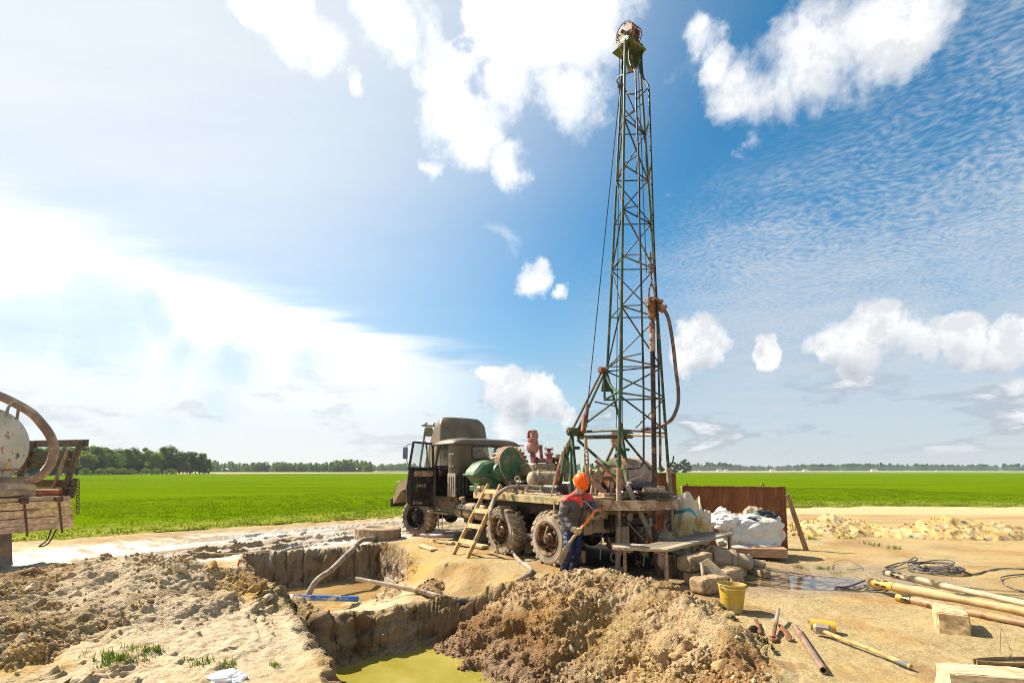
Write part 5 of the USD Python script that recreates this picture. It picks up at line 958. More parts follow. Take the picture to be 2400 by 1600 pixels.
# hose from the deck down to the pits
h1 = [T(.9, .75, 1.36), T(1.2, .35, 1.38), T(1.28, .02, 1.34), T(1.42, -.16, 1.12), T(1.42, -.24, .75)] + [onground(G(1176, 1255)) + UP * .42, onground(G(1192, 1296), .18), onground(G(1212, 1318), .05), S(1232, 1328, .03), S(1245, 1340, .035), S(1240, 1350, .03), S(1222, 1360, .035), S(1204, 1372, .02), S(1196, 1380, -.04)]
single('drain_hose', MB().tube(h1, .038, 10, n=7), HOSEM, 'muddy grey hose drooping from the truck deck beside the ladder', 'hose')
h2 = [S(1148, 1402, .0), S(1130, 1412, .05), S(1098, 1417, .05), S(1060, 1412, .05), S(1020, 1402, .05), S(985, 1392, .05)]
HD = thing('pit_hose', 'dark hose joined with wire to a pale wooden pole above the pit', 'hose', h2[3])
part(HD, 'hose', MB().tube(h2, .045, 10, n=6), surf('wet_hose', (.035, .028, .025), .35, var=.3, dirt=.3, ds=5)); e2 = D(834, 1355, 9.0); part(HD, 'pole', MB().cyl(h2[-1], e2, .042, .032, 10), wood('peeled_pole', (.36, .29, .21), None, .4, dirt=.2))
part(HD, 'wire_binding', (lambda m: [m.torus(h2[-1] + (e2 - h2[-1]) * q, e2 - h2[-1], .045, .010, 14, 5) for q in (.0, .015, .03, .045, .06)] and m)(MB()), surf('brass_wire', (.40, .24, .05), .5))
sh = [S(905, 1262, .07), S(872, 1270, .09), S(840, 1276, .12), S(820, 1290, .1), D(806, 1306, 10.9), D(775, 1336, 10.5), D(740, 1362, 10.2), D(712, 1384, 10.0)]
sh[0] = onground(G(905, 1264), .06); sh[1] = onground(G(876, 1270), .08); sh[2] = onground(G(846, 1277), .10); sh[3] = D(822, 1291, 11.1)
sh[-1][2] = WATER_A - .1
single('suction_pipe', MB().tube(sh, [.055] * 7 + [.06], 12, n=6), HOSEM, 'thick grey hose running over the back edge down into the muddy pit water', 'hose')
bp = [S(615, 1412, .0), S(632, 1404, .04), S(655, 1396, .10), D(690, 1399, 8.55), D(760, 1406, 8.3), S(838, 1411, .06)]
bp[2] = D(657, 1396, 8.7)
BP = thing('blue_pipe', 'chipped blue plastic pipe with a white bent end lying over the pit water', 'pipe', bp[3])
BLUE = surf('blue_plastic', (.02, .12, .42), .4, var=.15, dirt=.3, dcol=(.55, .5, .42), ds=5); part(BP, 'tube', MB().cyl(bp[3], bp[5], .047, sides=14), BLUE)
part(BP, 'bent_end', MB().tube([bp[0], bp[1], bp[2], bp[3]], .045, 12, n=5), surf('white_plastic', (.62, .58, .54), .5, dirt=.3), 'white mud-splashed bent end')
# stray tyre and things on the ground by the truck
tc_ = onground(G(886, 1262), .12); tc_[2] = .14
TY = thing('old_tyre', 'old muddy tyre lying flat on the ground near the front wheel', 'tyre', tc_)
part(TY, 'casing', MB().lathe([(.27, -.10), (.33, -.15), (.46, -.16), (.54, -.12), (.55, 0), (.54, .12), (.46, .16), (.33, .15), (.27, .10)], tc_, UP + RA * .04, 40, caps=False, closed=True), surf('mud_tyre', (.10, .075, .055), .85, dirt=.8, dcol=(.36, .25, .145), ds=3, drange=.3, bump=.5))
tr_b = MB()
for k in range(44):
    a = 2 * PI * k / 44; o = np.array([math.cos(a), math.sin(a), 0]); tr_b.beam(tc_ + o * .545 + UP * (-.12 if k % 2 else .015), tc_ + o * .545 + UP * (-.015 if k % 2 else .12), .06, .03, up=o)
part(TY, 'tread', tr_b, stage.GetPrimAtPath('/World/Looks/mud_tyre') and UsdShade.Material.Get(stage, '/World/Looks/mud_tyre'))
def plank(name, a, b, w, h, m, label, cat='plank', group=None): return single(name, MB().beam(a, b, w, h, up=UP, ch=.12), m, label, cat, group, smooth=False)
plank('wood_plank', onground(G(985, 1283), .03), onground(G(1018, 1293), .02), .16, .04, PALEW, 'short pale board half buried near the pit edge')
plank('wood_plank', onground(G(1020, 1274), .04), onground(G(1064, 1282), .04), .16, .05, PALEW, 'board lying end to end behind the foot of the ladder')
plank('wood_plank', onground(G(1075, 1284), .06), onground(G(1138, 1294), .05), .22, .06, PALEW, 'wide board on the ground between ladder and middle wheel')
single('ground_pipe', MB().tube([onground(G(985, 1258), .05), onground(G(1025, 1262), .05), onground(G(1064, 1262), .06)], .05, 12, n=4), surf('grey_pvc', (.33, .28, .27), .5, dirt=.2), 'pale grey pipe lying on the ground behind the front wheel', 'pipe')
single('long_stick', MB().tube([onground(G(448, 1306), .03), onground(G(530, 1302), .04), onground(G(634, 1290), .03)], .03, 8, n=3), wood('stick_wood', (.33, .22, .1), None), 'long thin pole lying along the near edge of the muddy road', 'pole')
p = S(556, 1330, .0); single('red_peg', MB().cyl(p - UP * .05, p + np.array([.035, 0, .15]), .015, sides=6), surf('red_peg_paint', (.5, .06, .03), .6), 'small red peg stuck in the earth at the pit corner', 'peg')
single('chock', MB().beam(onground(G(1236, 1300), .1), onground(G(1236, 1304), .12) + RA * .02, .16, .24, ch=.1), MUDW, 'dark wooden wedge standing between the two rear wheels', 'wedge', smooth=False)
pi_ = onground(G(1352, 1336), .0); single('pick_tool', MB().tube([pi_ + UP * .02 - RA * .1, pi_ + UP * .10, pi_ + UP * .19 + RA * .08], .02, 8, n=3).box(pi_ + UP * .18 + RA * .14, RA * .09, FA * .09, UP * .2, .15), wood('tool_wood', (.40, .23, .09), None), 'short wooden mallet stuck in the ground beside the worker', 'mallet')
ww = onground(G(1452, 1345)); single('iron_bar', MB().cyl(D(1440, 1343, 8.55), D(1466, 1262, 8.9), .014, sides=7), STEELMUD, 'thin iron bar leaning against the low plank table', 'bar')
# --- rusty plates behind
def plate(name, a, b, h, th, m, label): 
    a, b = np.array(a), np.array(b); d = nrm(b - a); n = np.array([d[1], -d[0], 0]); 
    P_ = thing(name, label, 'steel plate', (a + b) / 2)
    nx, nz = 20, 10; X, Z = np.meshgrid(np.linspace(0, 1, nx), np.linspace(0, 1, nz), indexing='ij')
    dent = (fbm(np.stack([X * 4, Z * 3, X * 0 + a[0]], -1), 3, 7) - .5) * .03; lean = .10
    Pg = a + (b - a) * X[..., None] + UP * (Z * h - .06)[..., None] - n * (dent + 0 * Z)[..., None] - n * (Z * lean * -1)[..., None]
    part(P_, 'sheet', MB().grid(Pg, th), m)
    e = MB().beam(Pg[0, 0] + n * .02, Pg[0, -1] + n * .02, .05, .03); part(P_, 'edge_strip', e, wood('edge_rust', (.42, .24, .13), None) if '/World/Looks/edge_rust' not in done else stage_mat('edge_rust'))
    done.add('/World/Looks/edge_rust'); return P_, Pg, n
done = set()
def stage_mat(n): return UsdShade.Material.Get(stage, '/World/Looks/' + n)
def rust_look():
    N = Nodes(); pos = N.add('geometry', 'position'); mp = N.add('mapping', 'vector', vector=pos, scale=(1.6, 1.6, .35))
    n = N.noise(mp, 2.6, 6, .65); n2 = N.noise(mp, 9.0, 6, .75); n3 = N.noise(pos, 30.0, 3, .7)
    c = N.mixc(N.step(n, .3, .7), (.11, .036, .014), (.20, .068, .022)); c = N.mixc(N.step(n2, .52, .7, 0, .8), c, (.33, .14, .04)); c = N.mixc(N.step(n3, .70, .76, 0, .8), c, (.42, .34, .24)); c = N.mixc(N.step(n2, .3, .42, .7, 0), c, (.05, .02, .012))
    return make('rust_sheet', N, surf=N.add('principled_bsdf', 'BSDF', base_color=c, roughness=.7, normal=N.add('bump', 'normal', height=n3, strength=.4, distance=.01), specular_ior_level=.3))
RUSTSH = rust_look()
pa, pb_ = G(1596, 1278) + UP * 0, G(1838, 1290)
pa = np.array([pa[0], 12.3, 0]); pa[0] = (1596 - 1200) / FPX * 12.3; pb_ = np.array([(1836 - 1200) / FPX * 11.5, 11.5, 0])
RP, Pg, pn = plate('rusty_plate', pa, pb_, 1.40, .012, RUSTSH, 'large upright rusty steel plate behind the white sacks')
part(RP, 'lifting_eye', MB().torus(Pg[15, -1] + UP * .03, FA, .045, .014, 14, 6).torus(Pg[1, -1] + UP * .02, FA, .03, .012, 12, 5), RUSTY)
part(RP, 'top_rim', MB().beam(Pg[0, -1], Pg[-1, -1], .05, .02), RUSTY)
pe = np.array([(1512 - 1200) / FPX * 12.0, 12.0, 0]); pf_ = np.array([(1585 - 1200) / FPX * 11.6, 11.6, 0])
RP2, Pg2, pn2 = plate('rusty_plate', pe, pf_, 1.70, .012, RUSTSH, 'narrow rusty steel plate standing behind the foot of the mast')
part(RP2, 'lifting_eye', MB().torus(Pg2[16, -1] + UP * .05, FA, .05, .014, 14, 6), RUSTY)
pr0 = Pg[-1, 8] + pn * .06 + np.array([.02, 0, 0]); single('brace_post', MB().beam(pr0, onground(G(1890, 1291), .0), .09, .09, up=pn, ch=.1), wood('brace_wood', (.22, .12, .055), 2), 'dark wooden post propping up the big rusty plate', 'post', smooth=False)
# --- white sacks: crumpled cloth over filled bags
def sack_look(name, c1, c2, stain):
    N = Nodes(); pos = N.add('geometry', 'position'); n = N.noise(pos, 3.0, 5, .6); n2 = N.noise(pos, 1.6, 6, .65, .4)
    c = N.mixc(N.step(n, .3, .7), c1, c2); c = N.mixc(N.step(n2, .50, .66, 0, .85), c, stain)
    w = N.add('wave_texture', 'fac', vector=pos, scale=40.0, distortion=1.0)
    bp = N.add('bump', 'normal', height=N.noise(pos, 9.0, 4, .6, .8), strength=.6, distance=.04)
    p = N.add('principled_bsdf', 'BSDF', base_color=c, roughness=.55, normal=bp, specular_ior_level=.3); t = N.add('translucent_bsdf', 'BSDF', color=c)
    return make(name, N, surf=N.add('mix_closure', 'closure', fac=.15, closure1=p, closure2=t))
SACK = sack_look('white_sack', (.74, .70, .62), (.82, .79, .72), (.55, .40, .19)); SACKY = sack_look('yellow_stained_sack', (.70, .62, .45), (.78, .72, .58), (.60, .36, .05))
DARKC = surf('dark_cloth', (.035, .035, .045), .9, var=.3, vs=5, bump=.4); GREENC = surf('green_cloth', (.12, .18, .12), .9, var=.2, vs=5, bump=.4); TANC = surf('tan_cloth', (.40, .31, .2), .9, var=.2)
def crumple(c, rx, ry, rz, seed, amp=.16, flat=.0, sub=5, sq=.86):
    m = trimesh.creation.icosphere(sub); v = m.vertices; p = np.sign(v) * np.abs(v) ** sq
    wv = v + .35 * (np.stack([noise(v * 1.7 + seed + q, seed + q) for q in (3, 5, 7)], 1) - .5)
    k = 1 + amp * 1.1 * (2 * noise(wv * 1.7 + seed, seed) - 1) + amp * .55 * (1.6 * np.abs(2 * noise(wv * 3.1 + seed, seed + 1) - 1) - .7) + amp * .16 * (np.abs(2 * noise(wv * 7.0 + seed, seed + 2) - 1) - .4)
    p = p * k[:, None] * np.array([rx, ry, rz]); p[:, 2] = np.maximum(p[:, 2], -rz * (1 - flat))
    return p + np.asarray(c), m.faces
def ctr(u, v, y): return D(u, v, y)
yb = 10.6
c = ctr(1758, 1252, yb); sk = thing('sack_pile', 'big crumpled white sack slumped on timber in front of the rusty plate', 'sack', c - UP * .4)
part(sk, 'cloth', crumple(c, .66, .40, .38, 3, .17, .12), SACK); c2 = ctr(1700, 1222, yb - .1); part(sk, 'fold', crumple(c2, .30, .22, .16, 9, .25, .0, 4), SACK); part(sk, 'hem', crumple(ctr(1790, 1281, yb - .45), .30, .09, .045, 5, .3, 0, 4), SACKY); part(sk, 'hem', crumple(ctr(1735, 1283, yb - .45), .26, .09, .04, 6, .3, 0, 4), SACK)
c = ctr(1690, 1212, yb + .35); single('small_sack', crumple(c, .20, .18, .20, 14, .25, .1, 4), SACK, 'smaller grey white sack tucked behind the left end of the big sack', 'sack')
c = ctr(1785, 1212, yb + .0); JK = thing('dark_jacket', 'dark green jacket thrown on top of the big white sack', 'jacket', c)
part(JK, 'cloth', crumple(c, .26, .20, .13, 21, .42, 0, 5), GREENC); part(JK, 'lining', crumple(ctr(1762, 1221, yb - .18), .15, .11, .09, 23, .45, 0, 4), DARKC); part(JK, 'sleeve', crumple(ctr(1800, 1208, yb - .14), .18, .06, .10, 24, .4, 0, 4), DARKC)
single('tan_rag', crumple(ctr(1765, 1202, yb + .2), .17, .13, .13, 26, .35, 0, 4), TANC, 'tan cloth bundle behind the dark jacket', 'cloth')
single('tan_rag', crumple(ctr(1722, 1212, yb + .25), .22, .12, .08, 27, .35, 0, 4), TANC, 'pale brown cloth roll lying along the back of the big sack', 'cloth')
yl = 10.1
c = ctr(1608, 1235, yl); sl = thing('tall_sack', 'tall open white sack stained yellow with a teal stripe, beside the mast', 'sack', c - UP * .5)
nz, na = 40, 72; rows = []
for i in range(nz):
    t = i / (nz - 1); row = []
    for j in range(na):
        a = 2 * PI * j / na; r = .40 * (1.0 - .28 * t ** 2) * (1 + .05 * math.sin(7 * a + 5 * t) * t + .03 * math.sin(13 * a - 7 * t) + .22 * (noise(np.array([[math.cos(a) * 1.4, math.sin(a) * 1.4, t * 1.5 + 3]]), 31)[0] - .5) * 2 + .10 * (abs(2 * noise(np.array([[math.cos(a) * 2.5, math.sin(a) * 2.5, t * 3]]), 33)[0] - 1)))
        hgt = .98 * t * (1 - .12 * math.cos(a * 2 + .7)) + (.10 * math.sin(a * 3 + 1) + .05 * math.sin(7 * a)) * t
        row.append([c[0] + r * math.cos(a) * 1.05, c[1] + r * math.sin(a) * .85, c[2] - .50 + hgt])
    rows.append(row)
Pz = np.array(rows); Pz = np.concatenate([Pz, Pz[:, :1]], 1); part(sl, 'cloth', MB().grid(Pz[:, ::-1], .012), SACKY, smooth=60)
part(sl, 'teal_stripe', MB().grid((Pz[27:30, 36:58] + (Pz[27:30, 36:58] - c) * np.array([.012, .012, 0]))[:, ::-1], .004), surf('teal_print', (.02, .24, .23), .6), smooth=60)
part(sl, 'collapsed_flap', crumple(ctr(1638, 1235, yl - .15), .24, .25, .33, 35, .30, .0, 5), SACKY)
single('yellow_sack', crumple(ctr(1615, 1288, yl - .5), .42, .18, .09, 37, .3, .1, 5), SACKY, 'flat yellow stained sack spread on the ground under the tall sack', 'sack')
single('torn_bag', crumple(ctr(1560, 1262, 9.9), .20, .15, .16, 38, .35, .1, 4), SACK, 'small torn white bag on the ground behind the mast leg', 'bag')
single('timber_baulk', MB().beam(D(1650, 1290, 10.35) * 1, D(1841, 1293, 10.0), .35, .17, ch=.06), wood('red_timber', (.33, .18, .10), 0, .5, dirt=.15), 'long reddish timber under the big white sack', 'timber', smooth=False)
# --- low plank table
tz_ = .56; A_, B_, C_ = G(1437, 1281, tz_), G(1567, 1287, tz_), G(1720, 1249, tz_)
TB = thing('plank_table', 'low bent table of rough planks on thin legs behind the heap', 'table', np.array([*((A_ + C_) / 2)[:2], 0]))
dn = nrm([.25, 1, 0])
for k in range(3): o = dn * (.08 + .155 * k); part(TB, 'plank', MB().beam(A_ + o - UP * .02 + np.array([-.02 * k, 0, 0]), B_ + o - UP * .02, .15, .045, ch=.12), wood('table_wood' + str(k), (.36 - .04 * k, .27 - .03 * k, .17), 0, .6, dirt=.25), smooth=False)
d2 = nrm(C_ - B_); n2_ = np.array([-d2[1], d2[0], 0])
for k in range(3): o = n2_ * (.085 + .16 * k); part(TB, 'plank', MB().beam(B_ + o + d2 * (.0 - .03 * k) - UP * .018, C_ + o - d2 * .12 * k - UP * .014, .155, .045, ch=.12), (GREYW, GREYW2, GREYW2)[k], smooth=False)
for (u, v, y_) in ((1458, 1290, 0), (1577, 1290, 0), (1716, 1256, 0)):
    q = {1458: A_ + (B_ - A_) * .2 + dn * .3, 1577: B_ + d2 * .12 + n2_ * .1, 1716: C_ - d2 * .06 + n2_ * .06}[u]; part(TB, 'leg', MB().beam(onground(q, -.05), q - UP * .05, .05, .05, ch=.15), MUDW, smooth=False)
part(TB, 'leg', MB().beam(onground(C_ - d2 * .8 + n2_ * .45, -.05), C_ - d2 * .8 + n2_ * .45 - UP * .05, .05, .05), MUDW, smooth=False)
part(TB, 'batten', MB().beam(A_ + (B_ - A_) * .30 + dn * .04 - UP * .06, A_ + (B_ - A_) * .30 + dn * .42 - UP * .06, .10, .03).beam(A_ + (B_ - A_) * .8 + dn * .04 - UP * .06, A_ + (B_ - A_) * .8 + dn * .42 - UP * .06, .10, .03), GREYW2, smooth=False)
# casing pipe with muddy water spilling, under the rotary table
cb = np.array([rt[0], rt[1], 0]); CSG = thing('well_casing', 'dark well casing standing under the rotary table with muddy water pouring over', 'casing', cb)
part(CSG, 'pipe', MB().lathe([(.125, -.3), (.125, .30), (.11, .30), (.11, -.3)], cb, UP, 22, caps=False, closed=True), PIPEM); part(CSG, 'guard_pipe', MB().cyl(cb + RA * .02 - FA * -.45 + UP * -.1, cb + FA * .45 + UP * .55, .10, sides=18), PIPEM)
SPILL = surf('spilling_mud', (.07, .045, .03), .12, var=.4, stretch=(1, 1, .15), vs=12, bump=.5, bs=14); bw = onground(G(1561, 1352), -.05)
part(CSG, 'spill', MB().lathe([(.19, 0), (.185, .15), (.175, .30), (.15, .40), (.09, .435), (0, .44)], bw, UP, 26), SPILL, 'brown muddy water pouring down')
# --- blocks, tools and the pipe tool on the right
def block(name, c, ex, ey, ez, m, label, seed, cat='wood block', rnd=9):
    mb = MB().box((0, 0, 0), (1, 0, 0), (0, 1, 0), (0, 0, 1), .05); v, f = mb.arrays(); mm = trimesh.Trimesh(v, f, process=True)
    for _ in range(3): mm = mm.subdivide()
    vv = mm.vertices; inf = np.abs(vv).max(1, keepdims=True); pn_ = (np.abs(vv) ** rnd).sum(1, keepdims=True) ** (1 / rnd); mm.vertices = vv * inf / pn_ * (1.06 if rnd < 8 else 1)
    w = np.asarray(c) + mm.vertices[:, :1] * np.asarray(ex) + mm.vertices[:, 1:2] * np.asarray(ey) + mm.vertices[:, 2:] * np.asarray(ez)
    rv = w - np.asarray(c); rn = rv / np.linalg.norm(rv, axis=1, keepdims=True); amp = .07 * np.linalg.norm(ey)
    w = w + rn * ((noise(w * 7 + seed, seed) - .5) + .5 * (noise(w * 18, seed + 1) - .5))[:, None] * amp * 2
    return single(name, (w, mm.faces), m, label, cat, smooth=45)
def gx(u, v): return onground(G(u, v))
b1 = gx(1606, 1372); ax1 = nrm([.75, .66, 0]); pr1 = np.array([ax1[1], -ax1[0], 0])
block('wood_block', b1 + ax1 * .30 + UP * .30, ax1 * .68, pr1 * .25, UP * .22, MUDW, 'muddy square timber log under the table edge, upper one of the stack', 1)
block('wood_block', b1 + ax1 * .25 + pr1 * .10 + UP * .09, ax1 * .5, pr1 * .30, UP * .18, MUDW, 'low dark timber log under the upper muddy log', 2)
b2 = gx(1655, 1396); block('wood_block', b2 + np.array([.10, .16, .11]), nrm([.85, .5, 0]) * .52, nrm([.5, -.85, 0]) * .25, UP * .21, MUDW, 'rounded muddy timber log just behind the yellow bucket', 3)
block('wood_block', gx(1718, 1370) + np.array([.0, .15, .11]), nrm([.8, .6, 0]) * .5, nrm([.6, -.8, 0]) * .28, UP * .24, MUDW, 'short muddy log end behind the bucket on its right', 4)
tg = gx(1640, 1372) + UP * .3; TGM = surf('muddy_tool_steel', (.25, .20, .14), .55, .2, var=.25, dirt=.3)
hm = thing('club_hammer', 'muddy club hammer standing head down on the logs', 'hammer', tg); part(hm, 'handle', MB().tube([D(1644, 1318, 7.75), D(1647, 1340, 7.65), D(1648, 1357, 7.6)], .026, 9, n=3), TGM); part(hm, 'head', MB().beam(D(1637, 1360, 7.6), D(1661, 1364, 7.58), .09, .075, ch=.2), TGM)
for k, (q0, q1, w, lab) in enumerate((((1655, 1310, 8.0), (1705, 1357, 7.75), .11, 'flat muddy pipe tong, the right one of the pair on the logs'), ((1648, 1314, 7.9), (1695, 1362, 7.7), .10, 'flat muddy pipe tong, the left one of the pair on the logs'), ((1622, 1305, 7.9), (1648, 1330, 7.8), .05, 'narrow pointed iron bar lying on the upper log'), ((1650, 1325, 7.75), (1676, 1365, 7.6), .08, 'short muddy spanner lying beside the club hammer'))):
    a, b = D(*q0), D(*q1); tt = thing('pipe_tong' if k < 2 else ('iron_bar' if k == 2 else 'spanner'), lab, 'tong' if k < 2 else ('bar' if k == 2 else 'spanner'), b)
    part(tt, 'shank', MB().beam(a, b, w, .03, up=(.2, -.6, .8), ch=.3), TGM)
    if k != 2: part(tt, 'jaw', MB().torus(b + (b - a) * .02, (.2, -.6, .8), w * .5, .02, 14, 6, (.4, 5.6)), TGM)
pt0, pt1 = D(1668, 1298, 8.9), D(1792, 1312, 8.75); pt0[2] = gz(*pt0[:2]) + .22; pt1[2] = gz(*pt1[:2]) + .17; dd = pt1 - pt0
DT = thing('drill_tool', 'stout muddy drilling tool lying on wooden battens behind the table leg', 'drill bit', (pt0 + pt1) / 2)
part(DT, 'body', MB().lathe([(.0, 0), (.17, .01), (.18, .12), (.16, .30), (.165, .33), (.13, .36), (.135, .58), (.11, .62), (.07, .64)], pt0, dd, 22), surf('drill_tool_mud', (.34, .24, .145), .7, var=.25, dirt=.4, ds=4)); part(DT, 'shank', MB().cyl(pt0 + dd * .68, pt1, .068, sides=16), STEELMUD); part(DT, 'collar', MB().lathe([(.17, .29), (.185, .30), (.185, .36), (.15, .37)], pt0, dd, 22), STEELMUD)
part(DT, 'cutter', crumple(pt0 + UP * .02 - nrm(dd) * .1, .16, .16, .19, 41, .4, 0, 3), STEELMUD)
for k, q in enumerate((.35, .78)): e = onground(pt0 + dd * q, .05); plank('support_batten', e - np.array([-.1, .30, 0]), e + np.array([-.1, .22, 0]), .12, .10, MUDW, ('wooden batten under the thick end of the drilling tool', 'wooden batten under the thin end of the drilling tool')[k], 'batten')
# --- yellow bucket
bk = onground(G(1717, 1432)); BK = thing('bucket', 'yellow metal bucket standing on the dirt', 'bucket', bk); YEL = surf('yellow_bucket', (.40, .26, .025), .5, var=.12, vs=3, dirt=.25, dcol=(.36, .26, .10), ds=4, bump=.08)
part(BK, 'pail', MB().lathe([(0, .012), (.105, .012), (.108, .0), (.112, .005), (.136, .165), (.137, .17), (.139, .172), (.141, .19), (.142, .205), (.1465, .235), (.1475, .24), (.158, .315), (.162, .322), (.164, .33), (.160, .334), (.155, .33), (.1, .02), (.0, .018)], bk, UP + np.array([.015, .02, 0]), 44), YEL)
part(BK, 'handle', MB().tube([bk + np.array([-.160 * math.cos(a), -.05 + .12 * 0 - .16 * math.sin(a) * .95, .31 - .015 * math.sin(a)]) for a in np.linspace(0, PI, 14)], .005, 6), YEL); part(BK, 'ear', MB().box(bk + np.array([-.158, -.03, .31]), (.02, 0, 0), (0, .04, 0), (0, 0, .04), .2).box(bk + np.array([.160, -.03, .31]), (.02, 0, 0), (0, .04, 0), (0, 0, .04), .2), YEL)
# --- sledgehammer, yellow half pipe, wrenches, pipe in the foreground
sa, sb = onground(G(1932, 1494), .06), onground(G(2136, 1572), .035); SH = thing('sledgehammer', 'long handled sledgehammer lying in the dirt, its grip end wrapped', 'hammer', (sa + sb) / 2); sd_ = nrm(sb - sa)
part(SH, 'handle', MB().tube([sa, sa + (sb - sa) * .3, sa + (sb - sa) * .55 + UP * .01, sb], [.020, .021, .017, .021], 10, n=5), wood('hickory', (.42, .25, .09), None, .5)); part(SH, 'head', MB().beam(sa - sd_ * .03 + np.array([-.06, .045, .015]), sa - sd_ * .03 + np.array([.08, -.035, .015]), .095, .10, ch=.25), surf('sledge_steel', (.34, .26, .2), .55, .2, dirt=.2)); part(SH, 'grip_wrap', MB().cyl(sa + (sb - sa) * .86, sa + (sb - sa) * .975, .0225, sides=10), surf('tape', (.11, .11, .12), .6))
ya, yb2 = onground(G(1898, 1478), .07), onground(G(1958, 1484), .07); yd = nrm(yb2 - ya); yn = np.array([-yd[1], yd[0], 0])
YP = surf('yellow_pipe_paint', (.47, .27, .012), .4, var=.12, dirt=.25, dcol=(.42, .28, .1), ds=8); hp2 = []
for q in np.linspace(-.35, PI * .95, 16): hp2.append([ya - yn * .075 * math.cos(q) + UP * (.075 * math.sin(q) - .02), yb2 - yn * .075 * math.cos(q) + UP * (.075 * math.sin(q) - .02)])
single('pipe_shell', MB().grid(np.array(hp2)[::-1], .008), YP, 'yellow half pipe shell lying behind the sledgehammer head', 'pipe shell')
fa_, fb_ = onground(G(1864, 1478), .035), onground(G(1931, 1584), .035); fd = nrm(fb_ - fa_)
single('steel_tube', MB().lathe([(.018, .0), (.030, .0), (.030, np.linalg.norm(fb_ - fa_)), (.022, np.linalg.norm(fb_ - fa_)), (.022, .05)], fa_, fd, 16, caps=False, closed=True), surf('brown_tube', (.26, .17, .115), .5, .3, var=.2, rust=.25, dirt=.2), 'brown steel tube lying in the dirt in front of the sledgehammer', 'tube')
w0, w1 = onground(G(1826, 1455), .13), onground(G(1812, 1500), .04); WR = thing('pipe_wrench', 'small grey handled pipe wrench at the foot of the heap', 'wrench', w1)
part(WR, 'handle', MB().cyl(w0, w0 + (w1 - w0) * .55, .017, .021, 10), CHALKY); part(WR, 'jaw', MB().beam(w0 + (w1 - w0) * .5, w1, .03, .045).torus(w1, (0, -.3, 1), .035, .016, 14, 6, (.6, 5.4)), RUSTY)
w2, w3 = onground(G(1829, 1476), .05), onground(G(1852, 1503), .03); single('spanner', MB().beam(w2, w3, .045, .03, ch=.3).torus(w3, (0, -.2, 1), .03, .013, 14, 6, (.8, 5.2)), RUSTY, 'rusty spanner lying right beside the pipe wrench', 'spanner')
w4, w5 = S(1772, 1462, .05), S(1782, 1490, .03); single('spanner', MB().beam(w4, w5, .04, .03, ch=.3), RUSTY, 'dark rusty bar sunk in the heap left of the pipe wrench', 'bar')
single('half_brick', MB().beam(S(1762, 1478, .02), S(1770, 1484, .04), .09, .08, ch=.3), BLACK, 'small dark lump of iron on the heap edge', 'lump')
# --- pipes with yellow joints on the right
def jpipe(u0, v0, h0, u1, v1, h1, r, yl_, label, gap, m, tip):
    a, b = G(u0, v0, h0), G(u1, v1, h1); d = b - a; L = np.linalg.norm(d); q = nrm(d); th = thing('casing_pipe', label, 'pipe', a)
    part(th, 'joint', MB().lathe([(r * .78, 0), (r * .98, 0), (r, .02), (r, yl_), (r * .9, yl_ + .004), (r * .78, yl_)], a, q, 26, caps=False, closed=True), tip)
    part(th, 'tube', MB().lathe([(r * .98, yl_ + .01), (r * 1.06, yl_ + .02), (r * 1.06, yl_ + .45), (r * .80, yl_ + .75), (r * .80, L), (r * .68, L), (r * .68, yl_ + .05)], a, q, 26, caps=False, closed=True), m)
    sl_ = MB(); x, y, z = frame(q)
    for k in range(5):
        for w in (.0, .5): an = 1.25 * k + w * 3; c_ = a + q * (.06 + yl_ * (.25 + .5 * (k % 3) / 2)) + (math.cos(an) * x + math.sin(an) * y) * r * 1.002; sl_.box(c_, q * .07, np.cross(q, math.cos(an) * x + math.sin(an) * y) * .03, (math.cos(an) * x + math.sin(an) * y) * .004, 0)
    part(th, 'slot', sl_, BLACK); return a, b
OCH = surf('ochre_pipe', (.31, .18, .058), .5, var=.25, vs=3, dirt=.45, dcol=(.38, .265, .13)); TANP = surf('tan_pipe', (.36, .255, .14), .6, var=.25, vs=3, dirt=.45, dcol=(.42, .32, .2)); BRP = surf('brown_pipe', (.32, .17, .085), .5, var=.2, vs=3, rust=.2, dirt=.2)
jpipe(2080, 1343, .16, 2560, 1448, .22, .045, .36, 'tan muddy drill pipe, the farthest of the three lying on the right', 0, TANP, TANP)
jpipe(2040, 1364, .14, 2560, 1462, .20, .060, .34, 'thick ochre drill pipe with a yellow slotted end, middle of the three', 0, OCH, YP)
jpipe(2102, 1399, .07, 2560, 1492, .07, .045, .16, 'thin brown drill pipe with a yellow tip passing under the timber block', 0, BRP, YP)
bt = G(2215, 1440, .14); bx_, by_ = nrm([.55, .83, 0]), nrm([.83, -.55, 0])
block('timber_block', G(2228, 1452, .10), bx_ * .50, by_ * .27, UP * .24, wood('split_timber', (.42, .30, .15), None, .7, dirt=.15), 'cracked square timber block laid across the drill pipes', 8, 'wood block', 18)
block('timber_block', np.array([*G(2310, 1590, .10)[:2], .06]) + np.array([.25, -.08, 0]), nrm([1, -.25, 0]) * 1.1, nrm([.25, 1, 0]) * .24, UP * .22, wood('sawn_timber', (.48, .37, .21), 0, .5, dirt=.1), 'pale sawn timber baulk in the bottom right corner', 9, 'timber', 30)
tr = onground(G(2340, 1562), .0); single('dug_out', MB().grid(np.array([[tr + np.array([x * .45 + .25, -.07 * math.cos(q) * (1 - abs(x) ** 3 * .8), .05 - .05 * math.sin(q)]) for q in np.linspace(0, PI, 12)] for x in np.linspace(-1, 1, 16)]), .012), wood('bark', (.22, .15, .07), 0, .6), 'hollow bark trough behind the pale timber baulk', 'trough')
def wire(name, pts, r, m, label, cat='cable', n=8): return single(name, MB().tube(pts, r, 6, n=n), m, label, cat)
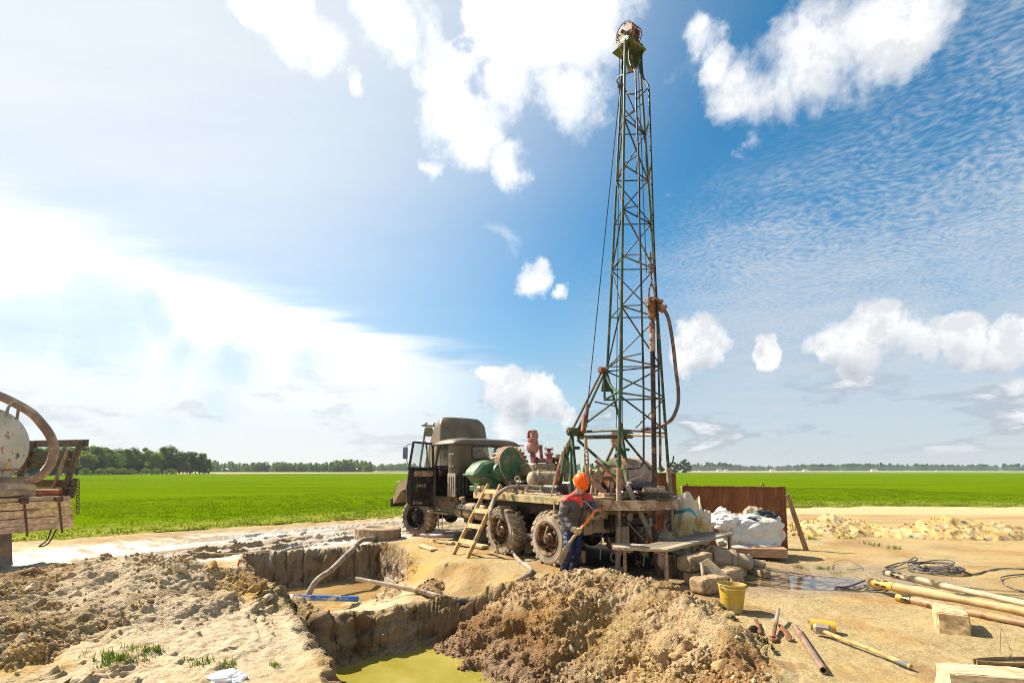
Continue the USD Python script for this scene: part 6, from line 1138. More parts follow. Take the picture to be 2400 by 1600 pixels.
CAB_M = surf('grey_cable', (.075, .065, .06), .6, var=.2, dirt=.2); WIREM = surf('rusty_wire', (.16, .10, .06), .6, .3)
wire('wire_loop', [onground(G(2345, 1545), .05), onground(G(2352, 1530), .22), D(2364, 1512, 4.9), D(2372, 1530, 4.85), onground(G(2360, 1565), .06)], .003, WIREM, 'bent rusty wire loop standing at the bark trough', 'wire')
# cable coil
cc_ = onground(G(2190, 1338), .03); CO = thing('cable_coil', 'coil of grey cable lying behind the drill pipes', 'cable', cc_); r3 = np.random.default_rng(5)
for k in range(9): part(CO, 'turn', MB().torus(cc_ + np.array([r3.normal() * .05, r3.normal() * .04, .012 * k]), (r3.normal() * .12, r3.normal() * .12, 1), .30 + r3.normal() * .05, .011, 40, 6), CAB_M)
wire('cable', [cc_ + np.array([.30, .05, .05]), onground(G(2265, 1342), .02), onground(G(2282, 1347), .02), onground(G(2320, 1338), .02), onground(G(2365, 1334), .02), onground(G(2460, 1340), .02)], .013, CAB_M, 'grey cable trailing from the coil to the right edge')
wire('cable', [onground(G(2075, 1333), .02), onground(G(2100, 1326), .03), onground(G(2130, 1330), .10), D(2148, 1312, 8.8), onground(G(2146, 1322), .12), onground(G(2115, 1330), .05), onground(G(2070, 1340), .02), onground(G(2072, 1345), .02)], .012, CAB_M, 'looped dark cable end left of the coil')
wire('cable', [onground(G(2460, 1346), .02), onground(G(2390, 1350), .02), onground(G(2350, 1356), .03), onground(G(2346, 1364), .02), onground(G(2365, 1378), .02), onground(G(2400, 1390), .02), onground(G(2470, 1400), .02)], .011, CAB_M, 'dark cable bending back at the right edge')
wire('cable', [onground(G(2028, 1368), .08), onground(G(1990, 1372), .02), onground(G(1958, 1374), .02), onground(G(1965, 1382), .02), onground(G(2010, 1386), .02), onground(G(2030, 1376), .03), onground(G(2024, 1370), .04), onground(G(2035, 1384), .02), onground(G(2060, 1389), .02), onground(G(2082, 1384), .02), onground(G(2080, 1379), .02), onground(G(2120, 1386), .02), onground(G(2170, 1390), .02)], .012, CAB_M, 'dark looped hose in front of the yellow pipe end', 'cable')
wire('thin_wire', [onground(G(1950, 1336), .02), onground(G(1958, 1322), .03), onground(G(1985, 1320), .05), onground(G(2010, 1328), .03), onground(G(2020, 1335), .02), onground(G(1985, 1338), .02)], .005, WIREM, 'thin curled wire lying in the puddle', 'wire')
# far heaps of yellow earth on the right
def mound(name, u0, u1, vtop, vbase, label, seed, ym=None):
    y0 = G(1200, vbase)[1]; x0, x1 = (u0 - CX) / FPX * y0, (u1 - CX) / FPX * y0; w, dp = (x1 - x0) / 2, .9; cx, cy = (x0 + x1) / 2, y0 + dp; hh = H - (vtop - 1102) / FPX * (cy)
    a = np.linspace(-1.25, 1.25, 110); b = np.linspace(-1.25, 1.25, 60); X, Y = np.meshgrid(a, b, indexing='ij'); q3 = np.stack([cx + X * w, cy + Y * dp, X * 0], -1)
    r = np.sqrt(X ** 2 + Y ** 2); base = np.clip(1 - r, -.3, 1) ** 1.0 if False else np.where(r < 1, (1 - r) ** .8, -(r - 1) * .5)
    Z = hh * base * (.55 + .9 * fbm(q3 * 1.1, 3, seed)) + (billow(q3 * 3, seed + 1) * .10 + billow(q3 * 7, seed + 2) * .05 - .06) * (r < 1.05)
    th = thing(name, label, 'dirt heap', (cx, cy, 0)); part(th, 'earth', MB().grid(np.stack([q3[..., 0], q3[..., 1], Z], -1)), MOUNDM, smooth=True)
    mb = MB()
    for k in range(260):
        i, j = rng.integers(10, 100), rng.integers(5, 55)
        if Z[i, j] > -.02: v, f = rock(.015 + .03 * rng.random() ** 2, k % 90, 0); mb.add(v + [q3[i, j, 0], q3[i, j, 1], Z[i, j] + .01], f)
    part(th, 'crumbs', mb, clod_mats[3], smooth=False, kind='stuff')
MOUNDM = surf('yellow_earth', (.38, .255, .085), .95, var=.3, vs=2.5, dirt=.3, dcol=(.42, .33, .18), ds=3, bump=.7, bs=25, bd=.03)
mound('dirt_mound', 1840, 2140, 1213, 1258, 'crumbly yellow earth mound behind the brace post, left of the far mounds', 301); mound('dirt_mound', 2080, 2520, 1213, 1266, 'wide bright yellow earth mound at the right edge before the field', 311); mound('dirt_mound', 1815, 1905, 1222, 1255, 'small low brown earth mound close beside the rusty plate', 321)
# white bag corner at the bottom, weeds
c = S(530, 1592, .0); single('plastic_bag', crumple(c + UP * .0, .17, .10, .07, 51, .2, .3, 5), surf('white_film', (.8, .78, .76), .4, bump=.1), 'white plastic bag lying at the bottom edge of the picture', 'bag')
for k, (u, v, n_, hgt, sx, sy, lab) in enumerate(((270, 1545, 60, .07, .22, .05, 'largest tuft of green grass on the left bare ground'), (345, 1525, 40, .06, .18, .04, 'grass tuft just right of the largest one'), (245, 1562, 20, .04, .08, .03, 'small grass sprig below the largest tuft'), (475, 1558, 24, .05, .12, .04, 'sparse weeds near the white plastic bag'), (535, 1563, 22, .07, .07, .04, 'upright weed sprig right of the sparse weeds'), (645, 1560, 8, .06, .03, .03, 'single seedling near the yellow water edge'), (1870, 1330, 22, .05, .10, .05, 'weeds at the left end of the puddle'), (1925, 1332, 26, .05, .12, .05, 'weeds standing in the middle of the puddle'), (1968, 1344, 20, .04, .10, .05, 'weeds at the near side of the puddle'), (2045, 1276, 26, .09, .15, .1, 'grass clump in front of the left far mound'), (2095, 1283, 24, .09, .15, .1, 'grass clump right of the other one by the far mounds'), (1985, 1262, 26, .09, .2, .1, 'grass at the foot of the left far mound'), (1900, 1264, 26, .1, .15, .1, 'grass beside the foot of the brace post'))):
    p0 = S(u, v) if v > 1300 else onground(G(u, v)); r4 = np.random.default_rng(k); mb = MB()
    for q in range(n_):
        tuft = blade_tuft(4, hgt * (.5 + .8 * r4.random()), 100 * k + q, .012, .0035); vv, ff = tuft.arrays(); ox, oy = r4.normal() * sx * .6, r4.normal() * sy; z = gz(p0[0] + ox, p0[1] + oy); mb.add(vv + np.array([p0[0] + ox, p0[1] + oy, z - .005]), ff)
    single('grass_tuft', mb, WEED, lab, 'grass', smooth=False, kind='stuff')
# ------------------------------------------------------------------ the flat-bed truck with the tank on the left
LE = D(163, 1172, 9.5); LD_ = nrm([.25, .97, 0]); LF = nrm([-.97, .25, 0])     # rear far corner; across the bed; forward
def B(f, w, z): return np.array([LE[0], LE[1], 0]) + LF * f - LD_ * w + UP * z  # forward from the tail, towards us from the far side, height
zb = 1.20
FT2 = thing('flatbed_truck', 'old wooden flat bed truck at the left edge, its tailgate hanging down', 'truck', B(2, 1.1, 0))
BEDW = wood('bed_wood', (.48, .35, .21), 1, .6, dirt=.15); RACKW = wood('rack_wood', (.10, .075, .045), 0, .6); IRON = surf('old_iron', (.09, .055, .035), .65, .2, rust=.35)
q = lambda name, mb, m, label=None, parent=FT2, smooth=False: part(parent, name, mb, m, label, smooth)
q('frame', MB().beam(B(.2, .7, .85), B(5, .7, .85), .1, .2).beam(B(.2, 1.5, .85), B(5, 1.5, .85), .1, .2).beam(B(.35, .25, .95), B(.35, 2.1, .95), .14, .14), BLACK)
for k in range(9): w = .12 + .24 * k; q('bed_plank', MB().beam(B(.02, w, zb - .02 + .003 * (k % 2)), B(5, w, zb - .02), .235, .04), BEDW)
q('edge_board', MB().beam(B(.0, 0, zb + .015), B(.0, 2.2, zb + .015), .05, .07), BEDW)
# tailgate: four boards and iron straps, hanging outwards
dwn = nrm(-UP * .97 - LF * .24)
for k, (a, w) in enumerate(((.06, .13), (.20, .13), (.335, .12), (.455, .11))):
    o = dwn * (a + w / 2 - .115); q('board', MB().beam(B(-.05, 0, zb - .08) + o, B(-.05, 2.2, zb - .08) + o, w - .008, .035, up=LF, ch=.15) if False else MB().beam(B(-.05, 0.0 + .02 * (k == 3), zb - .08) + o, B(-.05, 2.2, zb - .08) + o, .035, w - .008, up=-dwn, ch=.15), wood('tail_board' + str(k), (.68 - .03 * k, .45 - .03 * k, .21), 1, .6, dirt=.15))
for w in (.22, .75, 1.28, 1.8): q('strap', MB().beam(B(-.072, w, zb - .06), B(-.072, w, zb - .08) + dwn * .52, .035, .008, up=-LF), IRON); q('hinge', MB().cyl(B(-.03, w - .06, zb - .01), B(-.03, w + .06, zb - .01), .055, sides=12), IRON)
# far side rack: slats on two posts leaning outward
ro = lambda f, z: B(f, -.02 - .10 * (z - zb), z)
for z0, z1 in ((2.14, 2.27), (1.92, 2.06), (1.76, 1.89)): q('rack_slat', MB().beam(ro(-.18 if z0 > 2.1 else .02, (z0 + z1) / 2), ro(4.5, (z0 + z1) / 2), .03, z1 - z0), RACKW)
for z0, z1 in ((1.22, 1.38), (1.39, 1.53)): q('side_board', MB().beam(ro(.02, (z0 + z1) / 2), ro(4.5, (z0 + z1) / 2), .035, z1 - z0), RACKW)
for f in (.10, 1.3): q('rack_post', MB().beam(ro(f + .06, 1.22) - LD_ * .04, ro(f - .16, 2.25) - LD_ * .04, .06, .09), RACKW)
q('rack_post', MB().beam(ro(.42, 1.3) - LD_ * .06, ro(.18, 2.1) - LD_ * .06, .05, .05), wood('light_post', (.30, .22, .14), 2))
q('corner_post', MB().beam(ro(-.02, 1.2), ro(-.02, 1.56), .05, .08), RACKW)
cm = MB()
for k in range(13): cm.torus(B(-.14, -.02, 1.52) - UP * .048 * k - LF * .004 * k, [LD_, LF][k % 2], .03, .008, 10, 5)
q('chain', cm, IRON, smooth=32)
q('mud_flap', MB().grid(np.array([[B(.30 - .10 * t ** 2, .68 + .36 * x, .98 - .86 * t) for x in (0, .5, 1)] for t in np.linspace(0, 1, 10)]), .012), surf('rubber_flap', (.20, .165, .14), .6, var=.15, dirt=.3), 'long pale rubber mud flap', smooth=60)
q('bracket', MB().beam(B(.28, .62, 1.10), B(.32, 1.10, .98), .1, .22), BLACK); q('under_beam', MB().beam(B(.1, .15, .92), B(.5, .55, .95), .14, .16).torus(B(.25, .58, .98), LF, .12, .03, 18, 6), BLACK)
q('hanging_strap', MB().tube([B(-.1, .33, .72), B(-.13, .40, .52), B(-.12, .52, .42), B(-.12, .38, .45), B(-.1, .24, .70)], .012, 5, n=4), BLACK, smooth=32)
for f in (1.2, 4.2): q('wheel', MB().lathe([(.15, -.16), (.3, -.17), (.44, -.16), (.49, -.10), (.49, .10), (.44, .16), (.3, .17), (.15, .16)], B(f, 1.95, .48), LD_, 36, caps=False, closed=True), RUBBER, smooth=32)
q('red_beam', MB().beam(B(.05, .12, zb + .12), B(2.2, .75, zb + .14), .09, .09), surf('red_beam_paint', (.33, .07, .035), .6, dirt=.2))
# tank
def tank_look():
    N = Nodes(); pos = N.add('geometry', 'position'); n = N.noise(pos, 2.0, 5, .6); n2 = N.noise(pos, 7.0, 6, .65); n3 = N.noise(pos, 13.0, 5, .65); n4 = N.noise(pos, 8.0, 4, .6, .3)
    c = N.mixc(N.step(n, .3, .7), (.42, .42, .33), (.55, .53, .42)); c = N.mixc(N.step(n2, .55, .72, 0, .8), c, (.36, .47, .36)); c = N.mixc(N.step(n4, .60, .64, 0, .9), c, (.36, .15, .06)); c = N.mixc(N.step(n3, .61, .64), c, (.035, .06, .05))
    return make('flaking_paint', N, surf=N.add('principled_bsdf', 'BSDF', base_color=c, roughness=.5, normal=N.add('bump', 'normal', height=n3, strength=.25, distance=.01), specular_ior_level=.4))
tkc = B(.22, 1.10, 2.10); TK = thing('water_tank', 'round steel water tank with flaking pale green paint on the flat bed truck', 'tank', B(1.5, 1.1, zb))
part(TK, 'shell', MB().lathe([(.0, .0), (.2, .012), (.45, .045), (.58, .085), (.625, .13), (.635, .2), (.635, 3.4), (.0, 3.5)], tkc - LF * 0, LF, 56), tank_look()); part(TK, 'weld_seam', MB().torus(tkc + LF * .15, LF, .63, .012, 56, 6), IRON)
part(TK, 'lifting_loop', MB().tube([tkc + LF * .02 - LD_ * -.18 + UP * .50, tkc + LF * .02 + LD_ * .20 + UP * .66, tkc + LF * .02 + LD_ * .28 + UP * .74, tkc + LF * .02 + LD_ * .34 + UP * .66, tkc + LF * .03 + LD_ * .34 + UP * .46], .022, 8, n=5), CHALKY)
part(TK, 'drain_bar', MB().beam(tkc - LF * .03 + LD_ * .02 - UP * .40, tkc - LF * .06 + LD_ * .42 - UP * .38, .03, .035), surf('red_bar', (.30, .09, .04), .6, dirt=.2)); part(TK, 'yellow_tag', MB().beam(tkc - LF * .05 + LD_ * .22 - UP * .37, tkc - LF * .05 + LD_ * .20 - UP * .27, .04, .012), surf('yellow_rag', (.62, .42, .02), .7))
for f in (.5, 2.6): part(TK, 'cradle', MB().beam(B(f, .45, zb + .12), B(f, 1.75, zb + .12), .12, .24), IRON)
# corrugated suction hose over the tank
def corrugated(name, pts, r, m, label, pitch=.03, n=14):
    p = spline(pts, n); d = np.r_[0, np.cumsum(np.linalg.norm(np.diff(p, axis=0), axis=1))]; s = np.arange(0, d[-1], pitch / 4); pp_ = np.stack([np.interp(s, d, p[:, k]) for k in range(3)], 1)
    return single(name, MB().tube(pp_, r * (1 + .07 * np.sin(s / pitch * 2 * PI)), 16), m, label, 'hose')
CORR = surf('corrugated_hose', (.24, .155, .10), .55, var=.2, vs=4, dirt=.2, dcol=(.40, .30, .2))
corrugated('suction_hose', [D(u, v, y) for u, v, y in ((-60, 905, 9.0), (0, 928, 8.9), (36, 945, 8.85), (73, 967, 8.8), (98, 993, 8.8), (118, 1021, 8.8), (126, 1049, 8.8), (123, 1074, 8.8), (112, 1097, 8.8), (90, 1117, 8.8), (62, 1125, 8.75), (28, 1127, 8.65), (0, 1128, 8.6), (-50, 1128, 8.5))], .068, CORR, 'thick brown corrugated hose arching over the tank end')
corrugated('short_hose', [B(.25, .45, zb + .12), B(.20, .75, zb + .12), B(.18, 1.0, zb + .11), B(.2, 1.3, zb + .1)], .085, surf('grey_hose', (.30, .26, .24), .5, var=.1), 'short grey corrugated hose piece lying at the tail of the bed', .035)
CANV = surf('canvas_bundle', (.36, .27, .17), .9, var=.25, bump=.5); cvp = [D(-20, 1145, 8.5), D(25, 1142, 8.6), D(60, 1140, 8.75), D(82, 1143, 8.85)]
single('canvas_roll', MB().tube(cvp, [.10, .095, .09, .05], 14, n=6), CANV, 'rolled tan canvas lying on the truck bed below the tank', 'canvas')
cvp2 = [D(-20, 1156, 8.45), D(20, 1155, 8.55), D(62, 1153, 8.7)]; single('canvas_roll', MB().tube(cvp2, [.06, .06, .035], 12, n=6), CANV, 'thinner canvas roll in front, just above the tailgate', 'canvas')
# ------------------------------------------------------------------ trees
BARK = surf('bark_brown', (.09, .065, .045), .9)
LEAFS = [leaf_look('leaf_' + n, a, b, .42) for n, a, b in (('mid', (.12, .19, .025), (.20, .28, .04)), ('yellowish', (.22, .28, .035), (.32, .37, .06)), ('dark', (.07, .12, .025), (.13, .18, .035)), ('shrub', (.17, .22, .05), (.25, .30, .08)))]
def crown(seed, kind, h, wd, n, card):
    r = np.random.default_rng(seed); mb = MB(); cl = []
    for _ in range(30 if kind != 'shrub' else 14):
        t = r.random(); a = r.random() * 2 * PI
        if kind == 'round': z = h * (.08 + .86 * t); rad = wd * math.sqrt(max(.12, 1 - (1.9 * (t - .45)) ** 2)) * (.35 + .6 * r.random())
        elif kind == 'tall': z = h * (.07 + .9 * t); rad = wd * (1.05 - t) ** .7 * (.3 + .6 * r.random())
        else: z = h * (.12 + .70 * t); rad = wd * math.sqrt(max(.05, 1 - t ** 2)) * (.4 + .6 * r.random())
        cl.append(((math.cos(a) * rad, math.sin(a) * rad, z), wd * (.22 + .26 * r.random())))
    per = n // len(cl)
    for c, q in cl:
        d = r.normal(size=(per, 3)); d /= np.linalg.norm(d, axis=1, keepdims=True); pos = np.array(c) + d * q * (r.random((per, 1)) ** .4) * np.array([1, 1, .8])
        for p, dd in zip(pos, d):
            nn = nrm(dd + r.normal(size=3) * .6 + np.array([0, 0, .4])); x, y, _ = frame(nn); s = card * (.6 + .8 * r.random()); an = r.random() * 6.28; x, y = x * math.cos(an) + y * math.sin(an), y * math.cos(an) - x * math.sin(an)
            mb.add([p - x * s, p - y * s * .6, p + x * s, p + y * s * .6], [[0, 1, 2], [0, 2, 3]])
    return mb
def trunk_mesh(h, r0, seed):
    r = np.random.default_rng(seed); mb = MB().tube([(0, 0, -.3), (r.normal() * .1, r.normal() * .1, h * .4), (r.normal() * .3, r.normal() * .3, h * .85)], [r0, r0 * .7, r0 * .2], 8, n=4)
    for k in range(6): a = r.random() * 6.28; z = h * (.3 + .4 * r.random()); mb.tube([(0, 0, z), (math.cos(a) * h * .14, math.sin(a) * h * .14, z + h * .16)], [r0 * .4, r0 * .12], 6)
    return mb
KINDS = {}
def tree(kind, mat_k, x, y, h, label, group=None, rz=0, name='tree', cat='tree'):
    key = (kind, mat_k)
    if key not in KINDS:
        KINDS[key] = []
    variants = KINDS[key]
    if len(variants) < 2:
        sd = 700 + 13 * len(KINDS) + len(variants) * 5; src = thing(name, label, cat, (x, y, 0), group)
        origin[src] = np.zeros(3); wd = {'round': .40, 'tall': .26, 'shrub': .8}[kind]
        part(src, 'trunk', trunk_mesh(1.0, .028, sd), BARK); part(src, 'crown', crown(sd, kind, 1.0, wd, 3600 if kind != 'shrub' else 1800, .030 if kind != 'shrub' else .045), LEAFS[mat_k], smooth=False)
        xf = UsdGeom.Xformable(stage.GetPrimAtPath(src)); xf.AddRotateZOp().Set(rz); xf.AddScaleOp().Set((h, h, h)); variants.append(src); return src
    return copy_of(variants[rng.integers(0, len(variants))], (x, y, 0), rz, label, group, (h * (.85 + .3 * rng.random()), h * (.85 + .3 * rng.random()), h))
def place(u, vb, vt, Y): x = (u - CX) / FPX * Y; return x, Y, (vb - vt) / FPX * Y
r5 = np.random.default_rng(12)
WOODL = {0: 'round mid green tree in the wood beyond the left field', 1: 'yellowish green tree in the wood beyond the left field', 2: 'dark green tree in the wood beyond the left field'}
for k in range(60):
    u = 40 + 455 * ((k * 23) % 60 + r5.random()) / 60; Y = 175 + .22 * max(0, u - 100) + 22 * r5.random(); top = np.interp(u, [40, 190, 260, 320, 380, 420, 460, 500], [1046, 1046, 1052, 1054, 1056, 1055, 1060, 1072]) + r5.normal() * 5
    mk = [0, 1, 1, 0, 2][k % 5] if u < 360 else [0, 2, 0, 0, 1][k % 5]; kind = 'round' if r5.random() < .7 or u < 350 else 'tall'
    where = 'hidden behind the truck rack at the left wood' if u < 185 else 'in the tall left part of the left wood' if u < 300 else 'in the middle of the left wood' if u < 400 else 'at the right end of the left wood'
    lab = ('round ' if kind == 'round' else 'slender ') + ('mid green', 'yellowish green', 'dark green')[mk] + ' tree ' + where; x, y, h = place(u, 1102 + FPX * H / Y, top + 2, Y); tree(kind, mk, x, y, h, lab, 'trees of the left wood', r5.random() * 360)
for k, u in enumerate((70, 120, 150, 205, 240, 262, 290, 312, 345, 372, 402)):
    Y = 165 + .12 * u; x, y, h = place(u, 1102 + FPX * H / Y, 1094 + 3 * r5.random(), Y); tree('shrub', 3, x, y, h, 'low pale green shrub in front of the left wood', 'shrubs before the left wood', r5.random() * 360, 'shrub', 'shrub')
# trees behind the mast
for k, (u, top, Y, mk, kind, lab) in enumerate(((1604, 1073, 330, 2, 'round', 'big dark round tree standing right of the mast on the horizon'), (1582, 1080, 335, 2, 'round', 'dark tree just left of the big dark round tree'), (1568, 1084, 330, 2, 'tall', 'slim dark tree seen beside the right mast leg'), (1548, 1086, 340, 0, 'round', 'green tree behind the right mast leg'), (1532, 1082, 345, 2, 'tall', 'tall thin tree seen left of the kelly pipe'), (1515, 1088, 340, 0, 'round', 'low green tree between the mast legs'), (1402, 1084, 300, 0, 'round', 'green tree seen behind the winch left of the mast'), (1388, 1086, 310, 2, 'tall', 'slim dark tree behind the A-shaped support'), (1372, 1088, 305, 0, 'round', 'small green tree just above the orange helmet'), (1420, 1082, 310, 1, 'round', 'yellow green tree directly behind the winch'), (1345, 1090, 300, 0, 'round', 'small green tree behind the left support leg'), (1298, 1096, 280, 0, 'shrub', 'green bush seen behind the pump hoses'))):
    x, y, h = place(u, 1102 + FPX * H / Y, top, Y); tree(kind, mk if kind != 'shrub' else 3, x, y, h, lab, None, r5.random() * 360, 'shrub' if kind == 'shrub' else 'tree', 'shrub' if kind == 'shrub' else 'tree')
# far woods: one mass each
def far_wood(name, pts, Y0, n, hgt, m, label, seed, deep=60):
    r = np.random.default_rng(seed); u = np.interp(r.random(n), np.linspace(0, 1, len(pts)), pts); Y = Y0 + deep * r.random(n); x = (u - CX) / FPX * Y
    env = .55 + .9 * fbm(np.stack([x / (hgt * 6), x * 0, x * 0], -1), 3, seed); s = hgt * env * (.7 + .5 * r.random(n))
    instancer('/World/' + name, [(crown(900 + seed, 'round', 1.0, .45, 500, .07), m), (crown(901 + seed, 'tall', 1.0, .3, 400, .07), m)], np.stack([x, Y, np.zeros(n)], 1), r.random(n) * 6.28, s, r.integers(0, 2, n), label, cat='wood')
far_wood('far_wood', [495, 700, 870], 520, 210, 11.5, LEAFS[0], 'hazy row of trees beyond the left field', 1); far_wood('far_wood_001', [855, 960, 1500], 900, 160, 12, LEAFS[0], 'distant hazy wood behind the truck', 2); far_wood('far_wood_002', [1620, 2000, 2500], 1500, 520, 17, LEAFS[2], 'long blue far wood on the right horizon', 3, 200)
# farm buildings in the far distance
HW = surf('house_white', (.72, .70, .66), .8); HR = surf('house_roof', (.28, .2, .17), .8)
for k, (u, Y, w, d, h, lab) in enumerate(((1684, 1150, 16, 8, 3.2, 'tiny white house under the far wood right of the mast'), (1700, 1180, 12, 8, 3, 'second tiny white house just right of the first one'), (1808, 1250, 18, 9, 3.4, 'tiny pale building in the middle of the right horizon'), (1884, 1250, 14, 9, 3.2, 'tiny pale building farther right on the horizon'), (2045, 1200, 22, 9, 3.4, 'long low pale building on the right horizon'), (840, 640, 6, 4, 2.4, 'tiny white shed at the end of the left field'))):
    x = (u - CX) / FPX * Y; th = thing('farm_building', lab, 'building', (x, Y, 0)); w, d, h = w * .6, d * .7, h * .75; c = np.array([x, Y, 0])
    part(th, 'wall', MB().box(c + UP * h / 2, (w, 0, 0), (0, d, 0), (0, 0, h), 0), HW, smooth=False); part(th, 'roof', MB().prism([(-d / 2 - .4, 0), (d / 2 + .4, 0), (0, d * .38)], c + UP * h - np.array([w / 2 + .3, 0, 0]), (0, 1, 0), UP, (w + .6, 0, 0)), HR, smooth=False)
    for q in (-.3, 0, .3): part(th, 'window', MB().box(c + np.array([w * q, -d / 2 - .02, h * .55]), (1.2, 0, 0), (0, .06, 0), (0, 0, 1.3), 0), BLACK, smooth=False)
# ------------------------------------------------------------------ the worker
import manifold3d as m3
def skin_of(bones, edge=.014, it=10):
    parts_ = []
    for (a, ra), (b, rb) in bones:
        sp = []
        for c, r in ((a, ra), (b, rb)):
            c = np.asarray(c, float); sc = np.ones(3)
            s = m3.Manifold.sphere(float(r), 20).translate(tuple(map(float, c))); sp.append(s)
        parts_.append(m3.Manifold.batch_hull(sp))
    m = m3.Manifold.batch_boolean(parts_, m3.OpType.Add).refine_to_length(edge); me = m.to_mesh()
    t = trimesh.Trimesh(me.vert_properties[:, :3], me.tri_verts, process=True); trimesh.smoothing.filter_taubin(t, .5, .53, it); return t
pj = dict(pel=D(1341, 1238, 8.86), waist=D(1345, 1212, 8.80), chest=D(1352, 1182, 8.62), neck=D(1357, 1154, 8.50), head=D(1360, 1134, 8.36),
          sr=D(1329, 1174, 8.52), sl=D(1379, 1169, 8.70), er=D(1317, 1207, 8.50), wr=D(1341, 1237, 8.33), hr=D(1350, 1246, 8.28), el=D(1391, 1186, 8.66), wl=D(1390, 1203, 8.44), hl=D(1388, 1209, 8.36),
          hipr=D(1332, 1244, 8.82), hipl=D(1352, 1242, 8.92), kr=D(1333, 1290, 8.62), kl=D(1351, 1287, 8.76), ar=D(1322, 1330, 8.70), al=D(1344, 1324, 8.86))
for k in ('ar', 'al'): pj[k][2] = gz(*pj[k][:2]) + .10
fwd = nrm([.30, -.95, 0]); side = np.array([-fwd[1], fwd[0], 0])    # the way he faces; his left (right in the picture)
PE = thing('person', 'worker in orange helmet and red shouldered grey jacket bending over a shovel', 'person', np.array([*pj['pel'][:2], 0]))
SKIN = surf('skin', (.46, .25, .16), .5, var=.05, vs=20, bump=.05)
hd = pj['head']; J_ = lambda k, r: (pj[k], r)
bones = [(J_('pel', .13), J_('waist', .125)), (J_('waist', .125), J_('chest', .13)), (J_('chest', .13), (pj['neck'] - UP * .03, .07)), ((pj['neck'] - UP * .03, .062), (hd - UP * .04, .058)), ((hd + UP * .02 - fwd * .02, .092), (hd - UP * .045 + fwd * .03, .068)), ((hd - UP * .07 + fwd * .045, .048), (hd - UP * .1 + fwd * .055, .034)),
         (J_('chest', .1), J_('sr', .065)), (J_('chest', .1), J_('sl', .065)), (J_('sr', .06), J_('er', .045)), (J_('er', .043), J_('wr', .03)), (J_('sl', .06), J_('el', .045)), (J_('el', .043), J_('wl', .03)), (J_('wr', .028), J_('hr', .034)), (J_('wl', .028), J_('hl', .034)),
         (J_('pel', .12), J_('hipr', .09)), (J_('pel', .12), J_('hipl', .09)), (J_('hipr', .085), J_('kr', .06)), (J_('kr', .058), J_('ar', .04)), (J_('hipl', .085), J_('kl', .06)), (J_('kl', .058), J_('al', .04))]
fdn = nrm(fwd * .72 - UP * .7)     # where the face points
bones += [((hd + fdn * .095 + UP * .005, .012), (hd + fdn * .118 - UP * .02, .014)), ((hd - side * .088 - UP * .01, .022), (hd - side * .088 - UP * .035, .014)), ((hd + side * .088 - UP * .01, .022), (hd + side * .088 - UP * .035, .014))]
bd = skin_of(bones, .016, 6); part(PE, 'body', (bd.vertices, bd.faces), SKIN, smooth=True)
fy, fz = fdn, nrm(UP * .8 + fwd * .6)
part(PE, 'eye', MB().ball(hd + fdn * .085 + fz * .012 - side * .033, .012, 2), BLACK); part(PE, 'eye', MB().ball(hd + fdn * .085 + fz * .012 + side * .033, .012, 2), BLACK)
part(PE, 'mouth', MB().tube([hd + fdn * .098 - fz * .058 - side * .024, hd + fdn * .104 - fz * .056, hd + fdn * .098 - fz * .058 + side * .024], .006, 6, n=4), surf('lips', (.33, .13, .10), .5)); part(PE, 'eyebrow', MB().tube([hd + fdn * .09 + fz * .034 - side * .05, hd + fdn * .098 + fz * .04 - side * .02], .006, 5), BLACK); part(PE, 'eyebrow', MB().tube([hd + fdn * .09 + fz * .034 + side * .05, hd + fdn * .098 + fz * .04 + side * .02], .006, 5), BLACK)
# clothes
def wrinkle(t, amp, sc, seed, soft=1.0):
    n = t.vertex_normals; v = t.vertices; q = v * sc; d = (np.abs(2 * noise(q * np.array([1, 1, 1.9]), seed) - 1) - .45) * amp + (np.abs(2 * noise(q * 2.3, seed + 1) - 1) - .45) * amp * .6
    t.vertices = v + n * d[:, None]; return t
jk = skin_of([((pj['pel'] - UP * .02, .165), (pj['waist'], .165)), ((pj['pel'] - UP * .03 + side * .04, .15), (pj['waist'] + side * .05, .15)), ((pj['pel'] - UP * .03 - side * .05, .15), (pj['waist'] - side * .06, .155)), ((pj['waist'], .165), (pj['chest'], .165)), ((pj['waist'] - side * .06, .155), (pj['chest'] - side * .07, .15)), ((pj['waist'] + side * .05, .15), (pj['chest'] + side * .07, .15)), ((pj['chest'], .165), (pj['neck'] - UP * .05, .10)), ((pj['neck'] - UP * .05, .092), (pj['neck'] - UP * .005, .082)),
              ((pj['chest'] - side * .06, .13), (pj['sr'], .088)), ((pj['chest'] + side * .06, .13), (pj['sl'], .088)), ((pj['neck'] - UP * .02 - side * .03, .062), (pj['sr'] + UP * .03, .06)), ((pj['neck'] - UP * .02 + side * .03, .062), (pj['sl'] + UP * .03, .06)), ((pj['neck'] - UP * .045, .07), (pj['sr'] + UP * .01, .07)), ((pj['neck'] - UP * .045, .07), (pj['sl'] + UP * .01, .07)),
              (J_('sr', .088), J_('er', .078)), (J_('er', .08), (pj['wr'] - (pj['wr'] - pj['er']) * .08, .058)), (J_('sl', .088), J_('el', .078)), (J_('el', .08), (pj['wl'] - (pj['wl'] - pj['el']) * .1, .056))], .012, 8)
jk = wrinkle(jk, .020, 9.0, 61)
keep = ~((jk.vertices[:, 2] < pj['pel'][2] - .09) & (np.linalg.norm(jk.vertices[:, :2] - pj['pel'][:2], axis=1) < .24))
fc = jk.triangles_center; fk = keep[jk.faces].all(1)
rel = fc - pj['neck']; h_ = rel[:, 2]; sx = rel @ side; yk_line = -.12 - .10 * np.exp(-((sx - .02) / .06) ** 2) * (rel @ fwd > 0)
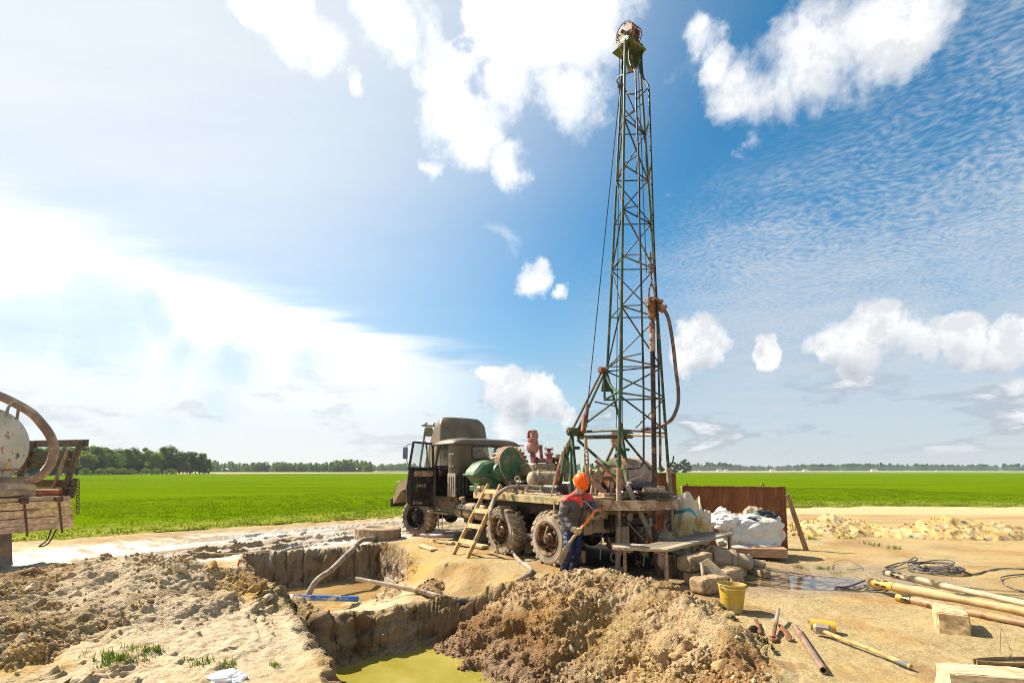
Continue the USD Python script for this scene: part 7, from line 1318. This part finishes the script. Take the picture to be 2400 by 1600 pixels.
dr = np.linalg.norm(fc - pj['sr'], axis=1); dl = np.linalg.norm(fc - pj['sl'], axis=1)
yoke = (h_ > yk_line) & fk
JG = surf('grey_jacket', (.075, .062, .063), .75, var=.12, vs=5, bump=.25, bs=40, dirt=.04); JR = surf('red_yoke', (.62, .030, .022), .65, var=.08, vs=6, bump=.15)
def sub(mask): f = jk.faces[mask]; idx, inv = np.unique(f, return_inverse=True); return jk.vertices[idx], inv.reshape(-1, 3)
JKT = part(PE, 'jacket', sub(fk & ~yoke), JG, smooth=True); part(JKT, 'yoke', sub(yoke), JR, 'red shoulder yoke', smooth=True)
def on_jacket(pts, off=.006):
    from trimesh.proximity import closest_point
    c, _, ti = closest_point(jk, np.asarray(pts)); return c + jk.face_normals[ti] * off
zipp = on_jacket([pj['neck'] + fwd * .14 - UP * .03 + side * .02 + (pj['pel'] - pj['neck'] + side * .03) * t for t in np.linspace(.06, .98, 22)]); part(JKT, 'zip', MB().tube(zipp, .007, 5), BLACK)
pp0 = on_jacket([pj['neck'] + fwd * .2 + side * s - UP * (.14 + .10 * math.exp(-((s - .02) / .06) ** 2)) for s in np.linspace(-.0, .17, 10)], .003); part(JKT, 'piping', MB().tube(pp0, .009, 5), surf('grey_piping', (.40, .25, .27), .5))
part(JKT, 'collar', MB().torus(pj['neck'] - UP * .01 + fwd * .005, UP + fwd * .35, .082, .022, 30, 8), JG); part(JKT, 'badge', MB().box(on_jacket([pj['neck'] + fwd * .2 + side * .10 - UP * .09])[0], side * .06, UP * .05, fwd * .004, 0), JG)
tr_ = skin_of([((pj['pel'], .14), (pj['hipr'], .115)), ((pj['pel'], .14), (pj['hipl'], .115)), (J_('hipr', .112), J_('kr', .088)), (J_('kr', .088), (pj['ar'] - UP * .03, .078)), (J_('hipl', .112), J_('kl', .088)), (J_('kl', .088), (pj['al'] - UP * .03, .078))], .014, 8)
part(PE, 'trousers', (lambda t: (t.vertices, t.faces))(wrinkle(tr_, .022, 8, 71)), surf('blue_trousers', (.005, .010, .045), .6, var=.2, vs=6, bump=.3), smooth=True)
for a in ('ar', 'al'): part(PE, 'boot', (lambda t: (t.vertices, t.faces))(skin_of([((pj[a] - UP * .02, .06), (pj[a] - UP * .045, .055)), ((pj[a] - UP * .045, .055), (pj[a] + fwd * .16 - UP * .06, .042))], .014, 5)), BLACK, smooth=True)
hc = hd + UP * .040 + fwd * .02; hx, hy, hz3 = side, nrm(fwd * .80 - UP * .60), nrm(UP * .80 + fwd * .60)
hp3 = []
for i in range(15):
    el = PI / 2 * i / 14; row = []
    for j in range(41):
        an = 2 * PI * j / 40; r = math.cos(el); yy = math.sin(an) * r * .142; xx = math.cos(an) * r * .122; rz_ = .150 * math.sin(el) ** .95 + (.006 if abs(math.cos(an)) < .18 and el > .3 else 0)
        row.append(hc + hx * xx + hy * yy + hz3 * (rz_))
    hp3.append(row)
HELM = surf('orange_helmet', (.80, .11, .001), .42, var=.05, vs=4, bump=.02, spec=.25)
hmb = MB().grid(np.array(hp3), .004); brim = []
for j in range(41):
    an = 2 * PI * j / 40; ex_ = .016 + .042 * max(0, math.sin(an)) ** 1.5; a_ = hc + hx * math.cos(an) * .110 + hy * math.sin(an) * .133; o_ = hc + hx * math.cos(an) * (.112 + .012) + hy * math.sin(an) * (.135 + ex_) - hz3 * (.012 + .012 * max(0, math.sin(an))); brim.append([a_, o_])
hmb.grid(np.array(brim).transpose(1, 0, 2), .004); HE = part(PE, 'helmet', hmb, HELM, smooth=50); part(HE, 'ridge', MB().tube([hc + hy * .134 * math.cos(t) * 1.0 + hz3 * .140 * math.sin(t) for t in np.linspace(.35, PI - .35, 14)], .011, 7), HELM)
part(PE, 'hair', MB().lathe([(.097, -.02), (.098, .0), (.09, .03)], hd + UP * .0 - fwd * .01, UP, 26), BLACK)
# shovel
TOP, MID, BOT = D(1394, 1201, 8.36), D(1341, 1263, 8.26), D(1312, 1321, 8.34)
shd = nrm(MID - TOP); SHV_ = thing('shovel', 'shovel with bright orange shaft and dull grey blade held by the worker', 'shovel', BOT); ORG = surf('orange_shaft', (.85, .20, .01), .4, var=.1, vs=6, dirt=.1)
g0 = D(1388, 1206, 8.36); part(SHV_, 'shaft', MB().cyl(g0, D(1345, 1258, 8.265), .0215, sides=12), ORG); part(SHV_, 'grip', MB().tube([g0, TOP - shd * .01 - side * .05 * 0 + UP * .02, TOP - shd * .05 + side * .05, TOP - shd * .02 + side * .09], [.024, .026, .024, .02], 10, n=5).tube([g0 + shd * .03, g0 + side * .05 - UP * .01, TOP + side * .08 - UP * .03], .014, 8, n=4), surf('brown_orange_grip', (.55, .12, .02), .5)); part(SHV_, 'band', MB().cyl(D(1377, 1219, 8.345), D(1374, 1223, 8.335), .0235, sides=12), surf('grey_band', (.16, .15, .17), .5))
part(SHV_, 'socket', MB().cyl(D(1347, 1255, 8.27), D(1330, 1279, 8.25), .026, .022, 12), TGM)
ba, bb = D(1335, 1270, 8.25), BOT; bdv = nrm(bb - ba); vw = nrm(ba - np.array([0, 0, H])); n0 = nrm(np.cross(bdv, vw)); wv = nrm(n0 * .38 + (vw - bdv * np.dot(vw, bdv)) * .92); nv = np.cross(bdv, wv); Lb = np.linalg.norm(bb - ba); rows = []
for i in range(12):
    t = i / 11; hw = .10 * (min(1, .45 + 2.2 * t)) * (1 - max(0, (t - .6) / .4) ** 2.4 * .85); rows.append([ba + bdv * t * Lb + wv * hw * x + nv * (.030 * (1 - x * x) - .02 * t * 0) for x in np.linspace(-1, 1, 9)])
part(SHV_, 'blade', MB().grid(np.array(rows), .004), surf('grey_blade', (.26, .23, .2), .45, .35, dirt=.35))
# gloved hands with fingers closed round the shaft
GLV = surf('work_glove', (.42, .36, .20), .85, var=.15, bump=.3); GLV2 = surf('dark_glove', (.06, .05, .045), .8)
def fist(palm, axis_, out, m, nm='glove'):
    axis_ = nrm(axis_); out = nrm(out - axis_ * np.dot(out, axis_)); tng = np.cross(axis_, out); bs_ = [((palm + out * .028 - axis_ * .03, .026), (palm + out * .030 + axis_ * .03, .026)), ((palm + out * .030, .028), (palm + out * .075 - axis_ * .0, .032))]
    for k, (o, ln) in enumerate(((-.033, .9), (-.011, 1.0), (.011, .95), (.032, .8))):
        b0 = palm + axis_ * o; pts = [b0 + out * .032 + tng * .02, b0 + out * .012 + tng * .036 * ln, b0 - out * .022 + tng * .030 * ln, b0 - out * .034 - tng * .004, b0 - out * .022 - tng * .024 * ln]
        for a, b in zip(pts, pts[1:]): bs_.append(((a, .0105), (b, .0098)))
    th = [palm + out * .03 - tng * .015 - axis_ * .02, palm + out * .008 - tng * .034 - axis_ * .036, palm - out * .014 - tng * .032 - axis_ * .05]
    for a, b in zip(th, th[1:]): bs_.append(((a, .013), (b, .011)))
    t = skin_of(bs_, .005, 5); return part(PE, nm, (t.vertices, t.faces), m, smooth=True)
fist(D(1356, 1245, 8.285), D(1345, 1258, 8.265) - g0, pj['wr'] - D(1356, 1245, 8.285), GLV); part(PE, 'cuff', MB().cyl(pj['wr'] - (pj['wr'] - pj['er']) * .12, pj['wr'] + (pj['hr'] - pj['wr']) * .6, .046, .040, 14), GLV)
fist(TOP - shd * -.02 + side * .05, side + UP * .2, pj['wl'] - TOP + UP * .02 + side * .01, GLV2)

# ------------------------------------------------------------------ air
N = Nodes(); HZ = make('haze_air', N, vol=N.add('principled_volume', 'volume', color=(.80, .88, .97), density=.00013, anisotropy=.2))
hb_ = trimesh.creation.box((60000, 60000, 13.2)); hb_.apply_translation((0, 0, 13.2 / 2 - 2.5))
usdkit.mesh(stage, '/World/haze', hb_, HZ); tag('/World/haze', kind='stuff')
